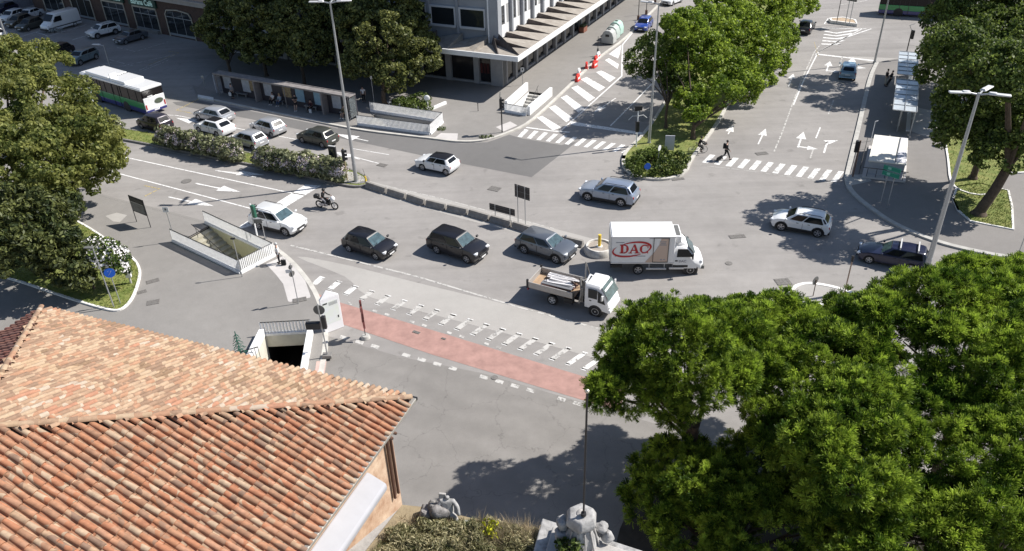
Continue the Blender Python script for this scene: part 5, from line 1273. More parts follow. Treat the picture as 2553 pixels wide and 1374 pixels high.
# green pedestrian signal by the stairs
def tlight(label, base, h, n=3, A=0, z=KH, hood=.26, pm=STEEL, zt=None, side=-.22, housing=None, low=None):
    o = G(*base, z); t = thing('traffic_light', label, 'traffic light', o, A)
    b = MB(); b.cyl((0, 0, 0), .06, h, 10); b.build('pole', pm, t)
    b = MB(); b.box(side-.14, side+.14, -.12, .12, h-.05-n*.33, h-.05); ho = b.build('signal_housing', housing or BLACK, t, bevel=.03)
    for k in range(n):
        zz = h-.2-k*.33; b = MB(); b.cyl((0, 0, 0), .115, .2, 12); b.v = [(side+x, -.12-zq, zz+y) for x, y, zq in b.v]; b.build('hood', BLACK, ho)
    return t
GREENH = mat('signal_green_housing', (.02, .11, .07), .5)
tlight('dark green traffic light in front of the white suv behind the railing', (645,604), 3.2, 3, R(150), pm=WHITEM, housing=GREENH)
t = pole_sign('road_sign', 'small grey plate on a pole between the picket railing and the white suv', (664,607), 2.0, 'road sign'); b = MB(); b.cb((-.25, -.03, 1.9), .62, .02, .34); b.build('sign_face', BACKS, t)
tlight('traffic light beside the black totem at the end of the right oleander hedge', (866,448), 2.9, 3, R(95), z=.19, pm=mat('ochre_pole', (.30, .24, .14), .6))
o = G(838,434,.2); t = thing('dark_totem', 'tall black information totem rising behind the oleander hedge', 'totem', o, R(-20))
b = MB(); b.box(-.36, .36, -.09, .09, 0, 2.6); b.build('panel', DARKM, t, bevel=.02); b = MB(); b.box(-.2, .18, -.1, -.09, 1.2, 2.4); b.build('display', WG, t); b = MB(); b.box(-.33, .33, -.08, .08, 2.6, 2.64); b.build('cap', STEELP, t)
t = thing('bollard', 'thin yellow bollard with a whip antenna at the head of the barrier row', 'bollard', G(913,458,0)); b = MB(); b.cyl((0, 0, 0), .1, .7, 10, .07); b.build('post', YEL, t); b = MB(); b.tube([(0, 0, .7), (-.12, 0, 1.4)], .015); b.build('antenna', DARKM, t)
# concrete barriers
pts = [(912,466),(966,483),(1014,497),(1062,512),(1114,524),(1168,536),(1222,551),(1277,567),(1341,586),(1398,603),(1456,616)]
wh = ['first', 'second', 'third', 'fourth', 'fifth', 'sixth', 'seventh', 'eighth', 'ninth', 'last']
near_ = ['next to the yellow bollard', 'from the yellow bollard', 'from the yellow bollard', 'from the yellow bollard', 'from the yellow bollard', 'from the yellow bollard, left of the low board', 'from the yellow bollard, below the low board', 'from the yellow bollard, below the tall board', 'from the yellow bollard, behind the grey suv', 'in the row, next to the round planter']
BARM = mat('barrier_concrete', (.30, .285, .265), .9, col2=(.20, .185, .17), vs=3, var=.1, bump=.3)
for i in range(10):
    a = G(pts[i][0]+3, pts[i][1]); c = G(pts[i+1][0]-3, pts[i+1][1]+ -1); L_ = (c-a).length
    o = (a+c)/2; sec = [(-.28, 0), (-.28, .12), (-.14, .3), (-.11, .52), (.11, .52), (.14, .3), (.28, .12), (.28, 0)]
    b = MB(); n = 8; vs = [(x, y, z) for x in (-L_/2, L_/2) for y, z in sec]; b.add(vs, [(k, (k+1) % n, (k+1) % n+n, k+n) for k in range(n)]+[tuple(range(n-1, -1, -1)), tuple(range(n, 2*n))])
    ob = b.build('concrete_barrier', BARM, None, bevel=.015); ob.location = o; ob.rotation_euler = (0, 0, az(a, c)); ob.modifiers['bevel'].limit_method = 'ANGLE'
    tag(ob, f'low grey concrete barrier, {wh[i]} {near_[i]}', 'barrier', 'row of concrete barriers')
# round planter with yellow post
o = G(1494,626); t = thing('round_planter', 'round white concrete island with a yellow post between the barriers and the truck', 'traffic island', o)
b = MB(); N = 28
prof = [(1.12, 0), (1.1, .3), (.96, .5), (.84, .5), (.82, .36)]
vs = [(math.cos(2*math.pi*i/N)*r, math.sin(2*math.pi*i/N)*r, z) for r, z in prof for i in range(N)]
b.add(vs, [(j*N+i, j*N+(i+1) % N, (j+1)*N+(i+1) % N, (j+1)*N+i) for j in range(len(prof)-1) for i in range(N)]); b.build('rim', mat('chipped_white_paint', (.72, .71, .68), .8, col2=(.45, .42, .38), vs=2.2, var=.1), t, smooth=True)
b = MB(); b.cyl((0, 0, .2), .83, .18, 24); b.build('fill', mat('planter_earth', (.32, .28, .24), .95, var=.15, vs=4), t); b = MB(); b.cyl((0, 0, .38), .22, .06, 16); b.build('post_collar', WHITE, t)
b = MB(); b.cyl((0, 0, .4), .115, .95, 14); b.build('yellow_post', YEL, t, smooth=True)
# two boards seen from behind
def board(label, p0, p1, h0, h1, x0=-.3, x1=.3):
    a = G(*p0); c = G(*p1); W_ = (c-a).length; t = thing('road_sign_board', label, 'road sign', a, az(a, c))
    for x in (0, W_): b = MB(); b.cyl((x, -.05, 0), .035, h1, 8); b.build('post', STEEL, t)
    b = MB(); b.box(x0, W_+x1, .0, .03, h0, h1); b.build('sign_panel', BROWNB, t)
    b = MB()
    for k in range(3): b.box(x0, W_+x1, -.02, 0, h0+.1+k*(h1-h0-.2)/2-.02, h0+.1+k*(h1-h0-.2)/2+.02)
    b.build('stiffener', BACKS, t)
board('tall dark sign board seen from behind on two thin posts above the barriers', (1293,553), (1311,559), 2.1, 3.15, -.30, .40)
board('long low dark sign board seen from behind above the barriers', (1236,542), (1273,552), .55, 1.12, -.55, .40)
# signs on the central island
t = pole_sign('road_sign', 'white oval looking road sign in the shrubs of the central island', (1640,410), 1.65, 'road sign', z=.16); disc(t, 1.55, .26, WHITE, WHITE, R(50))
t = pole_sign('road_sign', 'round blue sign low in the shrubs at the tip of the central island', (1612,440), 1.05, 'road sign', z=.16); disc(t, .95, .3, BLUE, BACKS, R(12), .06)
o = G(1668,377,.16); t = thing('white_board', 'blank pale upright board on the grass of the central island', 'board', o, R(-8)); b = MB(); b.box(-.42, .42, -.04, .04, .1, 1.5); b.build('panel', mat('pale_lilac_board', (.5, .5, .56), .6), t); b = MB(); b.box(-.4, -.34, -.03, .03, 0, .12); b.box(.34, .4, -.03, .03, 0, .12); b.build('feet', DARKM, t)
o = G(1586,367,0.1); t = thing('traffic_light', 'traffic light with banner frame at the left edge of the central island', 'traffic light', o, R(10))
b = MB(); b.cyl((0, 0, 0), .06, 3.9, 10); b.build('pole', WHITEM, t); b = MB(); b.box(-.16, .16, -.14, .14, 1.5, 2.5); b.build('signal_housing', BLACK, t, bevel=.03); b = MB(); b.box(-.35, .35, -.1, .1, 3.5, 3.95); b.build('camera_box', BLACK, t, bevel=.03)
b = MB(); b.tube([(-.9, 0, 2.7), (-.5, 0, 3.05), (0, 0, 3.0), (.5, 0, 3.05), (.85, 0, 2.75)], .03); b.build('bracket', STEELP, t)
t = tlight('traffic light at the crossing corner of the right pavement', (2126,440), 3.2, 3, R(160), pm=mat('rusty_pole', (.13, .08, .06), .7), side=.2)
t = tlight('traffic light behind the far end of the glass shelters', (2256,148), 3.4, 3, R(170), pm=DARKM); b = MB(); b.bar((0, 0, 3.3), (.35, 0, 3.9), .05); b.bar((.35, 0, 3.9), (-.2, 0, 4.1), .04); b.build('top_bracket', STEEL, t)
t = tlight('traffic light on the shop side pavement by the stairs, under a round sign back', (1252,330), 3.5, 3, R(80), pm=DARKM, low=1); disc(t, 3.7, .34, BACKS, BACKS, R(180), .08)
t = pole_sign('road_sign', 'small white sign on a pole at the top of the stairs by the hatched street', (1303,212), 1.8, 'road sign'); b = MB(); b.cb((0, -.03, 1.75), .38, .02, .45); b.build('sign_face', WHITE, t); b = MB(); b.cb((0, -.045, 1.78), .14, .006, .22); b.build('pictogram', BLACK, t)
# far island signs
t = pole_sign('road_sign', 'tall pole with round sign on the small far island at the top right', (2086,56), 4.4, 'road sign', z=.3, pm=DARKM, r=.05); disc(t, 4.1, .5, BACKS, BLACK, R(20), .08)
a = G(2107,60,.3); c = G(2117,62,.3); t = thing('road_sign_board', 'square sign frame on two posts at the small far island', 'road sign', a, az(a, c)); W_ = (c-a).length
for x in (0, W_): b = MB(); b.cyl((x, 0, 0), .05, 3.4, 8); b.build('post', STEEL, t)
b = MB(); b.box(-.4, W_+.4, -.05, .05, 3.0, 4.5); b.build('sign_panel', BACKS, t); b = MB(); b.box(-.2, W_+.2, -.07, -.05, 3.2, 3.65); b.box(-.2, W_+.2, -.07, -.05, 3.8, 4.3); b.build('sign_face', STEELP, t)
# island at the right with round sign, leaning rusty pole
t = pole_sign('road_sign', 'round sign back on a short pole on the white rimmed island above the pines', (2027,738), 1.25, 'road sign', z=.12, pm=mat('rusty_pole', (.13, .08, .06), .7)); disc(t, 1.15, .3, BACKS, BACKS, R(215), .05)
t = pole_sign('signal_pole', 'thin rusty pole with dark tip at the right end of the white rimmed island', (2103,741), 3.0, 'pole', z=.12, pm=mat('rusty_pole_pale', (.34, .24, .18), .7), r=.045); b = MB(); b.cyl((0, 0, 2.7), .09, .4, 8); b.build('signal_head', BLACK, t)
# green direction sign
a = G(2190,512,KH); c = G(2203,508,KH); t = thing('direction_sign', 'green double direction sign on two thin posts in front of the white kiosk', 'direction sign', a, R(-48)); W_ = .55
for x in (.1, W_+.1): b = MB(); b.cyl((x, .04, 0), .035, 3.1, 8); b.build('post', STEEL, t)
for z_ in (2.55, 3.0):
    b = MB(); b.box(-.3, .98, -.03, .03, z_, z_+.36); s_ = b.build('sign_panel', GREENS, t)
    b = MB(); b.box(-.27, .95, -.036, -.03, z_+.02, z_+.035); b.box(-.27, .95, -.036, -.03, z_+.325, z_+.34); b.box(.05, .3, -.036, -.03, z_+.1, z_+.28); b.build('white_lines', mat('pale_green', (.25, .5, .42), .6), s_)
# glass bus shelters on the right, roofs like ladders
uR = R(64.3)
def glass_shelter(label, a, b_, w_, h=2.5, n=6):
    a = G(*a, h); b_ = G(*b_, h); L_ = (b_-a).length; A = az(a, b_); t = thing('bus_shelter', label, 'bus shelter', (a.x, a.y, KH), A, 'glass bus shelters on the right pavement')
    h -= KH
    b = MB(); b.box(0, L_, -w_, 0, h-.03, h); b.build('roof_glass', mat('milky_glass', (.55, .6, .64), .15, col2=(.42, .46, .5), vs=1.5, var=.1), t)
    b = MB()
    for k in range(n+1): x = L_*k/n; b.bar((x, -w_, h+.03), (x, 0, h+.03), .07, .06)
    for y in (0, -w_, -w_*.5): b.bar((0, y, h+.04), (L_, y, h+.04), .07, .06)
    b.build('roof_frame', STEEL, t)
    for x in (.15, L_/2, L_-.15): b = MB(); b.cyl((x, -w_+.1, 0), .05, h, 8); b.build('post', STEEL, t)
    b = MB(); b.box(.1, L_-.1, -w_+.06, -w_+.08, .3, h-.3); b.build('back_glass', GLS, t)
    b = MB(); b.box(.3, L_-.3, -w_+.15, -w_+.5, .42, .47); b.build('bench', STEELP, t)
glass_shelter('glass roofed bus shelter nearest the traffic light at the far end', (2237,185), (2242,128), 1.9)
glass_shelter('glass roofed bus shelter in the middle of the right pavement, nearer one', (2226,274), (2236,197), 2.0)
o = G(2236,328,KH); t = thing('advert_case', 'glass advert case standing between the near shelter and the white kiosk', 'display case', o, uR)
b = MB(); b.box(0, 2.3, -.1, .1, .3, 2.0); b.build('glass_panel', GLS, t); b = MB()
for x in (0, 2.3): b.cyl((x, 0, 0), .05, 2.1, 8)
b.bar((0, 0, 2.05), (2.3, 0, 2.05), .08); b.bar((0, 0, .3), (2.3, 0, .3), .08); b.build('frame', STEEL, t); b = MB(); b.box(.6, 1.6, -.12, -.1, .7, 1.7); b.build('poster', WHITE, t)
# flat roofed white kiosk (underpass lift house)
hK = 1.55; k0 = G(2168,398,hK); k1 = G(2258,408,hK); k2 = G(2262,346,hK); k3 = G(2182,337,hK)
t = thing('white_kiosk', 'low flat roofed kiosk with a bright white roof beside the right crossing', 'kiosk', (k0.x, k0.y, KH)); L_ = Vector((k0.x, k0.y, KH))
b = MB(); b.prism([k0, k1, k2, k3], KH, hK-.12); b.build('wall', mat('kiosk_grey', (.38, .40, .43), .6, var=.08), t, L_)
cx_ = (k0+k1+k2+k3)/4; b = MB(); b.prism([cx_+(p-cx_)*1.05 for p in (k0, k1, k2, k3)], hK-.12, hK); b.build('roof', mat('cream_roof', (.72, .70, .64), .8, var=.05), t, L_, bevel=.02)
e0 = k1.lerp(k0, .28); e3 = k2.lerp(k3, .2); b = MB(); b.prism([e0, k1, k2, e3], hK, hK+.05); b.build('roof_step', mat('pale_roof', (.60, .60, .64), .8), t, L_)
b = MB(); b.bar(e0+Vector((0, 0, .06)), e3+Vector((0, 0, .06)), .06, .06); b.build('roof_joint', BACKS, t, L_)
b = MB(); q = cx_; 
for p, r_ in ((k0, k1), (k3, k0)):
    d = (r_-p).normalized(); nn = Vector((d.y, -d.x, 0)); b.tube([p+nn*.55-d*.4+Vector((0, 0, -hK+1.05)), r_+nn*.55+d*.3+Vector((0, 0, -hK+1.05))], .03, 6)
    for s in range(5): z = p.lerp(r_, s/4)+nn*.55; b.cyl((z.x, z.y, KH), .025, .92, 6)
b.build('guard_rail', DARKM, t, L_)
b = MB(); b.prism([cx_+(p-cx_)*1.22 for p in (k0, k1, k2, k3)], KH+.005, KH+.16); b.build('plinth', WPV, t, L_)
t = pole_sign('thin_pole', 'thin white pole with a hook at the far left corner of the white kiosk', (2171,352), 1.9, 'pole', pm=WHITEM); b = MB(); b.tube([(0, 0, 1.9), (.25, 0, 1.95)], .03); b.build('hook', WHITEM, t)
o = G(2353,362,KH); t = thing('litter_bin', 'dark litter bin at the edge of the grass on the right', 'litter bin', o); b = MB(); b.cyl((0, 0, 0), .27, .85, 14, .3); b.build('body', DARKM, t, bevel=.02); b = MB(); b.cyl((0, 0, .85), .32, .06, 14); b.build('lid', BLACK, t)
t = pole_sign('thin_pole', 'thin grey pole on the right pavement near the photo edge', (2538,636), 1.6, 'pole')
# shelter with adverts on the upper pavement
sA = G(548,238,KH); sB = G(876,300,KH); Ls = (sB-sA).length; SA = az(sA, sB)
t = thing('bus_stop_wall', 'long covered bus stop wall with panels and posters in the shade of the trees', 'bus shelter', sA, SA)
SGM = mat('shelter_grey', (.22, .2, .2), .7, var=.15, vs=3); D_ = .95
b = MB(); b.box(-.3, Ls+.2, -.05, D_, 2.4, 2.5); b.box(-.3, Ls+.2, -.1, -.0, 2.36, 2.54); b.box(-.3, Ls+.2, D_-.1, D_, 2.5, 2.56); b.build('roof', mat('shelter_roof', (.16, .145, .145), .8, col2=(.27, .25, .24), vs=2, var=.1), t, bevel=.02)
b = MB(); b.box(-.3, Ls+.2, D_-.12, D_, 0, 2.35); b.build('back_wall', mat('shelter_back', (.05, .045, .055), .7), t)
poster = [mat('poster_pale', (.50, .52, .57), .6, col2=(.34, .37, .42), vs=3, var=.1), mat('poster_lit', (.45, .38, .2), .6, col2=(.16, .08, .06), vs=4, var=.1), mat('poster_blue', (.2, .36, .5), .6, col2=(.3, .46, .56), vs=2.5, var=.1)]
lay = [(.2, 0), (2.0, 3), (3.0, 0), (4.1, 1), (6.2, 0), (7.2, 3), (8.9, 1), (10.7, 2), (12.0, 3), (13.2, 2), (15.6, 0), (16.6, 3)]
for x, k in lay:
    if k < 3 and x < Ls-1:
        b = MB(); b.box(x, x+1.15, D_-.18, D_-.12, .65 if k != 1 else .9, 2.15); b.build('poster', poster[k], t)
for x in (0, 5.5, 9.9, 14.8, Ls-.1):
    b = MB(); b.box(x, x+.18, -.05, D_-.15, 0, 2.35) if x in (5.5, 14.8) else b.cyl((x, 0, 0), .05, 2.35, 8); b.build('divider_wall', SGM, t)
for x in (2.0, 7.3, 11.9, 16.6): b = MB(); b.box(x, x+1.6, D_-.5, D_-.2, .4, .46); b.box(x+.1, x+.2, D_-.4, D_-.3, 0, .4); b.box(x+1.4, x+1.5, D_-.4, D_-.3, 0, .4); b.build('bench', STEEL, t)
for x in (-.3, Ls+.15): b = MB(); b.box(x-.04, x+.04, -.1, D_-.1, .3, 2.3); b.build('end_poster', poster[0] if x < 0 else GLS, t)
t = pole_sign('thin_pole', 'small pole and box on the pavement beside the left end of the bus stop wall', (512,222), 1.5, 'pole'); b = MB(); b.cb((0, 0, 1.4), .3, .12, .3); b.build('box', STEEL, t)
t = pole_sign('thin_pole', 'thin pole between the dark trees and the grey picket railing', (934,265), 3.2, 'pole'); b = MB(); b.cb((0, 0, 3.1), .2, .05, .3); b.build('box', STEEL, t)
# white arched lantern stand near the flower bed
o = G(1067,276,KH); t = thing('arched_post', 'white rounded post at the corner of the planted bed by the shops', 'post', o); b = MB(); b.cyl((0, 0, 0), .09, 1.15, 10); b.sphere((0, 0, 1.35), .32, .12, .32); b.build('post', WHITE, t, smooth=True)
t = thing('small_post', 'small thin post on the shaded pavement before the shops', 'post', G(1192,277,KH)); b = MB(); b.cyl((0, 0, 0), .035, .8, 8); b.build('shaft', DARKM, t); b = MB(); b.sphere((0, 0, .82), .06); b.build('cap', DARKM, t)
# red and white barriers
def rw_barrier(label, px, A, m):
    o = G(*px); t = thing('plastic_barrier', label, 'barrier', o, A, 'red and white plastic barriers')
    b = MB(); b.add([(-.5,-.22,0),(.5,-.22,0),(.5,.22,0),(-.5,.22,0),(-.45,-.09,.75),(.45,-.09,.75),(.45,.09,.75),(-.45,.09,.75)], [(0,3,2,1),(4,5,6,7),(0,1,5,4),(1,2,6,5),(2,3,7,6),(3,0,4,7)]); b.build('body', m, t, bevel=.05)
    b = MB(); b.box(-.25, .25, -.12, .12, .72, .8); b.build('top_cap', m, t, bevel=.02); b = MB(); b.box(-.3, .3, -.185, -.15, .25, .45); b.build('reflector', WHITE if m is REDS else REDS, t)
rw_barrier('red plastic barrier, nearest to the stairs', (1440,202), uA, REDS); rw_barrier('white plastic barrier behind the nearest red one', (1443,188), uA+.2, WHITE)
rw_barrier('red plastic barrier standing alone in the middle', (1462,172), uA+.3, REDS); rw_barrier('red plastic barrier, nearer of the two by the thin pole', (1482,168), uA-.1, REDS)
rw_barrier('red plastic barrier, farther of the two by the thin pole', (1485,156), uA+.1, REDS); rw_barrier('white plastic barrier beyond all the red ones', (1491,146), uA, WHITE)
t = pole_sign('thin_pole', 'thin dark pole standing right behind the red and white barriers', (1490,140), 2.4, 'pole', pm=DARKM); b = MB(); b.cb((0, 0, .5), .2, .2, .9); b.build('base_box', BACKS, t)
for px, hh, s in (((1591,50), 3.4, 'nearest to the bright blue car'), ((1611,36), 3.4, 'second from the bright blue car'), ((1633,10), 3.4, 'farthest one at the top edge')):
    t = pole_sign('signpost', f'dark signpost on the far pavement, {s}', px, hh, 'signpost', pm=DARKM, r=.05, group='signposts on the far pavement'); b = MB(); b.cb((0, 0, hh-.2), .5, .06, .4); b.build('plate', BACKS, t); b = MB(); b.cb((0, 0, .3), .3, .3, .6); b.build('base_box', mat('brown_base', (.14, .08, .06), .8), t)
# recycling bells
def bell(label, px, m):
    o = G(*px, KH); t = thing('recycling_container', label, 'recycling container', o, uA, 'recycling containers at the kerb')
    b = MB(); sec = [(-.8, .1), (-.82, .9), (-.6, 1.5), (-.25, 1.75), (.25, 1.75), (.6, 1.5), (.82, .9), (.8, .1)]; n = 8
    vs = [(x, y, z) for x in (-.72, .72) for y, z in sec]; b.add(vs, [(k, (k+1) % n, (k+1) % n+n, k+n) for k in range(n)]+[tuple(range(n-1, -1, -1)), tuple(range(n, 2*n))]); b.build('body', m, t, bevel=.08)
    b = MB(); b.cyl((0, 0, 1.7), .18, .12, 12); b.build('lifting_ring', DARKM, t); b = MB(); b.cb((-.74, 0, 1.15), .04, .5, .28); b.build('opening', BLACK, t)
    for y in (-.55, .55): b = MB(); b.box(-.55, .55, y-.08, y+.08, 0, .12); b.build('foot', DARKM, t)
bell('grey recycling container nearest to the barriers, in a row of three', (1518,108), mat('bin_grey', (.40, .41, .40), .6)); bell('pale grey green recycling container in the middle of the row', (1527,97), mat('bin_greygreen', (.40, .46, .43), .6)); bell('pale green topped recycling container farthest from the barriers', (1536,86), mat('bin_green', (.38, .55, .48), .6))
o = G(1455,78,KH); t = thing('planter_tub', 'reddish planter tub standing at the shopfront beside the recycling bins', 'planter', o, uA); b = MB(); b.box(-.9, .5, -.35, .35, 0, .75); b.build('tub', mat('terracotta_tub', (.22, .09, .06), .85, var=.2), t, bevel=.03); b = MB(); b.box(-.8, .4, -.28, .28, .75, .95); b.build('soil', mat('tub_plants', (.05, .07, .03), .9, var=.3), t)
# left verge: lamp, blue sign, cabinet
t = thing('street_lamp', 'slim lamp post with one flat grey head over the white flowering tree', 'street lamp', G(285,768,KH)); b = MB(); b.cyl((0, 0, 0), .045, 4.6, 10, .035); b.build('pole', STEEL, t, smooth=True); b = MB(); b.cb((-.25, .05, 4.6), .62, .26, .07); b.build('lamp_head', BACKS, t, bevel=.03)

t = pole_sign('road_sign', 'round blue arrow sign on the grass beside the white flowering tree', (301,758), 2.65, 'road sign', z=.2); disc(t, 2.45, .34, BLUE, BACKS, R(20), .05); b = MB(); b.bar((-.12, -.075, 2.28), (.02, -.07, 2.42), .06, .012); b.bar((.02, -.07, 2.42), (.14, -.03, 2.6), .06, .012); b.bar((-.2, -.1, 2.5), (-.02, -.06, 2.62), .05, .012); b.build('white_arrows', WHITE, t)
o = G(327,706,.2); t = thing('utility_cabinet', 'small white utility cabinet on a stand at the edge of the grass verge', 'utility cabinet', o, R(15)); b = MB(); b.cyl((0, 0, 0), .07, .55, 8); b.build('stand', CONC, t); b = MB(); b.box(-.18, .18, -.13, .13, .5, 1.02); b.build('box', WHITE, t, bevel=.02); b = MB(); b.box(-.15, .15, -.14, -.13, .54, .98); b.build('door', STEELP, t)
# green wire christmas-like ornament behind the roof
o = G(606,905,KH); t = thing('wire_sculpture', 'dark green metal wire frame standing by the underpass wall behind the roof', 'sculpture', o); b = MB()
for k in range(9):
    z = .35+k*.22; w_ = .62-k*.055
    for a_ in range(6): d = polar(a_*math.pi/3+k*.4, w_); b.bar((0, 0, z), (d.x, d.y, z-.2), .025)
b.tube([(0, 0, 0), (0, 0, 2.3)], .03); b.build('frame', mat('dark_green_metal', (.01, .09, .06), .5), t)
b = MB(); b.box(-.6, 1.0, -.02, .02, .8, .85)
for k in range(9): b.box(-.6+k*.2, -.57+k*.2, -.02, .02, 0, .85)
b.v = [tuple(Matrix.Rotation(R(25), 3, 'Z') @ Vector(v)) for v in b.v]; b.build('fence_panel', DARKM, t)
# bus stop pole with timetable left of the bus
t = pole_sign('bus_stop_pole', 'white bus stop pole with yellow timetable in front of the green bus', (247,300), 3.6, 'bus stop', pm=WHITEM, r=.05, z=.1); b = MB(); b.cb((0, -.06, 1.6), .5, .05, .55); b.build('notice', WHITE, t); b = MB(); b.cb((0, -.06, .85), .5, .05, .85); b.build('timetable', mat('timetable_yellow', (.6, .6, .3), .7), t); b = MB(); b.cb((0, -.05, 3.1), .3, .05, .8); b.build('flag', WHITE, t)
t = lamp_post('small lamp on a short white post in the car park above the bus', (279,182), 3.4, (160,), .05, 0, 'car park lamps')
# bench-like barrier rails in the car park
for px, s in (((215,92), 'below the white panel van'), ):
    t = thing('rail_guard', f'low grey cycle rail {s}', 'cycle stand', G(120,84)); b = MB()
    for k in range(3): b.tube([(k*.8, 0, 0), (k*.8, 0, .8), (k*.8+.6, 0, .8), (k*.8+.6, 0, 0)], .03, 6)
    b.build('hoops', STEEL, t); b = MB(); b.box(-.1, 2.3, -.03, .03, .3, .7); b.build('panel', GLS, t)
# kerb slab seen at the bus stop
b = MB(); b.prism(GG([(494,240),(533,247),(533,254),(494,247)]), 0, .2); o = b.build('white_kerb', KERBW); o['kind'] = 'structure'
# flag pole and statues on the gate
def pole_on_gate():
    p = G(1455,1283,15.35); t = thing('flag_pole', 'thin black pole with a small ball on top rising from the stone trophy', 'pole', p)
    h = 3.4; b = MB(); b.tube([(0, 0, -.3), (.0, .02, h)], .022, 8); b.build('shaft', DARKM, t); b = MB(); b.sphere((0, .02, h+.04), .045); b.build('ball', mat('brass_ball', (.6, .55, .45), .3, .6), t)
    b = MB(); b.cyl((0, 0, -.02), .06, .08, 10); b.build('collar', DARKM, t)
pole_on_gate()
def blob(b, c, r, s=(1, 1, 1), seed=0, n=14, k=10, amp=.14):
    rnd = random.Random(seed); ph = [rnd.uniform(0, 6.28) for _ in range(6)]; o = len(b.v); tmp = MB(); tmp.sphere((0, 0, 0), 1, n=n, k=k)
    vs = []
    for x, y, z in tmp.v:
        f = 1+amp*(math.sin(3*x+ph[0])+math.sin(4*y+ph[1])*.8+math.sin(5*z+ph[2])*.7+.5*math.sin(9*x+7*y+ph[3]))/2
        vs.append((c[0]+x*r*s[0]*f, c[1]+y*r*s[1]*f, c[2]+z*r*s[2]*f))
    b.add(vs, tmp.f)
o = G(1448,1345,GZ+.62); t = thing('stone_trophy', 'pale carved stone trophy of armour carrying the thin black pole', 'statue', o)
b = MB(); hz = 15.3-o.z; 
def hexring(r, z, rot=.3, sx=1, n=6): return [(math.cos(2*math.pi*i/n+rot)*r*sx, math.sin(2*math.pi*i/n+rot)*r, z) for i in range(n)]
rings = [hexring(.42, 0, .3), hexring(.37, hz*.35, .3), hexring(.27, hz*.60, .3), hexring(.36, hz*.66, .3), hexring(.37, hz*.8, .4), hexring(.30, hz*.97, .45), hexring(.16, hz*1.0, .4), hexring(.05, hz*.95, .4)]
n = 6; b.add([v for r_ in rings for v in r_], [(j*n+i, j*n+(i+1) % n, (j+1)*n+(i+1) % n, (j+1)*n+i) for j in range(len(rings)-1) for i in range(n)]+[tuple((len(rings)-1)*n+i for i in range(n))]); b.build('carved_head', STONEL, t, bevel=.03)
b = MB()
for bl_, sd_ in (((-.42, .1, hz*.5), 1), ((.44, .05, hz*.34), 2), ((.58, -.05, hz*.16), 3), ((-.42, .0, .2), 5)):
    b = MB(); blob(b, bl_, .14, (1.1, 1, .95), sd_, amp=.3); b.build('carved_scroll', STONEL, t, smooth=True)
b = MB(); blob(b, (0, 0, hz*.98), .1, (1, 1, .5), 9, amp=.3)
b.build('carved_socket', STONE, t, smooth=True)
b = MB()
for i in range(7): a_ = -2.4+i*.5; b.bar((math.cos(a_)*.43, math.sin(a_)*.43, 0), (math.cos(a_)*.29, math.sin(a_)*.29, hz*.58), .035)
b.build('carved_folds', STONE, t, bevel=.01)
# seated stone figure with armour left of it
o = G(1118,1292,GZ); t = thing('stone_figure', 'broken pale stone figure group with armour coloured dark for shade among the weeds', 'statue', o); t.scale = (.6, .6, .6)
def skin(name, V, E, m, parent, sub=2, smooth=True):
    me = bpy.data.meshes.new(name); me.from_pydata([v[:3] for v in V], E, []); ob = bpy.data.objects.new(name, me); C.objects.link(ob); ob.parent = parent
    bpy.context.view_layer.objects.active = ob; md = ob.modifiers.new('skin', 'SKIN'); md.use_smooth_shade = smooth
    for i, v in enumerate(V): r = v[3]; me.skin_vertices[0].data[i].radius = (r, r if len(v) < 5 else v[4])
    me.skin_vertices[0].data[0].use_root = True
    if sub: s_ = ob.modifiers.new('sub', 'SUBSURF'); s_.levels = sub; s_.render_levels = sub
    me.materials.append(m); return ob
V = [(0, 0, .35, .2), (0, .03, .65, .22), (.02, .05, .92, .2), (.02, .05, 1.05, .08), (.04, .06, 1.22, .12), (.25, .02, .95, .11), (.42, -.15, .8, .09), (.47, -.3, .45, .07), (-.22, .05, .95, .12), (-.4, -.1, .7, .09), (-.3, -.25, .4, .08), (.3, -.25, .3, .13), (.4, -.35, .05, .08), (-.2, -.3, .25, .13), (-.25, -.4, .02, .09)]
Ed = [(0, 1), (1, 2), (2, 3), (3, 4), (2, 5), (5, 6), (6, 7), (2, 8), (8, 9), (9, 10), (0, 11), (11, 12), (0, 13), (13, 14)]
skin('figure', V, Ed, STONEL, t)
b = MB(); blob(b, (-.28, -.12, .45), .42, (1, .8, 1.1), 11, amp=.25); blob(b, (-.75, 0, .3), .36, (1.1, 1, .8), 12, amp=.3); blob(b, (-.62, .1, .6), .2, (1, 1, 1), 13, amp=.3); b.build('carved_armour', STONED, t, smooth=True)
b = MB(); b.add([(-.35, .02, .6), (-.05, .05, .62), (-.02, .12, 1.25), (-.3, .1, 1.3), (-.35, .12, .6), (-.05, .15, .62), (-.02, .2, 1.25), (-.3, .2, 1.3)], [(0, 1, 2, 3), (7, 6, 5, 4), (0, 4, 5, 1), (1, 5, 6, 2), (2, 6, 7, 3), (3, 7, 4, 0)]); b.build('broken_shield', STONE, t, bevel=.03)
b = MB(); b.box(.3, .95, -.5, -.2, -.05, .12); b.build('broken_base', STONEL, t, bevel=.04)

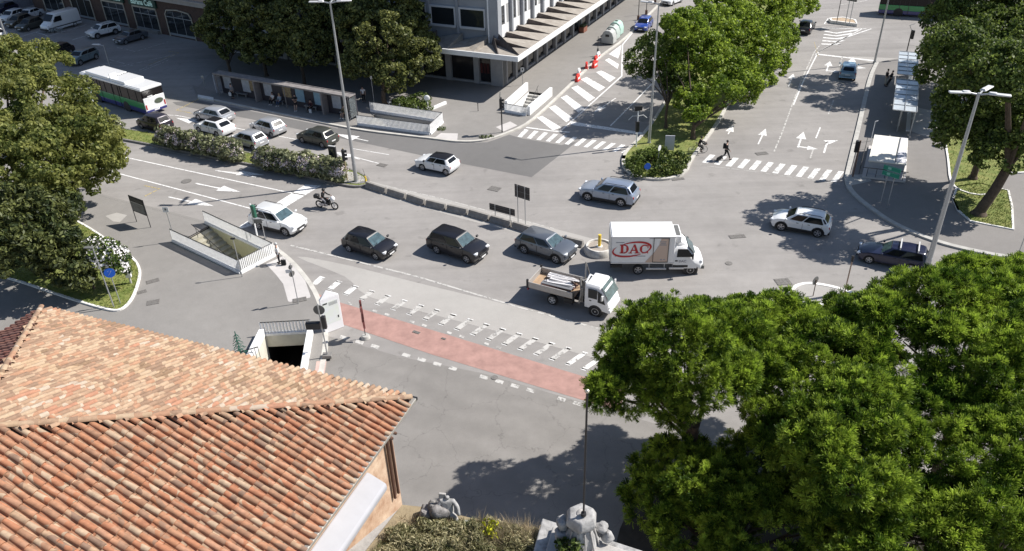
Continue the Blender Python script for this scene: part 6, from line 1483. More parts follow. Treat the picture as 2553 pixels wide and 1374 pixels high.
# ================================================================ PEOPLE
SKINM = [mat('skin_fair', (.50, .32, .24), .6), mat('skin_tan', (.32, .19, .13), .6), mat('skin_dark', (.10, .06, .045), .6)]
HAIR = {'dark': mat('hair_dark', (.02, .015, .012), .7), 'brown': mat('hair_brown', (.09, .05, .03), .7), 'fair': mat('hair_fair', (.45, .33, .2), .7), 'grey': mat('hair_grey', (.5, .5, .5), .7)}
def cloth(n, c): return mat('cloth_'+n, c, .9, var=.08, vs=6)
def person(label, px, A, H=1.72, pose='stand', top=None, bottom=None, shoe=None, sk=0, hair='dark', shorts=False, skirt=False, sleeve='long', z=KH, loc=None, bag=None, pack=None, helmet=None, long_hair=False):
    o = loc or G(*px, z); t = thing('person', label, 'person', o, A); s = H/1.72
    hip = .93; lift = 0; yaw = 1
    J = {}
    if pose == 'walk': legs = [((.02, .09), (.22, .09, .50), (.36, .09, .09)), ((-.0, -.09), (-.06, -.09, .50), (-.36, -.09, .14))]; arms = [((.0, .2, 1.40), (-.18, .24, 1.13), (-.12, .24, .88)), ((.0, -.2, 1.40), (.14, -.25, 1.14), (.30, -.22, .95))]
    elif pose == 'lean': legs = [((.0, .09), (.10, .1, .50), (.22, .1, .09)), ((-.0, -.09), (.12, -.1, .5), (.30, -.06, .09))]; arms = [((-.08, .2, 1.38), (.05, .26, 1.15), (.22, .05, 1.22)), ((-.08, -.2, 1.38), (.05, -.26, 1.15), (.22, -.02, 1.18))]
    elif pose == 'sit': hip = .50; legs = [((.0, .1), (.42, .12, .50), (.44, .12, .09)), ((.0, -.1), (.42, -.12, .5), (.50, -.12, .09))]; arms = [((.0, .2, .97), (.08, .25, .72), (.32, .15, .60)), ((.0, -.2, .97), (.08, -.25, .72), (.3, -.12, .62))]
    elif pose == 'ride': hip = .88; legs = [((.0, .12), (.38, .2, .70), (.2, .2, .36)), ((.0, -.12), (.38, -.2, .7), (.2, -.2, .36))]; arms = [((.16, .2, 1.33), (.32, .3, 1.12), (.6, .3, 1.05)), ((.16, -.2, 1.33), (.32, -.3, 1.12), (.6, -.3, 1.05))]
    else: legs = [((.0, .09), (.02, .10, .50), (-.0, .11, .09)), ((-.0, -.09), (.03, -.10, .5), (.03, -.12, .09))]; arms = [((.0, .2, 1.40), (-.03, .25, 1.12), (.05, .24, .87)), ((.0, -.2, 1.40), (-.02, -.25, 1.12), (.10, -.2, .92))]
    lx = {'ride': .16, 'lean': -.08}.get(pose, 0.0); th = hip+.5
    spine = [(0, 0, hip, .12), (lx*.3, 0, hip+.18, .115), (lx*.7, 0, hip+.38, .135), (lx, 0, th-.02, .10), (lx*1.05+.01, 0, th+.07, .05), (lx*1.1+.03, 0, th+.17, .078), (lx*1.1+.02, 0, th+.27, .075)]
    V = list(spine); E_ = [(i, i+1) for i in range(6)]; n0 = 3
    tops = list(spine[:4]); topE = [(0, 1), (1, 2), (2, 3)]; bot = [spine[0]]; botE = []; shoes = []
    for a0, a1, a2 in arms:
        i = len(V); V += [(*a0, .058), (*a1, .042), (*a2, .03)]; E_ += [(3, i), (i, i+1), (i+1, i+2)]
        d = (Vector(a2)-Vector(a1)).normalized(); pr = d.orthogonal().normalized(); pz = Vector((0, 1, 0)); 
        palm = Vector(a2)+d*.06; V.append((*palm, .024)); E_.append((i+2, i+3)); pi = i+3
        e = d.cross(Vector((0, 1, 0)));  e = e.normalized() if e.length > .2 else Vector((1, 0, 0))
        for k in range(4):
            q = palm+d*.035+e*(.021*(k-1.5)); r_ = palm+d*(.085-.006*abs(k-1.2))+e*(.024*(k-1.5))+pz*.012*(1 if a0[1] < 0 else -1)
            j = len(V); V += [(*q, .009), (*r_, .007)]; E_ += [(pi, j), (j, j+1)]
        q = Vector(a2)+d*.03+e*.04; j = len(V); V.append((*q, .009)); E_.append((pi, j))
        j = len(tops); fac = 1.0 if sleeve == 'long' else .45; a1s = Vector(a0).lerp(Vector(a1), .75)
        if sleeve == 'long': tops += [(*a0, .074), (*a1, .056), (*a2, .044)]; topE += [(3, j), (j, j+1), (j+1, j+2)]
        else: tops += [(*a0, .074), (*a1s, .06)]; topE += [(3, j), (j, j+1)]
    for (hx, hy), kn, an in legs:
        i = len(V); V += [(hx, hy, hip-.05, .085), (*kn, .058), (*an, .04), (an[0]+.13, an[1], an[2]-.04, .034)]; E_ += [(0, i), (i, i+1), (i+1, i+2), (i+2, i+3)]
        j = len(bot); km = Vector((hx, hy, hip-.05)).lerp(Vector(kn), .8)
        if shorts: bot += [(hx, hy, hip-.05, .10), (*km, .082)]; botE += [(0, j), (j, j+1)]
        else: bot += [(hx, hy, hip-.05, .10), (*kn, .074), (an[0], an[1], an[2]+.04, .058)]; botE += [(0, j), (j, j+1), (j+1, j+2)]
        q = MB(); q.sphere((an[0]+.06, an[1], an[2]-.035), .14, .05, .05, 10, 6); shoes.append(q)
    sc_ = (s, s, s)
    def fin(ob): ob.scale = sc_; return ob
    fin(skin('body', V, E_, SKINM[sk], t, 1))
    tops = [(v[0], v[1], v[2]+(-.04 if i == 0 else 0), v[3]+(.028 if i < 4 else 0)) for i, v in enumerate(tops)]
    fin(skin('top', tops, topE, top, t, 1))
    if skirt:
        q = MB(); n = 12; vs = []
        for z_, r_ in ((hip+.12, .13), (hip-.1, .18), (hip-.55, .26)): vs += [(math.cos(2*math.pi*i/n)*r_, math.sin(2*math.pi*i/n)*r_*.85, z_) for i in range(n)]
        q.add(vs, [(j*n+i, j*n+(i+1) % n, (j+1)*n+(i+1) % n, (j+1)*n+i) for j in range(2) for i in range(n)]); fin(q.build('skirt', bottom, t, smooth=True))
    else: bot[0] = (0, 0, hip+.04, .135); fin(skin('trousers', bot, botE, bottom, t, 1))
    for q in shoes: fin(q.build('shoe', shoe or BLACK, t, smooth=True))
    hx, hz_ = spine[5][0]-.012, spine[5][2]+.065
    if helmet: q = MB(); q.sphere((hx+.01, 0, hz_), .135, .125, .14, 14, 10); fin(q.build('helmet', helmet, t, smooth=True))
    else:
        q = MB(); q.sphere((hx-.015, 0, hz_+.02), .105, .095, .105, 12, 8); 
        if long_hair: q.sphere((hx-.05, 0, hz_-.10), .07, .09, .14, 10, 6)
        fin(q.build('hair', HAIR[hair], t, smooth=True))
        q = MB(); q.cb((hx+.098, 0, hz_-.03), .03, .02, .035); fin(q.build('nose', SKINM[sk], t, bevel=.008))
    if pack: q = MB(); q.box(-.30, -.12, -.15, .15, hip+.08, hip+.52); fin(q.build('backpack', pack, t, bevel=.05))
    return t
BLK = cloth('black', (.012, .012, .014)); WHT = cloth('white', (.72, .72, .72)); NVY = cloth('navy', (.02, .03, .07)); GRYc = cloth('grey', (.22, .22, .24)); KHK = cloth('khaki', (.22, .17, .1)); JEAN = cloth('jeans', (.05, .08, .15)); BRG = cloth('burgundy', (.06, .02, .025))
person('person in a white top and dark trousers standing at the corner of the picket railing', (698,657), R(200), 1.66, 'stand', WHT, BLK, hair='grey', sleeve='long', bag=None)
o_ = G(684,650,KH); b = MB(); b.box(-.17, .17, -.08, .08, .03, .42); b.at(); b.tube([(-.1, 0, .42), (0, 0, .6), (.1, 0, .42)], .012); ob = b.build('shoulder_bag', BLK, None, bevel=.02); ob.location = G(708,661,KH); tag(ob, 'dark bag on the pavement beside the person in white at the railing', 'bag')
dX = az(G(1755,397), G(2080,437))
person('person in black walking over the crossing and pulling a suitcase', (1808,398), dX, 1.78, 'walk', BLK, BLK, z=0.012, shorts=False, pack=BLK)
t = thing('suitcase', 'dark wheeled suitcase pulled along the crossing behind the walking person', 'suitcase', G(1787,401), dX)
b = MB(); b.at((0, 0, .12), 0, 0, R(52)); b.box(-.11, .11, -.2, .2, 0, .55); b.build('case', DARKM, t, bevel=.04); b = MB(); b.at((0, 0, .12), 0, 0, R(52)); b.tube([(0, -.13, .55), (0, -.13, .95), (0, .13, .95), (0, .13, .55)], .012); b.build('handle', STEELP, t)
for y in (-.15, .15): b = MB(); b.cyl((0, 0, -.02), .045, .04, 10); b.v = [(x, y+zq, .05+yq) for x, yq, zq in b.v]; b.build('wheel', RUBBER, t)
person('person in dark clothes standing over the bicycle under the central tree', (1740,384), az(G(1726,381), G(1752,381)), 1.7, 'ride', BLK, BLK, z=0.02)
m0 = moto.location
person('motorcyclist in dark jacket and black helmet riding the motorcycle', (0, 0), moto.rotation_euler.z, 1.76, 'ride', BLK, GRYc, loc=(m0.x-.3*math.cos(moto.rotation_euler.z), m0.y-.3*math.sin(moto.rotation_euler.z), -.02), helmet=BLACK)
person('person in black with pale trousers, left of the pair by the glass shelters', (2206,213), uR-1.2, 1.74, 'stand', BLK, cloth('stone', (.4, .38, .34)))
person('person all in black with arm out, right of the pair by the glass shelters', (2216,216), uR+1.8, 1.7, 'lean', BLK, BLK)
fA = SA-R(90)
def atS(x, y): return sA+polar(SA, x)+polar(SA+R(90), y)
person('person in grey holding a white bag at the left end of the bus stop wall', 0, fA, 1.7, 'stand', GRYc, BLK, loc=atS(2.3, -.2))
ob = MB(); ob.box(-.16, .16, -.05, .05, 0, .36); ob.tube([(-.1, 0, .36), (0, 0, .5), (.1, 0, .36)], .01); ob = ob.build('shopping_bag', WHT, None); ob.location = atS(2.15, -.42)+Vector((0, 0, .4)); ob.rotation_euler = (0, 0, SA); tag(ob, 'white bag carried by the person in grey at the bus stop wall', 'bag')
person('person in white seated on the second bench, left one', 0, fA, 1.68, 'sit', WHT, BLK, loc=atS(7.6, .45), shoe=WHITE, hair='brown', sleeve='short')
person('fair haired person in jeans seated on the second bench, right one', 0, fA, 1.68, 'sit', cloth('pale_blue', (.3, .36, .42)), JEAN, loc=atS(8.6, .45), shoe=WHITE, hair='fair', long_hair=True)
person('person in black shorts and top leaning between the bus stop posters', 0, fA+.4, 1.75, 'lean', BLK, BLK, loc=atS(11.3, -.1), shorts=True, sleeve='short', shoe=WHITE)
person('person in dark red sitting before the blue posters with a white bag', 0, fA, 1.66, 'sit', BRG, BLK, loc=atS(12.9, .45))
ob = MB(); ob.box(-.14, .14, -.06, .06, 0, .36); ob.tube([(-.08, 0, .36), (0, 0, .48), (.08, 0, .36)], .01); ob = ob.build('shopping_bag', WHT, None); ob.location = atS(13.2, -.1)+Vector((0, 0, .02)); ob.rotation_euler = (0, 0, SA); tag(ob, 'white bag beside the person in dark red at the bus stop wall', 'bag')
person('person in khaki shorts seated at the right end of the bus stop wall', 0, fA, 1.72, 'sit', KHK, KHK, loc=atS(17.3, .45), shorts=True, shoe=WHITE)
person('person in a white shirt in the shade right of the bus stop wall', (908,255), fA+.5, 1.74, 'stand', WHT, BLK, sleeve='short')
# ================================================================ VEGETATION
def leafmat(name, c1, c2, tip=None, trans=.35, island=.38, vs=.5):
    m = bpy.data.materials.new(name); m.use_nodes = True; n = m.node_tree.nodes; l = m.node_tree.links
    b = n['Principled BSDF']; b.inputs['Roughness'].default_value = .55; b.inputs['Specular IOR Level'].default_value = .35
    tc = n.new('ShaderNodeTexCoord'); nz = n.new('ShaderNodeTexNoise'); nz.inputs['Scale'].default_value = vs; nz.inputs['Detail'].default_value = 4; l.new(tc.outputs['Object'], nz.inputs['Vector'])
    ge = n.new('ShaderNodeNewGeometry'); ad = n.new('ShaderNodeMath'); ad.operation = 'MULTIPLY_ADD'; ad.inputs[1].default_value = .35; l.new(ge.outputs['Random Per Island'], ad.inputs[0])
    s_ = n.new('ShaderNodeMath'); s_.operation = 'SUBTRACT'; s_.inputs[1].default_value = .17; l.new(nz.outputs['Fac'], s_.inputs[0]); l.new(s_.outputs[0], ad.inputs[2])
    rp = n.new('ShaderNodeValToRGB'); rp.color_ramp.elements[0].position = .35; rp.color_ramp.elements[1].position = .65; rp.color_ramp.elements[0].color = (*c1, 1); rp.color_ramp.elements[1].color = (*c2, 1); l.new(ad.outputs[0], rp.inputs[0])
    hs = n.new('ShaderNodeHueSaturation'); mr = n.new('ShaderNodeMapRange'); mr.inputs[3].default_value = 1-island; mr.inputs[4].default_value = 1+island; l.new(ge.outputs['Random Per Island'], mr.inputs[0]); l.new(mr.outputs[0], hs.inputs['Value']); l.new(rp.outputs[0], hs.inputs['Color'])
    l.new(hs.outputs[0], b.inputs['Base Color'])
    tr = n.new('ShaderNodeBsdfTranslucent'); l.new(hs.outputs[0], tr.inputs['Color']); mx = n.new('ShaderNodeMixShader'); mx.inputs[0].default_value = trans
    l.new(b.outputs[0], mx.inputs[1]); l.new(tr.outputs[0], mx.inputs[2]); l.new(mx.outputs[0], n['Material Output'].inputs[0]); return m
def cards(P, Nn, size, rnd, aspect=1.6, fold=.25, jit=.7):
    """leaf sprays: folded diamonds at P facing roughly Nn"""
    n = len(P); Nn = Nn+rnd.normal(0, jit, (n, 3)); Nn /= np.linalg.norm(Nn, axis=1)[:, None]+1e-9
    a = np.cross(Nn, rnd.normal(0, 1, (n, 3))); a /= np.linalg.norm(a, axis=1)[:, None]+1e-9; b = np.cross(Nn, a)
    s = size*rnd.uniform(.6, 1.35, (n, 1)); L = s*aspect/2; W_ = s/2
    v = np.stack([P-a*L, P+b*W_+Nn*W_*fold-a*L*.1, P+a*L, P-b*W_+Nn*W_*fold-a*L*.1], 1).reshape(-1, 3)
    f = np.arange(n*4).reshape(n, 4); return v, f
def tufts(P, Nn, ln, rnd, k=11, wd=.02, spread=.75):
    """needle tufts: k thin blades fanning from each P along Nn"""
    n = len(P); D = Nn[:, None, :]+rnd.normal(0, spread, (n, k, 3)); D /= np.linalg.norm(D, axis=2)[:, :, None]
    s = ln*rnd.uniform(.7, 1.2, (n, k, 1)); side = np.cross(D, rnd.normal(0, 1, (n, k, 3))); side /= np.linalg.norm(side, axis=2)[:, :, None]
    B = P[:, None, :]+rnd.normal(0, ln*.12, (n, 1, 3)); v = np.stack([B+side*wd, B+D*s, B-side*wd], 2).reshape(-1, 3)
    return v, np.arange(n*k*3).reshape(-1, 3)
def bursts(P, Nn, ln, rnd, k=40, wd=.02, spread=.6):
    """needle bursts: blades of one burst share their root"""
    n = len(P); D = Nn[:, None, :]+rnd.normal(0, spread, (n, k, 3)); D /= np.linalg.norm(D, axis=2)[:, :, None]
    s = ln*rnd.uniform(.65, 1.15, (n, k, 1))*rnd.uniform(.75, 1.25, (n, 1, 1)); side = np.cross(D, rnd.normal(0, 1, (n, k, 3))); side /= np.linalg.norm(side, axis=2)[:, :, None]
    T = P[:, None, :]+D*s; v = np.concatenate([P[:, None, :], T+side*wd*.5, T-side*wd*.5], 1); b = (np.arange(n)*(2*k+1))[:, None]; i = np.arange(k)[None, :]
    f = np.stack([b+0*i, b+1+i, b+1+k+i], 2).reshape(-1, 3); return v.reshape(-1, 3), f
def npmesh(name, v, f, m, parent=None, loc=None):
    me = bpy.data.meshes.new(name); nf, k = f.shape
    if loc is not None: v = v-np.array(loc)[None, :]
    me.vertices.add(len(v)); me.vertices.foreach_set('co', v.astype(np.float32).ravel()); me.loops.add(nf*k); me.loops.foreach_set('vertex_index', f.astype(np.int32).ravel())
    me.polygons.add(nf); me.polygons.foreach_set('loop_start', np.arange(0, nf*k, k, dtype=np.int32)); 
    me.update(calc_edges=True); me.validate(); me.materials.append(m); o = bpy.data.objects.new(name, me); C.objects.link(o); o.parent = parent; return o
def crown_pts(blobs, rnd, dens, clump=.75, flat=1.0, fill=.15, low=-.35):
    """blobs: (x,y,z,rx,ry,rz). returns points+normals on lumpy surface made of clumps"""
    B = np.array(blobs, float); Ps, Ns = [], []
    for bi, (x, y, z, rx, ry, rz) in enumerate(B):
        area = 4*math.pi*((rx*ry)**1.6+(rx*rz)**1.6+(ry*rz)**1.6)**(1/1.6)/3**(1/1.6); nc = max(6, int(area/(clump*clump*1.9)))
        d = rnd.normal(0, 1, (nc, 3)); d /= np.linalg.norm(d, axis=1)[:, None]
        rr = rnd.uniform(.80, 1.05, (nc, 1)); inner = rnd.random(nc) < fill; rr[inner] *= rnd.uniform(.45, .8, (inner.sum(), 1))
        cc = np.array([x, y, z])+d*rr*np.array([rx, ry, rz])
        ok = np.ones(nc, bool)
        for bj, (x2, y2, z2, a2, b2, c2) in enumerate(B):
            if bj != bi: q = (cc-np.array([x2, y2, z2]))/np.array([a2, b2, c2]); ok &= (q**2).sum(1) > .5
        ok &= d[:, 2] > low-rnd.uniform(0, .5, nc)
        cc, d = cc[ok], d[ok]
        for c, dd in zip(cc, d):
            r = clump*rnd.uniform(.55, 1.2); n = max(4, int(dens*r*r*4*math.pi*.6))
            u = rnd.normal(0, 1, (n, 3)); u /= np.linalg.norm(u, axis=1)[:, None]; u[:, 2] = u[:, 2]*.9+.12
            keep = (u@dd) > -.55; u = u[keep]; Ps.append(c+u*r*rnd.uniform(.72, 1.05, (len(u), 1))*np.array([1, 1, .8])); Ns.append(u)
    return np.concatenate(Ps), np.concatenate(Ns)
def limb_mesh(base, h0, blobs, r, rnd, n=7, lean=(0, 0)):
    b = MB(); base = Vector(base); fork = base+Vector((lean[0], lean[1], h0)); mid = base.lerp(fork, .5)+Vector((rnd.uniform(-.1, .1), rnd.uniform(-.1, .1), 0))
    b.tube([base-Vector((0, 0, .2)), base+Vector((0, 0, .15)), mid, fork], r, 10, r*.72)
    b.cyl((base.x, base.y, base.z-.1), r*1.5, .35, 10, r*.98)
    for k in range(n):
        x, y, z, rx, ry, rz = blobs[int(rnd.integers(len(blobs)))]; e = Vector((x+rnd.uniform(-.6, .6)*rx, y+rnd.uniform(-.6, .6)*ry, z+rnd.uniform(-.2, .5)*rz)); s_ = fork-Vector((0, 0, rnd.uniform(0, h0*.25)))
        m1 = s_.lerp(e, .5)+Vector((rnd.uniform(-.3, .3), rnd.uniform(-.3, .3), rnd.uniform(0, .5))); b.tube([s_, m1, e], r*.42, 7, r*.1)
    return b
def tree(name, label, base, blobs, lm, size=.26, dens=22, clump=.75, trunk=.22, h0=None, seed=0, cat='tree', group=None, lean=(0, 0), fill=.2, aspect=1.6, limbs=8, bark=None, low=-.35, crown='crown'):
    rnd = np.random.default_rng(seed); P, Nn = crown_pts(blobs, rnd, dens, clump, fill=fill, low=low); v, f = cards(P, Nn, size, rnd, aspect)
    t = thing(name, label, cat, tuple(base), 0, group); npmesh(crown, v, f, lm, t, base)
    zmin = min(b[2]-b[5]*.5 for b in blobs)-base[2]; tb = limb_mesh(base, h0 or max(.8, zmin*.8), blobs, trunk, rnd, limbs, lean=lean); tb.build('trunk', bark or BARK, t, base, smooth=True)
    return t
def PB(px, py, z, rx, ry=None, rz=None): p = G(px, py, z); return (p.x, p.y, z, rx, ry or rx, rz or rx*.8)
L_OLIVE = leafmat('olive_leaves', (.11, .145, .035), (.28, .29, .085), trans=.55); L_DARK = leafmat('dark_conifer_leaves', (.035, .055, .018), (.12, .135, .04), trans=.3)
L_MAG = leafmat('magnolia_leaves', (.065, .085, .024), (.21, .22, .065), trans=.35); L_BRIGHT = leafmat('plane_leaves', (.10, .17, .02), (.30, .39, .05), trans=.5); L_DEEP = leafmat('lime_leaves', (.05, .085, .016), (.16, .21, .045), trans=.42)
L_OLE = leafmat('oleander_leaves', (.10, .12, .055), (.25, .26, .14), trans=.3); L_SHR = leafmat('shrub_leaves', (.03, .06, .01), (.12, .16, .03), trans=.2)
NEED = leafmat('pine_needles', (.06, .125, .010), (.31, .41, .05), trans=.38, island=.42, vs=.6)
FLW = mat('white_petals', (.78, .76, .76), .7); FLP = mat('pale_pink_petals', (.72, .62, .64), .7)
# big tree on the left
g = G(90,620,.2)
tree('broadleaf_tree', 'large olive green broadleaf tree filling the left side of the photo', g, [PB(95,270,8,4.0,4.0,3.2), PB(20,180,9,3.2), PB(170,380,6.5,3.6,3.4,3.2), PB(60,430,6.5,3.6,3.4,3.2), PB(215,330,5.6,2.5), PB(230,400,4.4,2.3,2.2,2.0), PB(110,150,8.6,2.0), PB(0,350,7,3.2)], L_OLIVE, .17, 52, .62, .38, 3.6, 1, limbs=12)
g = G(120,690,.2)
tree('conifer_tree', 'dark green conifer below the large broadleaf tree, beside the white flowering tree', g, [PB(60,560,4.6,2.8,2.4,2.8), PB(150,640,3.2,1.7,1.6,1.8), PB(10,600,4.6,2.6), PB(120,520,4.4,1.9), PB(180,690,1.9,1.0,.9,1.0)], L_DARK, .15, 60, .5, .22, 2, 2, aspect=2.4)
g = G(235,720,.2)
t = tree('flowering_tree', 'small tree with white blossom on the grass verge by the blue sign', g, [PB(265,640,2.5,1.3,1.2,1.1), PB(235,620,2.7,1.0), PB(292,668,1.9,.8,.75,.75)], L_SHR, .15, 40, .4, .07, 1.5, 3)
rnd = np.random.default_rng(33)
def blossoms(t, blobs, n, size, m, seed, loc, flat=.75, lo=-.1):
    rnd = np.random.default_rng(seed); B = np.array(blobs); w_ = B[:, 3]*B[:, 4]; k = rnd.choice(len(B), n, p=w_/w_.sum()); d = rnd.normal(0, 1, (n, 3)); d /= np.linalg.norm(d, axis=1)[:, None]; d[:, 2] = np.abs(d[:, 2])*(1)+lo
    P = B[k, :3]+d*B[k, 3:6]*rnd.uniform(.9, 1.12, (n, 1)); v, f = cards(P, d, size, rnd, 1.0, .4, .5); npmesh('blossom', v, f, m, t, loc)
blossoms(t, [PB(265,640,2.5,1.3,1.2,1.1), PB(235,620,2.7,1.0), PB(292,668,1.9,.8,.75,.75)], 900, .17, FLW, 5, g)
# oleander hedges
def hedge(label, pa, pb, w_, h, seed, nb=9, n=1500, zb=.2):
    a = G(*pa, zb); b_ = G(*pb, zb); bl = []
    rn = random.Random(seed)
    for i in range(nb): p = a.lerp(b_, i/(nb-1)); bl.append((p.x+rn.uniform(-.15, .15), p.y+rn.uniform(-.15, .15), zb+h*.5, w_*rn.uniform(.85, 1.1), w_*rn.uniform(.85, 1.1), h*rn.uniform(.5, .6)))
    o = (a+b_)/2; rnd = np.random.default_rng(seed); P, Nn = crown_pts(bl, rnd, 46, .34, fill=.1, low=-.8); Nn[:, 2] += .5; v, f = cards(P, Nn, .14, rnd, 2.6, .2, .5)
    v[:, 2] = np.maximum(v[:, 2], zb); t = thing('oleander_hedge', label, 'hedge', o, 0, 'oleander hedges on the verge'); npmesh('foliage', v, f, L_OLE, t, o)
    b = MB()
    for x, y, z, *_ in bl:
        for k in range(3): b.tube([(x, y, zb-.05), (x+rn.uniform(-.5, .5), y+rn.uniform(-.4, .4), zb+h*.8)], .025, 5, .01)
    b.build('stems', BARK, t, o); blossoms(t, bl, n, .12, FLP, seed+1, o, lo=-.15); blossoms(t, bl, n//2, .10, FLW, seed+9, o, lo=-.3)
hedge('pink and white flowering oleander hedge, left one of the two on the verge', (418,360), (590,398), .85, 1.7, 11, 9, 3800)
hedge('pink and white flowering oleander hedge, right one ending at the tall lamp post', (660,415), (845,447), .85, 1.7, 12, 10, 4600)
hedge('oleander hedge partly hidden behind the big left tree', (262,330), (290,338), .85, 1.9, 13, 3, 420)
# trees of the upper square
M_G = 'dark trees behind the bus stop wall'
def T(name, label, px, blobs, lm, **k): g = G(*px, k.pop('z0', KH)); return tree(name, label, g, blobs, lm, **k)
T('magnolia_tree', 'glossy magnolia tree nearest to the cafe, left end of the dark tree group', (575,190), [PB(560,75,4.4,2.8,2.6,2.8), PB(520,70,3.6,1.7), PB(590,120,3.0,1.9), PB(555,30,6.2,2.0)], L_MAG, seed=21, dens=38, size=.2, clump=.6, group=M_G)
T('magnolia_tree', 'dark tree behind the left part of the bus stop wall', (665,190), [PB(655,50,6.5,3.0,3,3), PB(620,20,7.5,2.6), PB(690,90,5.0,2.4), PB(650,120,3.8,2.2)], L_MAG, seed=22, dens=38, size=.2, clump=.6, group=M_G)
T('magnolia_tree', 'dark tree with a brown tinted branch behind the middle of the bus stop wall', (760,215), [PB(750,60,6.5,3.2,3,3), PB(780,120,4.6,2.6), PB(720,110,4.5,2.4), PB(770,0,8.6,2.6), PB(800,60,6.4,2.4)], L_MAG, seed=23, dens=38, size=.2, clump=.6, group=M_G)
T('magnolia_tree', 'largest dark green tree behind the grey picket railing, right end of the group', (960,262), [PB(960,110,5.6,3.6,3.2,3.4), PB(900,60,7.0,2.8), PB(1010,60,6.6,2.6,2.6,2.6), PB(1045,150,3.8,2.1,2,2.1), PB(900,160,3.8,2.2), PB(960,20,8.5,2.6), PB(985,190,2.9,2.0), PB(1050,110,5,1.5)], L_MAG, seed=24, dens=38, size=.2, clump=.6, trunk=.3, group=M_G)
T('magnolia_tree', 'dark tree crown at the top edge between the cafe and the office block', (860,90), [PB(850,0,8,3.2,3,3), PB(920,-20,8.6,2.8)], L_MAG, seed=25, dens=16, size=.32, group=M_G)
T('magnolia_tree', 'dark tree at the top edge nearest the cafe sign', (620,80), [PB(600,-30,7.5,3.2,3,3.2), PB(700,-30,8.6,3.4)], L_MAG, seed=26, dens=16, size=.32, group=M_G)
# trees of the central island
C_G = 'plane trees of the central island'
T('plane_tree', 'loose airy tree at the left tip of the central island', (1660,318), [PB(1600,150,5.2,1.6,1.4,1.4), PB(1680,130,6.0,1.9,1.7,1.9), PB(1640,180,4.6,1.4), PB(1690,200,4.4,1.5,1.4,1.8), PB(1610,110,6.2,.8), PB(1590,180,4.4,1.1), PB(1690,80,7.0,1.3), PB(1635,110,7.6,1.3)], L_DEEP, seed=31, dens=34, size=.15, clump=.42, group=C_G, trunk=.16, limbs=12, fill=.3, z0=.2)
T('plane_tree', 'bright green tree in the middle front of the central island, over the bicycle', (1728,345), [PB(1745,150,5.6,2.7,2.4,3.0), PB(1800,235,3.6,1.9,1.6,1.4), PB(1720,250,3.0,1.5,1.4,1.5), PB(1770,80,7.4,2.5,2.4,2.4), PB(1860,215,3.4,1.6,1.5,1.4), PB(1740,290,2.4,1.1,1,.9), PB(1700,210,3.8,1.4), PB(1870,240,2.6,.9,.8,.9), PB(1800,165,4.6,2.3), PB(1700,70,9,2.0), PB(1690,150,6,1.7)], L_BRIGHT, seed=32, dens=46, size=.16, clump=.5, group=C_G, trunk=.24, z0=.2)
T('plane_tree', 'tall bright green tree behind the front one of the central island', (1830,235), [PB(1830,90,5.4,2.9,2.7,3.4), PB(1885,150,3.8,2.2,2.0,2.1), PB(1800,20,7.4,2.8,2.6,2.6), PB(1915,90,5.4,2.2), PB(1850,190,2.8,1.8), PB(1900,200,2.4,1.2)], L_BRIGHT, seed=34, dens=40, size=.17, clump=.52, group=C_G, z0=.2)
T('plane_tree', 'bright green tree cut by the top edge, beside the black saloon car', (1905,140), [PB(1910,30,5.2,2.9,2.6,3.2), PB(1960,30,4.6,2.0,1.9,2.2), PB(1950,100,2.9,1.7,1.6,1.7), PB(1870,-20,7.0,2.8), PB(1935,160,2,1.3,1.2,1.2)], L_BRIGHT, seed=35, dens=36, size=.18, clump=.52, group=C_G, z0=.2)
T('plane_tree', 'bright green tree farthest back in the central island, at the top edge', (1950,40), [PB(1970,-30,5,2.8,2.6,3), PB(2000,10,3.4,1.8)], L_BRIGHT, seed=36, dens=15, size=.28, clump=.65, group=C_G, z0=.2)
# trees on the right
R_G = 'dense green trees on the right'
T('lime_tree', 'dense green tree beside the glass shelters, at the top right', (2370,260), [PB(2400,60,7.0,3.6,3.3,3.2), PB(2362,120,5.4,1.8), PB(2440,140,6.0,2.8), PB(2400,215,4.2,1.5,1.4,1.4), PB(2480,20,8.6,3.2), PB(2330,-75,11,2.8), PB(2425,-75,12,2.8)], L_DEEP, seed=41, dens=40, size=.17, clump=.6, group=R_G, trunk=.3, z0=.2)
T('lime_tree', 'dense green tree in the middle of the right edge, over the litter bin', (2425,445), [PB(2425,265,7.1,2.6,2.4,2.5), PB(2480,200,8.2,2.8), PB(2400,340,4.4,1.8,1.6,1.5), PB(2510,310,5.6,2.4), PB(2385,230,7.4,1.4), PB(2370,300,6.4,1.2,1.1,1.0), PB(2400,150,11,2.3), PB(2345,175,9.8,1.8), PB(2375,110,12,2.0), PB(2480,190,11,2.2)], L_DEEP, seed=42, dens=44, size=.16, clump=.55, group=R_G, trunk=.3, z0=.2)
T('lime_tree', 'tree with a thick leaning trunk on the small grass patch at the right edge', (2440,533), [PB(2540,260,7.5,3.0,2.7,2.8), PB(2500,380,5.0,1.9,1.7,1.5), PB(2555,330,6.2,2.4), PB(2540,180,11.5,2.4)], L_DEEP, seed=43, dens=44, size=.16, clump=.55, group=R_G, trunk=.46, lean=(1.3, .3), h0=3.8, z0=.2)
T('lime_tree', 'green tree crown cut by the top right corner', (2560,170), [PB(2560,10,8.5,3.8,3.4,3.4), PB(2500,90,7.2,2.8), PB(2640,60,8,3.5)], L_DEEP, seed=44, dens=34, size=.18, clump=.6, group=R_G, z0=.2)
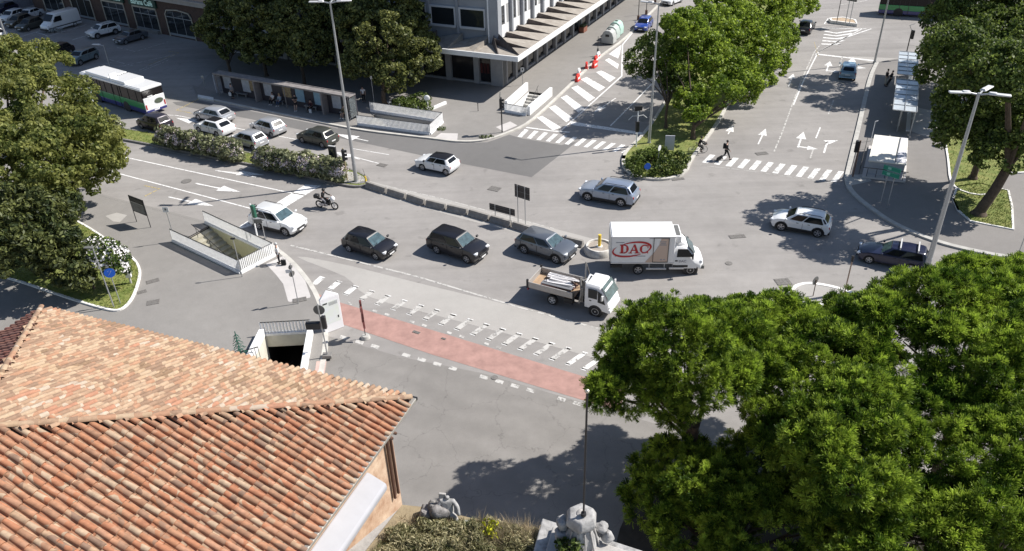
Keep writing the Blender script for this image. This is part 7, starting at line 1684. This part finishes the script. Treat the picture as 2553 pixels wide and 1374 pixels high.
# shrubs
def shrub(label, blobs, lm, size=.13, dens=50, clump=.3, seed=0, name='shrub', cat='shrub', loc=None, group=None, zb=.15, asp=1.6):
    rnd = np.random.default_rng(seed); P, Nn = crown_pts(blobs, rnd, dens, clump, fill=.1, low=-.7); v, f = cards(P, Nn, size, rnd, asp); v[:, 2] = np.maximum(v[:, 2], zb); o = Vector((blobs[0][0], blobs[0][1], zb))
    t = thing(name, label, cat, o, 0, group); npmesh('foliage', v, f, lm, t, o); b = MB(); rn = random.Random(seed)
    for x, y, z, rx, ry, rz in blobs:
        for k in range(3): b.tube([(x, y, zb-.05), (x+rn.uniform(-.4, .4)*rx, y+rn.uniform(-.4, .4)*ry, z+.3*rz)], .02, 5, .01)
    b.build('stems', BARK, t, o); return t
shrub('dark shrubs at the left half of the planted island tip', [PB(1585,410,.5,.9,.8,.6), PB(1600,425,.5,.9,.7,.55), PB(1620,400,.5,1,.9,.55), PB(1640,385,.5,1,.9,.5), PB(1600,395,.5,.8,.7,.6)], L_DEEP, seed=51)
shrub('lighter green shrubs at the right half of the planted island tip', [PB(1660,415,.5,1.0,.8,.65), PB(1685,420,.45,.8,.6,.5), PB(1690,395,.5,.9,.8,.5), PB(1650,430,.4,.8,.5,.45)], L_SHR, seed=52)
shrub('clipped bush in the raised bed in front of the shops, beside the white rounded post', [PB(1000,258,.6,1.1,.9,.6), PB(1030,266,.6,1.1,.9,.6), PB(1060,266,.6,.8,.7,.5), PB(1050,250,.7,1,.9,.7)], L_SHR, seed=53)
shrub('small green weeds at the kerb between the paving and the crossing', [PB(1208,343,.15,.5,.2,.18), PB(1220,341,.15,.4,.2,.15)], L_SHR, seed=54, size=.09, clump=.14)
shrub('small tuft of weeds at the base of the grey picket railing', [PB(1100,322,.2,.4,.3,.2)], L_SHR, seed=55, size=.09, clump=.14)
shrub('white flowered weeds at the foot of the hedge verge by the lamp post', [PB(852,440,.3,.3,.3,.3)], L_OLE, seed=56, size=.1, clump=.2)
b = MB(); rib(b, [*GG([(965,262),(1070,280),(1112,262)])], .25, 0, .42); o = b.build('bed_wall', WHITEM); tag(o, 'low pale wall round the planted bed in front of the shops', 'low wall')
# grass blades on the verges (ground cover)
def grass(name, poly, n, z, h=.09, seed=0, m=GRASS):
    rnd = np.random.default_rng(seed); P = np.array([(p.x, p.y) for p in poly]); lo, hi = P.min(0), P.max(0); Q = rnd.uniform(lo, hi, (n*3, 2)); ins_ = np.zeros(len(Q), bool); j = len(P)-1
    for i in range(len(P)):
        c = ((P[i, 1] > Q[:, 1]) != (P[j, 1] > Q[:, 1])) & (Q[:, 0] < (P[j, 0]-P[i, 0])*(Q[:, 1]-P[i, 1])/(P[j, 1]-P[i, 1]+1e-12)+P[i, 0]); ins_ ^= c; j = i
    Q = Q[ins_][:n]; k = len(Q); B = np.c_[Q, np.full(k, z)]; D = np.c_[rnd.normal(0, .35, (k, 2)), np.ones(k)]; v, f = tufts(B, D, h, rnd, 5, .012, .45); o = npmesh(name, v, f, m); o['kind'] = 'stuff'; return o
for i, (P, n) in enumerate(((ISL, 9000), (VG1, 5000), (VG2, 1800), (MED, 12000), (HDG, 7000))): grass('grass', P, n, .22 if i in (0, 1) else .2, .11, 60+i)
# ---- umbrella pines
def pine(label, base, blobs, seed, trunk=.26, h0=None, lean=(0, 0), clump=.58, dens=18, z0=.0):
    rnd = np.random.default_rng(seed); P, Nn = crown_pts(blobs, rnd, dens, clump, fill=.12, low=-.25); Nn[:, 2] += .45; Nn /= np.linalg.norm(Nn, axis=1)[:, None]
    v, f = bursts(P, Nn, .28, rnd, 38, .030, .52); t = thing('umbrella_pine', label, 'pine tree', base, 0, 'umbrella pines at the lower right'); npmesh('crown', v, f, NEED, t, base)
    b = limb_mesh(base, h0 or 4.5, blobs, trunk, rnd, 16, lean); 
    for k in range(14):
        x, y, z, rx, ry, rz = blobs[int(rnd.integers(len(blobs)))]; s_ = Vector((x, y, z-rz*.5)); e = s_+Vector((rnd.uniform(-1, 1)*rx, rnd.uniform(-1, 1)*ry, rnd.uniform(-.3, .5)*rz)); b.tube([s_, s_.lerp(e, .5)+Vector((0, 0, -.2)), e], .05, 5, .015)
    b.build('trunk', BARK, t, base, smooth=True); return t
def pb(px, py, z, r, rz=None): p = G(px, py, z); return (p.x, p.y, z, r, r, rz or r*.82)
gp_ = lambda px, py, z: Vector((*G(px, py, z)[:2], 0))
pine('umbrella pine with the leftmost crown, beside the thin black pole', gp_(1735,1040,5.5), [pb(1690,865,8.0,2.15), pb(1605,895,7.4,1.5), pb(1770,840,7.8,1.9), pb(1560,975,6.6,1.35), pb(1740,930,7.4,2.0), pb(1620,1000,6.3,1.2,.8), pb(1590,830,7.4,.9,.8)], 71, h0=5.0)
pine('umbrella pine at the upper right, reaching the right edge under the lamp post', gp_(2400,1000,5.0), [pb(2330,800,8.0,2.4), pb(2450,760,7.8,2.2), pb(2200,850,7.6,2.0), pb(2520,830,8.0,2.2), pb(2400,900,7.6,2.2), pb(2250,930,7.0,1.8), pb(2540,730,7.2,1.5), pb(2130,790,6.4,1.0,.8), pb(2560,950,7,2)], 72, h0=4.6)
pine('umbrella pine in the upper middle between the left crown and the small island', gp_(2000,1050,4.5), [pb(1920,830,7.2,1.9), pb(2010,830,7.0,1.6), pb(2060,900,7.2,1.9), pb(1900,900,7.2,1.5), pb(2000,960,6.8,1.9), pb(2150,870,6.8,1.4), pb(1860,800,6.6,1.0)], 73, h0=4.4)
pine('umbrella pine in the front middle, with the lowest lit crown', gp_(2080,1250,4.0), [pb(2140,1040,7.2,1.7), pb(2060,1100,7.0,1.5), pb(2200,1120,6.8,1.4), pb(2120,1200,6.4,1.6), pb(2230,1210,5.8,1.1), pb(1960,1090,6.4,1.0), pb(2270,1020,6.6,1.0), pb(1920,1060,6.2,.8)], 74, h0=4.2)
pine('umbrella pine in deep shade at the bottom, right of the dark gate shadow', gp_(1800,1400,1.5), [pb(1690,1190,3.0,1.7), pb(1800,1240,3.2,1.9), pb(1900,1330,3.0,1.8), pb(1740,1340,2.6,1.5,1.1), pb(1630,1240,2.4,1.0,.8), pb(1900,1180,3.6,1.7), pb(2000,1300,3.4,1.8)], 75, h0=1.8)
pine('umbrella pine cut by the bottom right corner', gp_(2450,1420,3.0), [pb(2450,1150,6.4,1.8), pb(2540,1080,6.8,1.8), pb(2480,1290,5.6,1.7), pb(2560,1220,6.0,1.6), pb(2360,1300,5.2,1.5), pb(2280,1370,5.0,1.5), pb(2150,1380,4.6,1.4)], 76, h0=3.4)
# weeds on top of the gate
def weeds(name, area, n, ln, m, seed, k=9, wd=.012, spread=.45, z=GZ):
    P = [G(x, y, z+.05) for x, y in area]; rnd = np.random.default_rng(seed); Q = np.array([(p.x, p.y) for p in P]); lo, hi = Q.min(0), Q.max(0); X = rnd.uniform(lo, hi, (n*4, 2)); ins_ = np.zeros(len(X), bool); j = len(Q)-1
    for i in range(len(Q)):
        c = ((Q[i, 1] > X[:, 1]) != (Q[j, 1] > X[:, 1])) & (X[:, 0] < (Q[j, 0]-Q[i, 0])*(X[:, 1]-Q[i, 1])/(Q[j, 1]-Q[i, 1]+1e-12)+Q[i, 0]); ins_ ^= c; j = i
    X = X[ins_][:n]; q = len(X); B = np.c_[X, np.full(q, z+.05)]; D = np.c_[rnd.normal(0, .25, (q, 2)), np.ones(q)]; v, f = tufts(B, D, ln, rnd, k, wd, spread); o = npmesh(name, v, f, m); o['kind'] = 'stuff'; return o
WG1 = leafmat('weed_green', (.14, .18, .06), (.34, .34, .17), trans=.35); WG2 = leafmat('dry_straw', (.32, .26, .16), (.52, .43, .29), trans=.3)
weeds('weeds', [(1000,1330),(1100,1310),(1180,1305),(1330,1335),(1335,1374),(1300,1480),(860,1480),(940,1374)], 4200, .20, WG1, 81, 12, .008, .8)
weeds('dry_grass', [(1000,1290),(1180,1300),(1340,1325),(1335,1374),(1290,1480),(860,1480),(940,1374)], 900, .24, WG2, 82, 9, .006, .6)
weeds('dry_grass', [(1190,1306),(1345,1326),(1335,1374),(1230,1374)], 260, .42, WG2, 83, 7, .005, .35)
rnd = np.random.default_rng(90); sb = []
for k in range(34):
    a_ = rnd.random(); px_ = 960+a_*370+rnd.uniform(-20, 20); py_ = 1318+rnd.uniform(0, 90)-a_*5; q_ = G(px_, py_, GZ+.15); s_ = rnd.uniform(.10, .24); sb.append((q_.x, q_.y, GZ+.12, s_*1.3, s_*1.3, s_))
P, Nn = crown_pts(sb, rnd, 620, .12, fill=.1, low=-.6); v, f = cards(P, Nn, .026, rnd, 4.5, .3, .8); v[:, 2] = np.maximum(v[:, 2], GZ+.05); o = npmesh('scrub', v, f, leafmat('scrub_leaves', (.20, .20, .09), (.42, .37, .22), trans=.35)); o['kind'] = 'stuff'
p = G(1222,1322,GZ+.2); shrub('bright yellow green bush among the weeds right of the stone figure', [(p.x, p.y, GZ+.22, .2, .2, .2), (p.x+.14, p.y-.1, GZ+.15, .16, .16, .16)], leafmat('yellow_leaves', (.30, .33, .01), (.5, .48, .02), trans=.3), .05, 260, .09, 84, zb=GZ+.04)
p = G(1420,1365,GZ+.7); shrub('dark green plant growing between the cornice and the stone trophy', [(p.x, p.y, GZ+.8, .24, .22, .2)], L_DEEP, .07, 200, .1, 85, zb=GZ+.6)
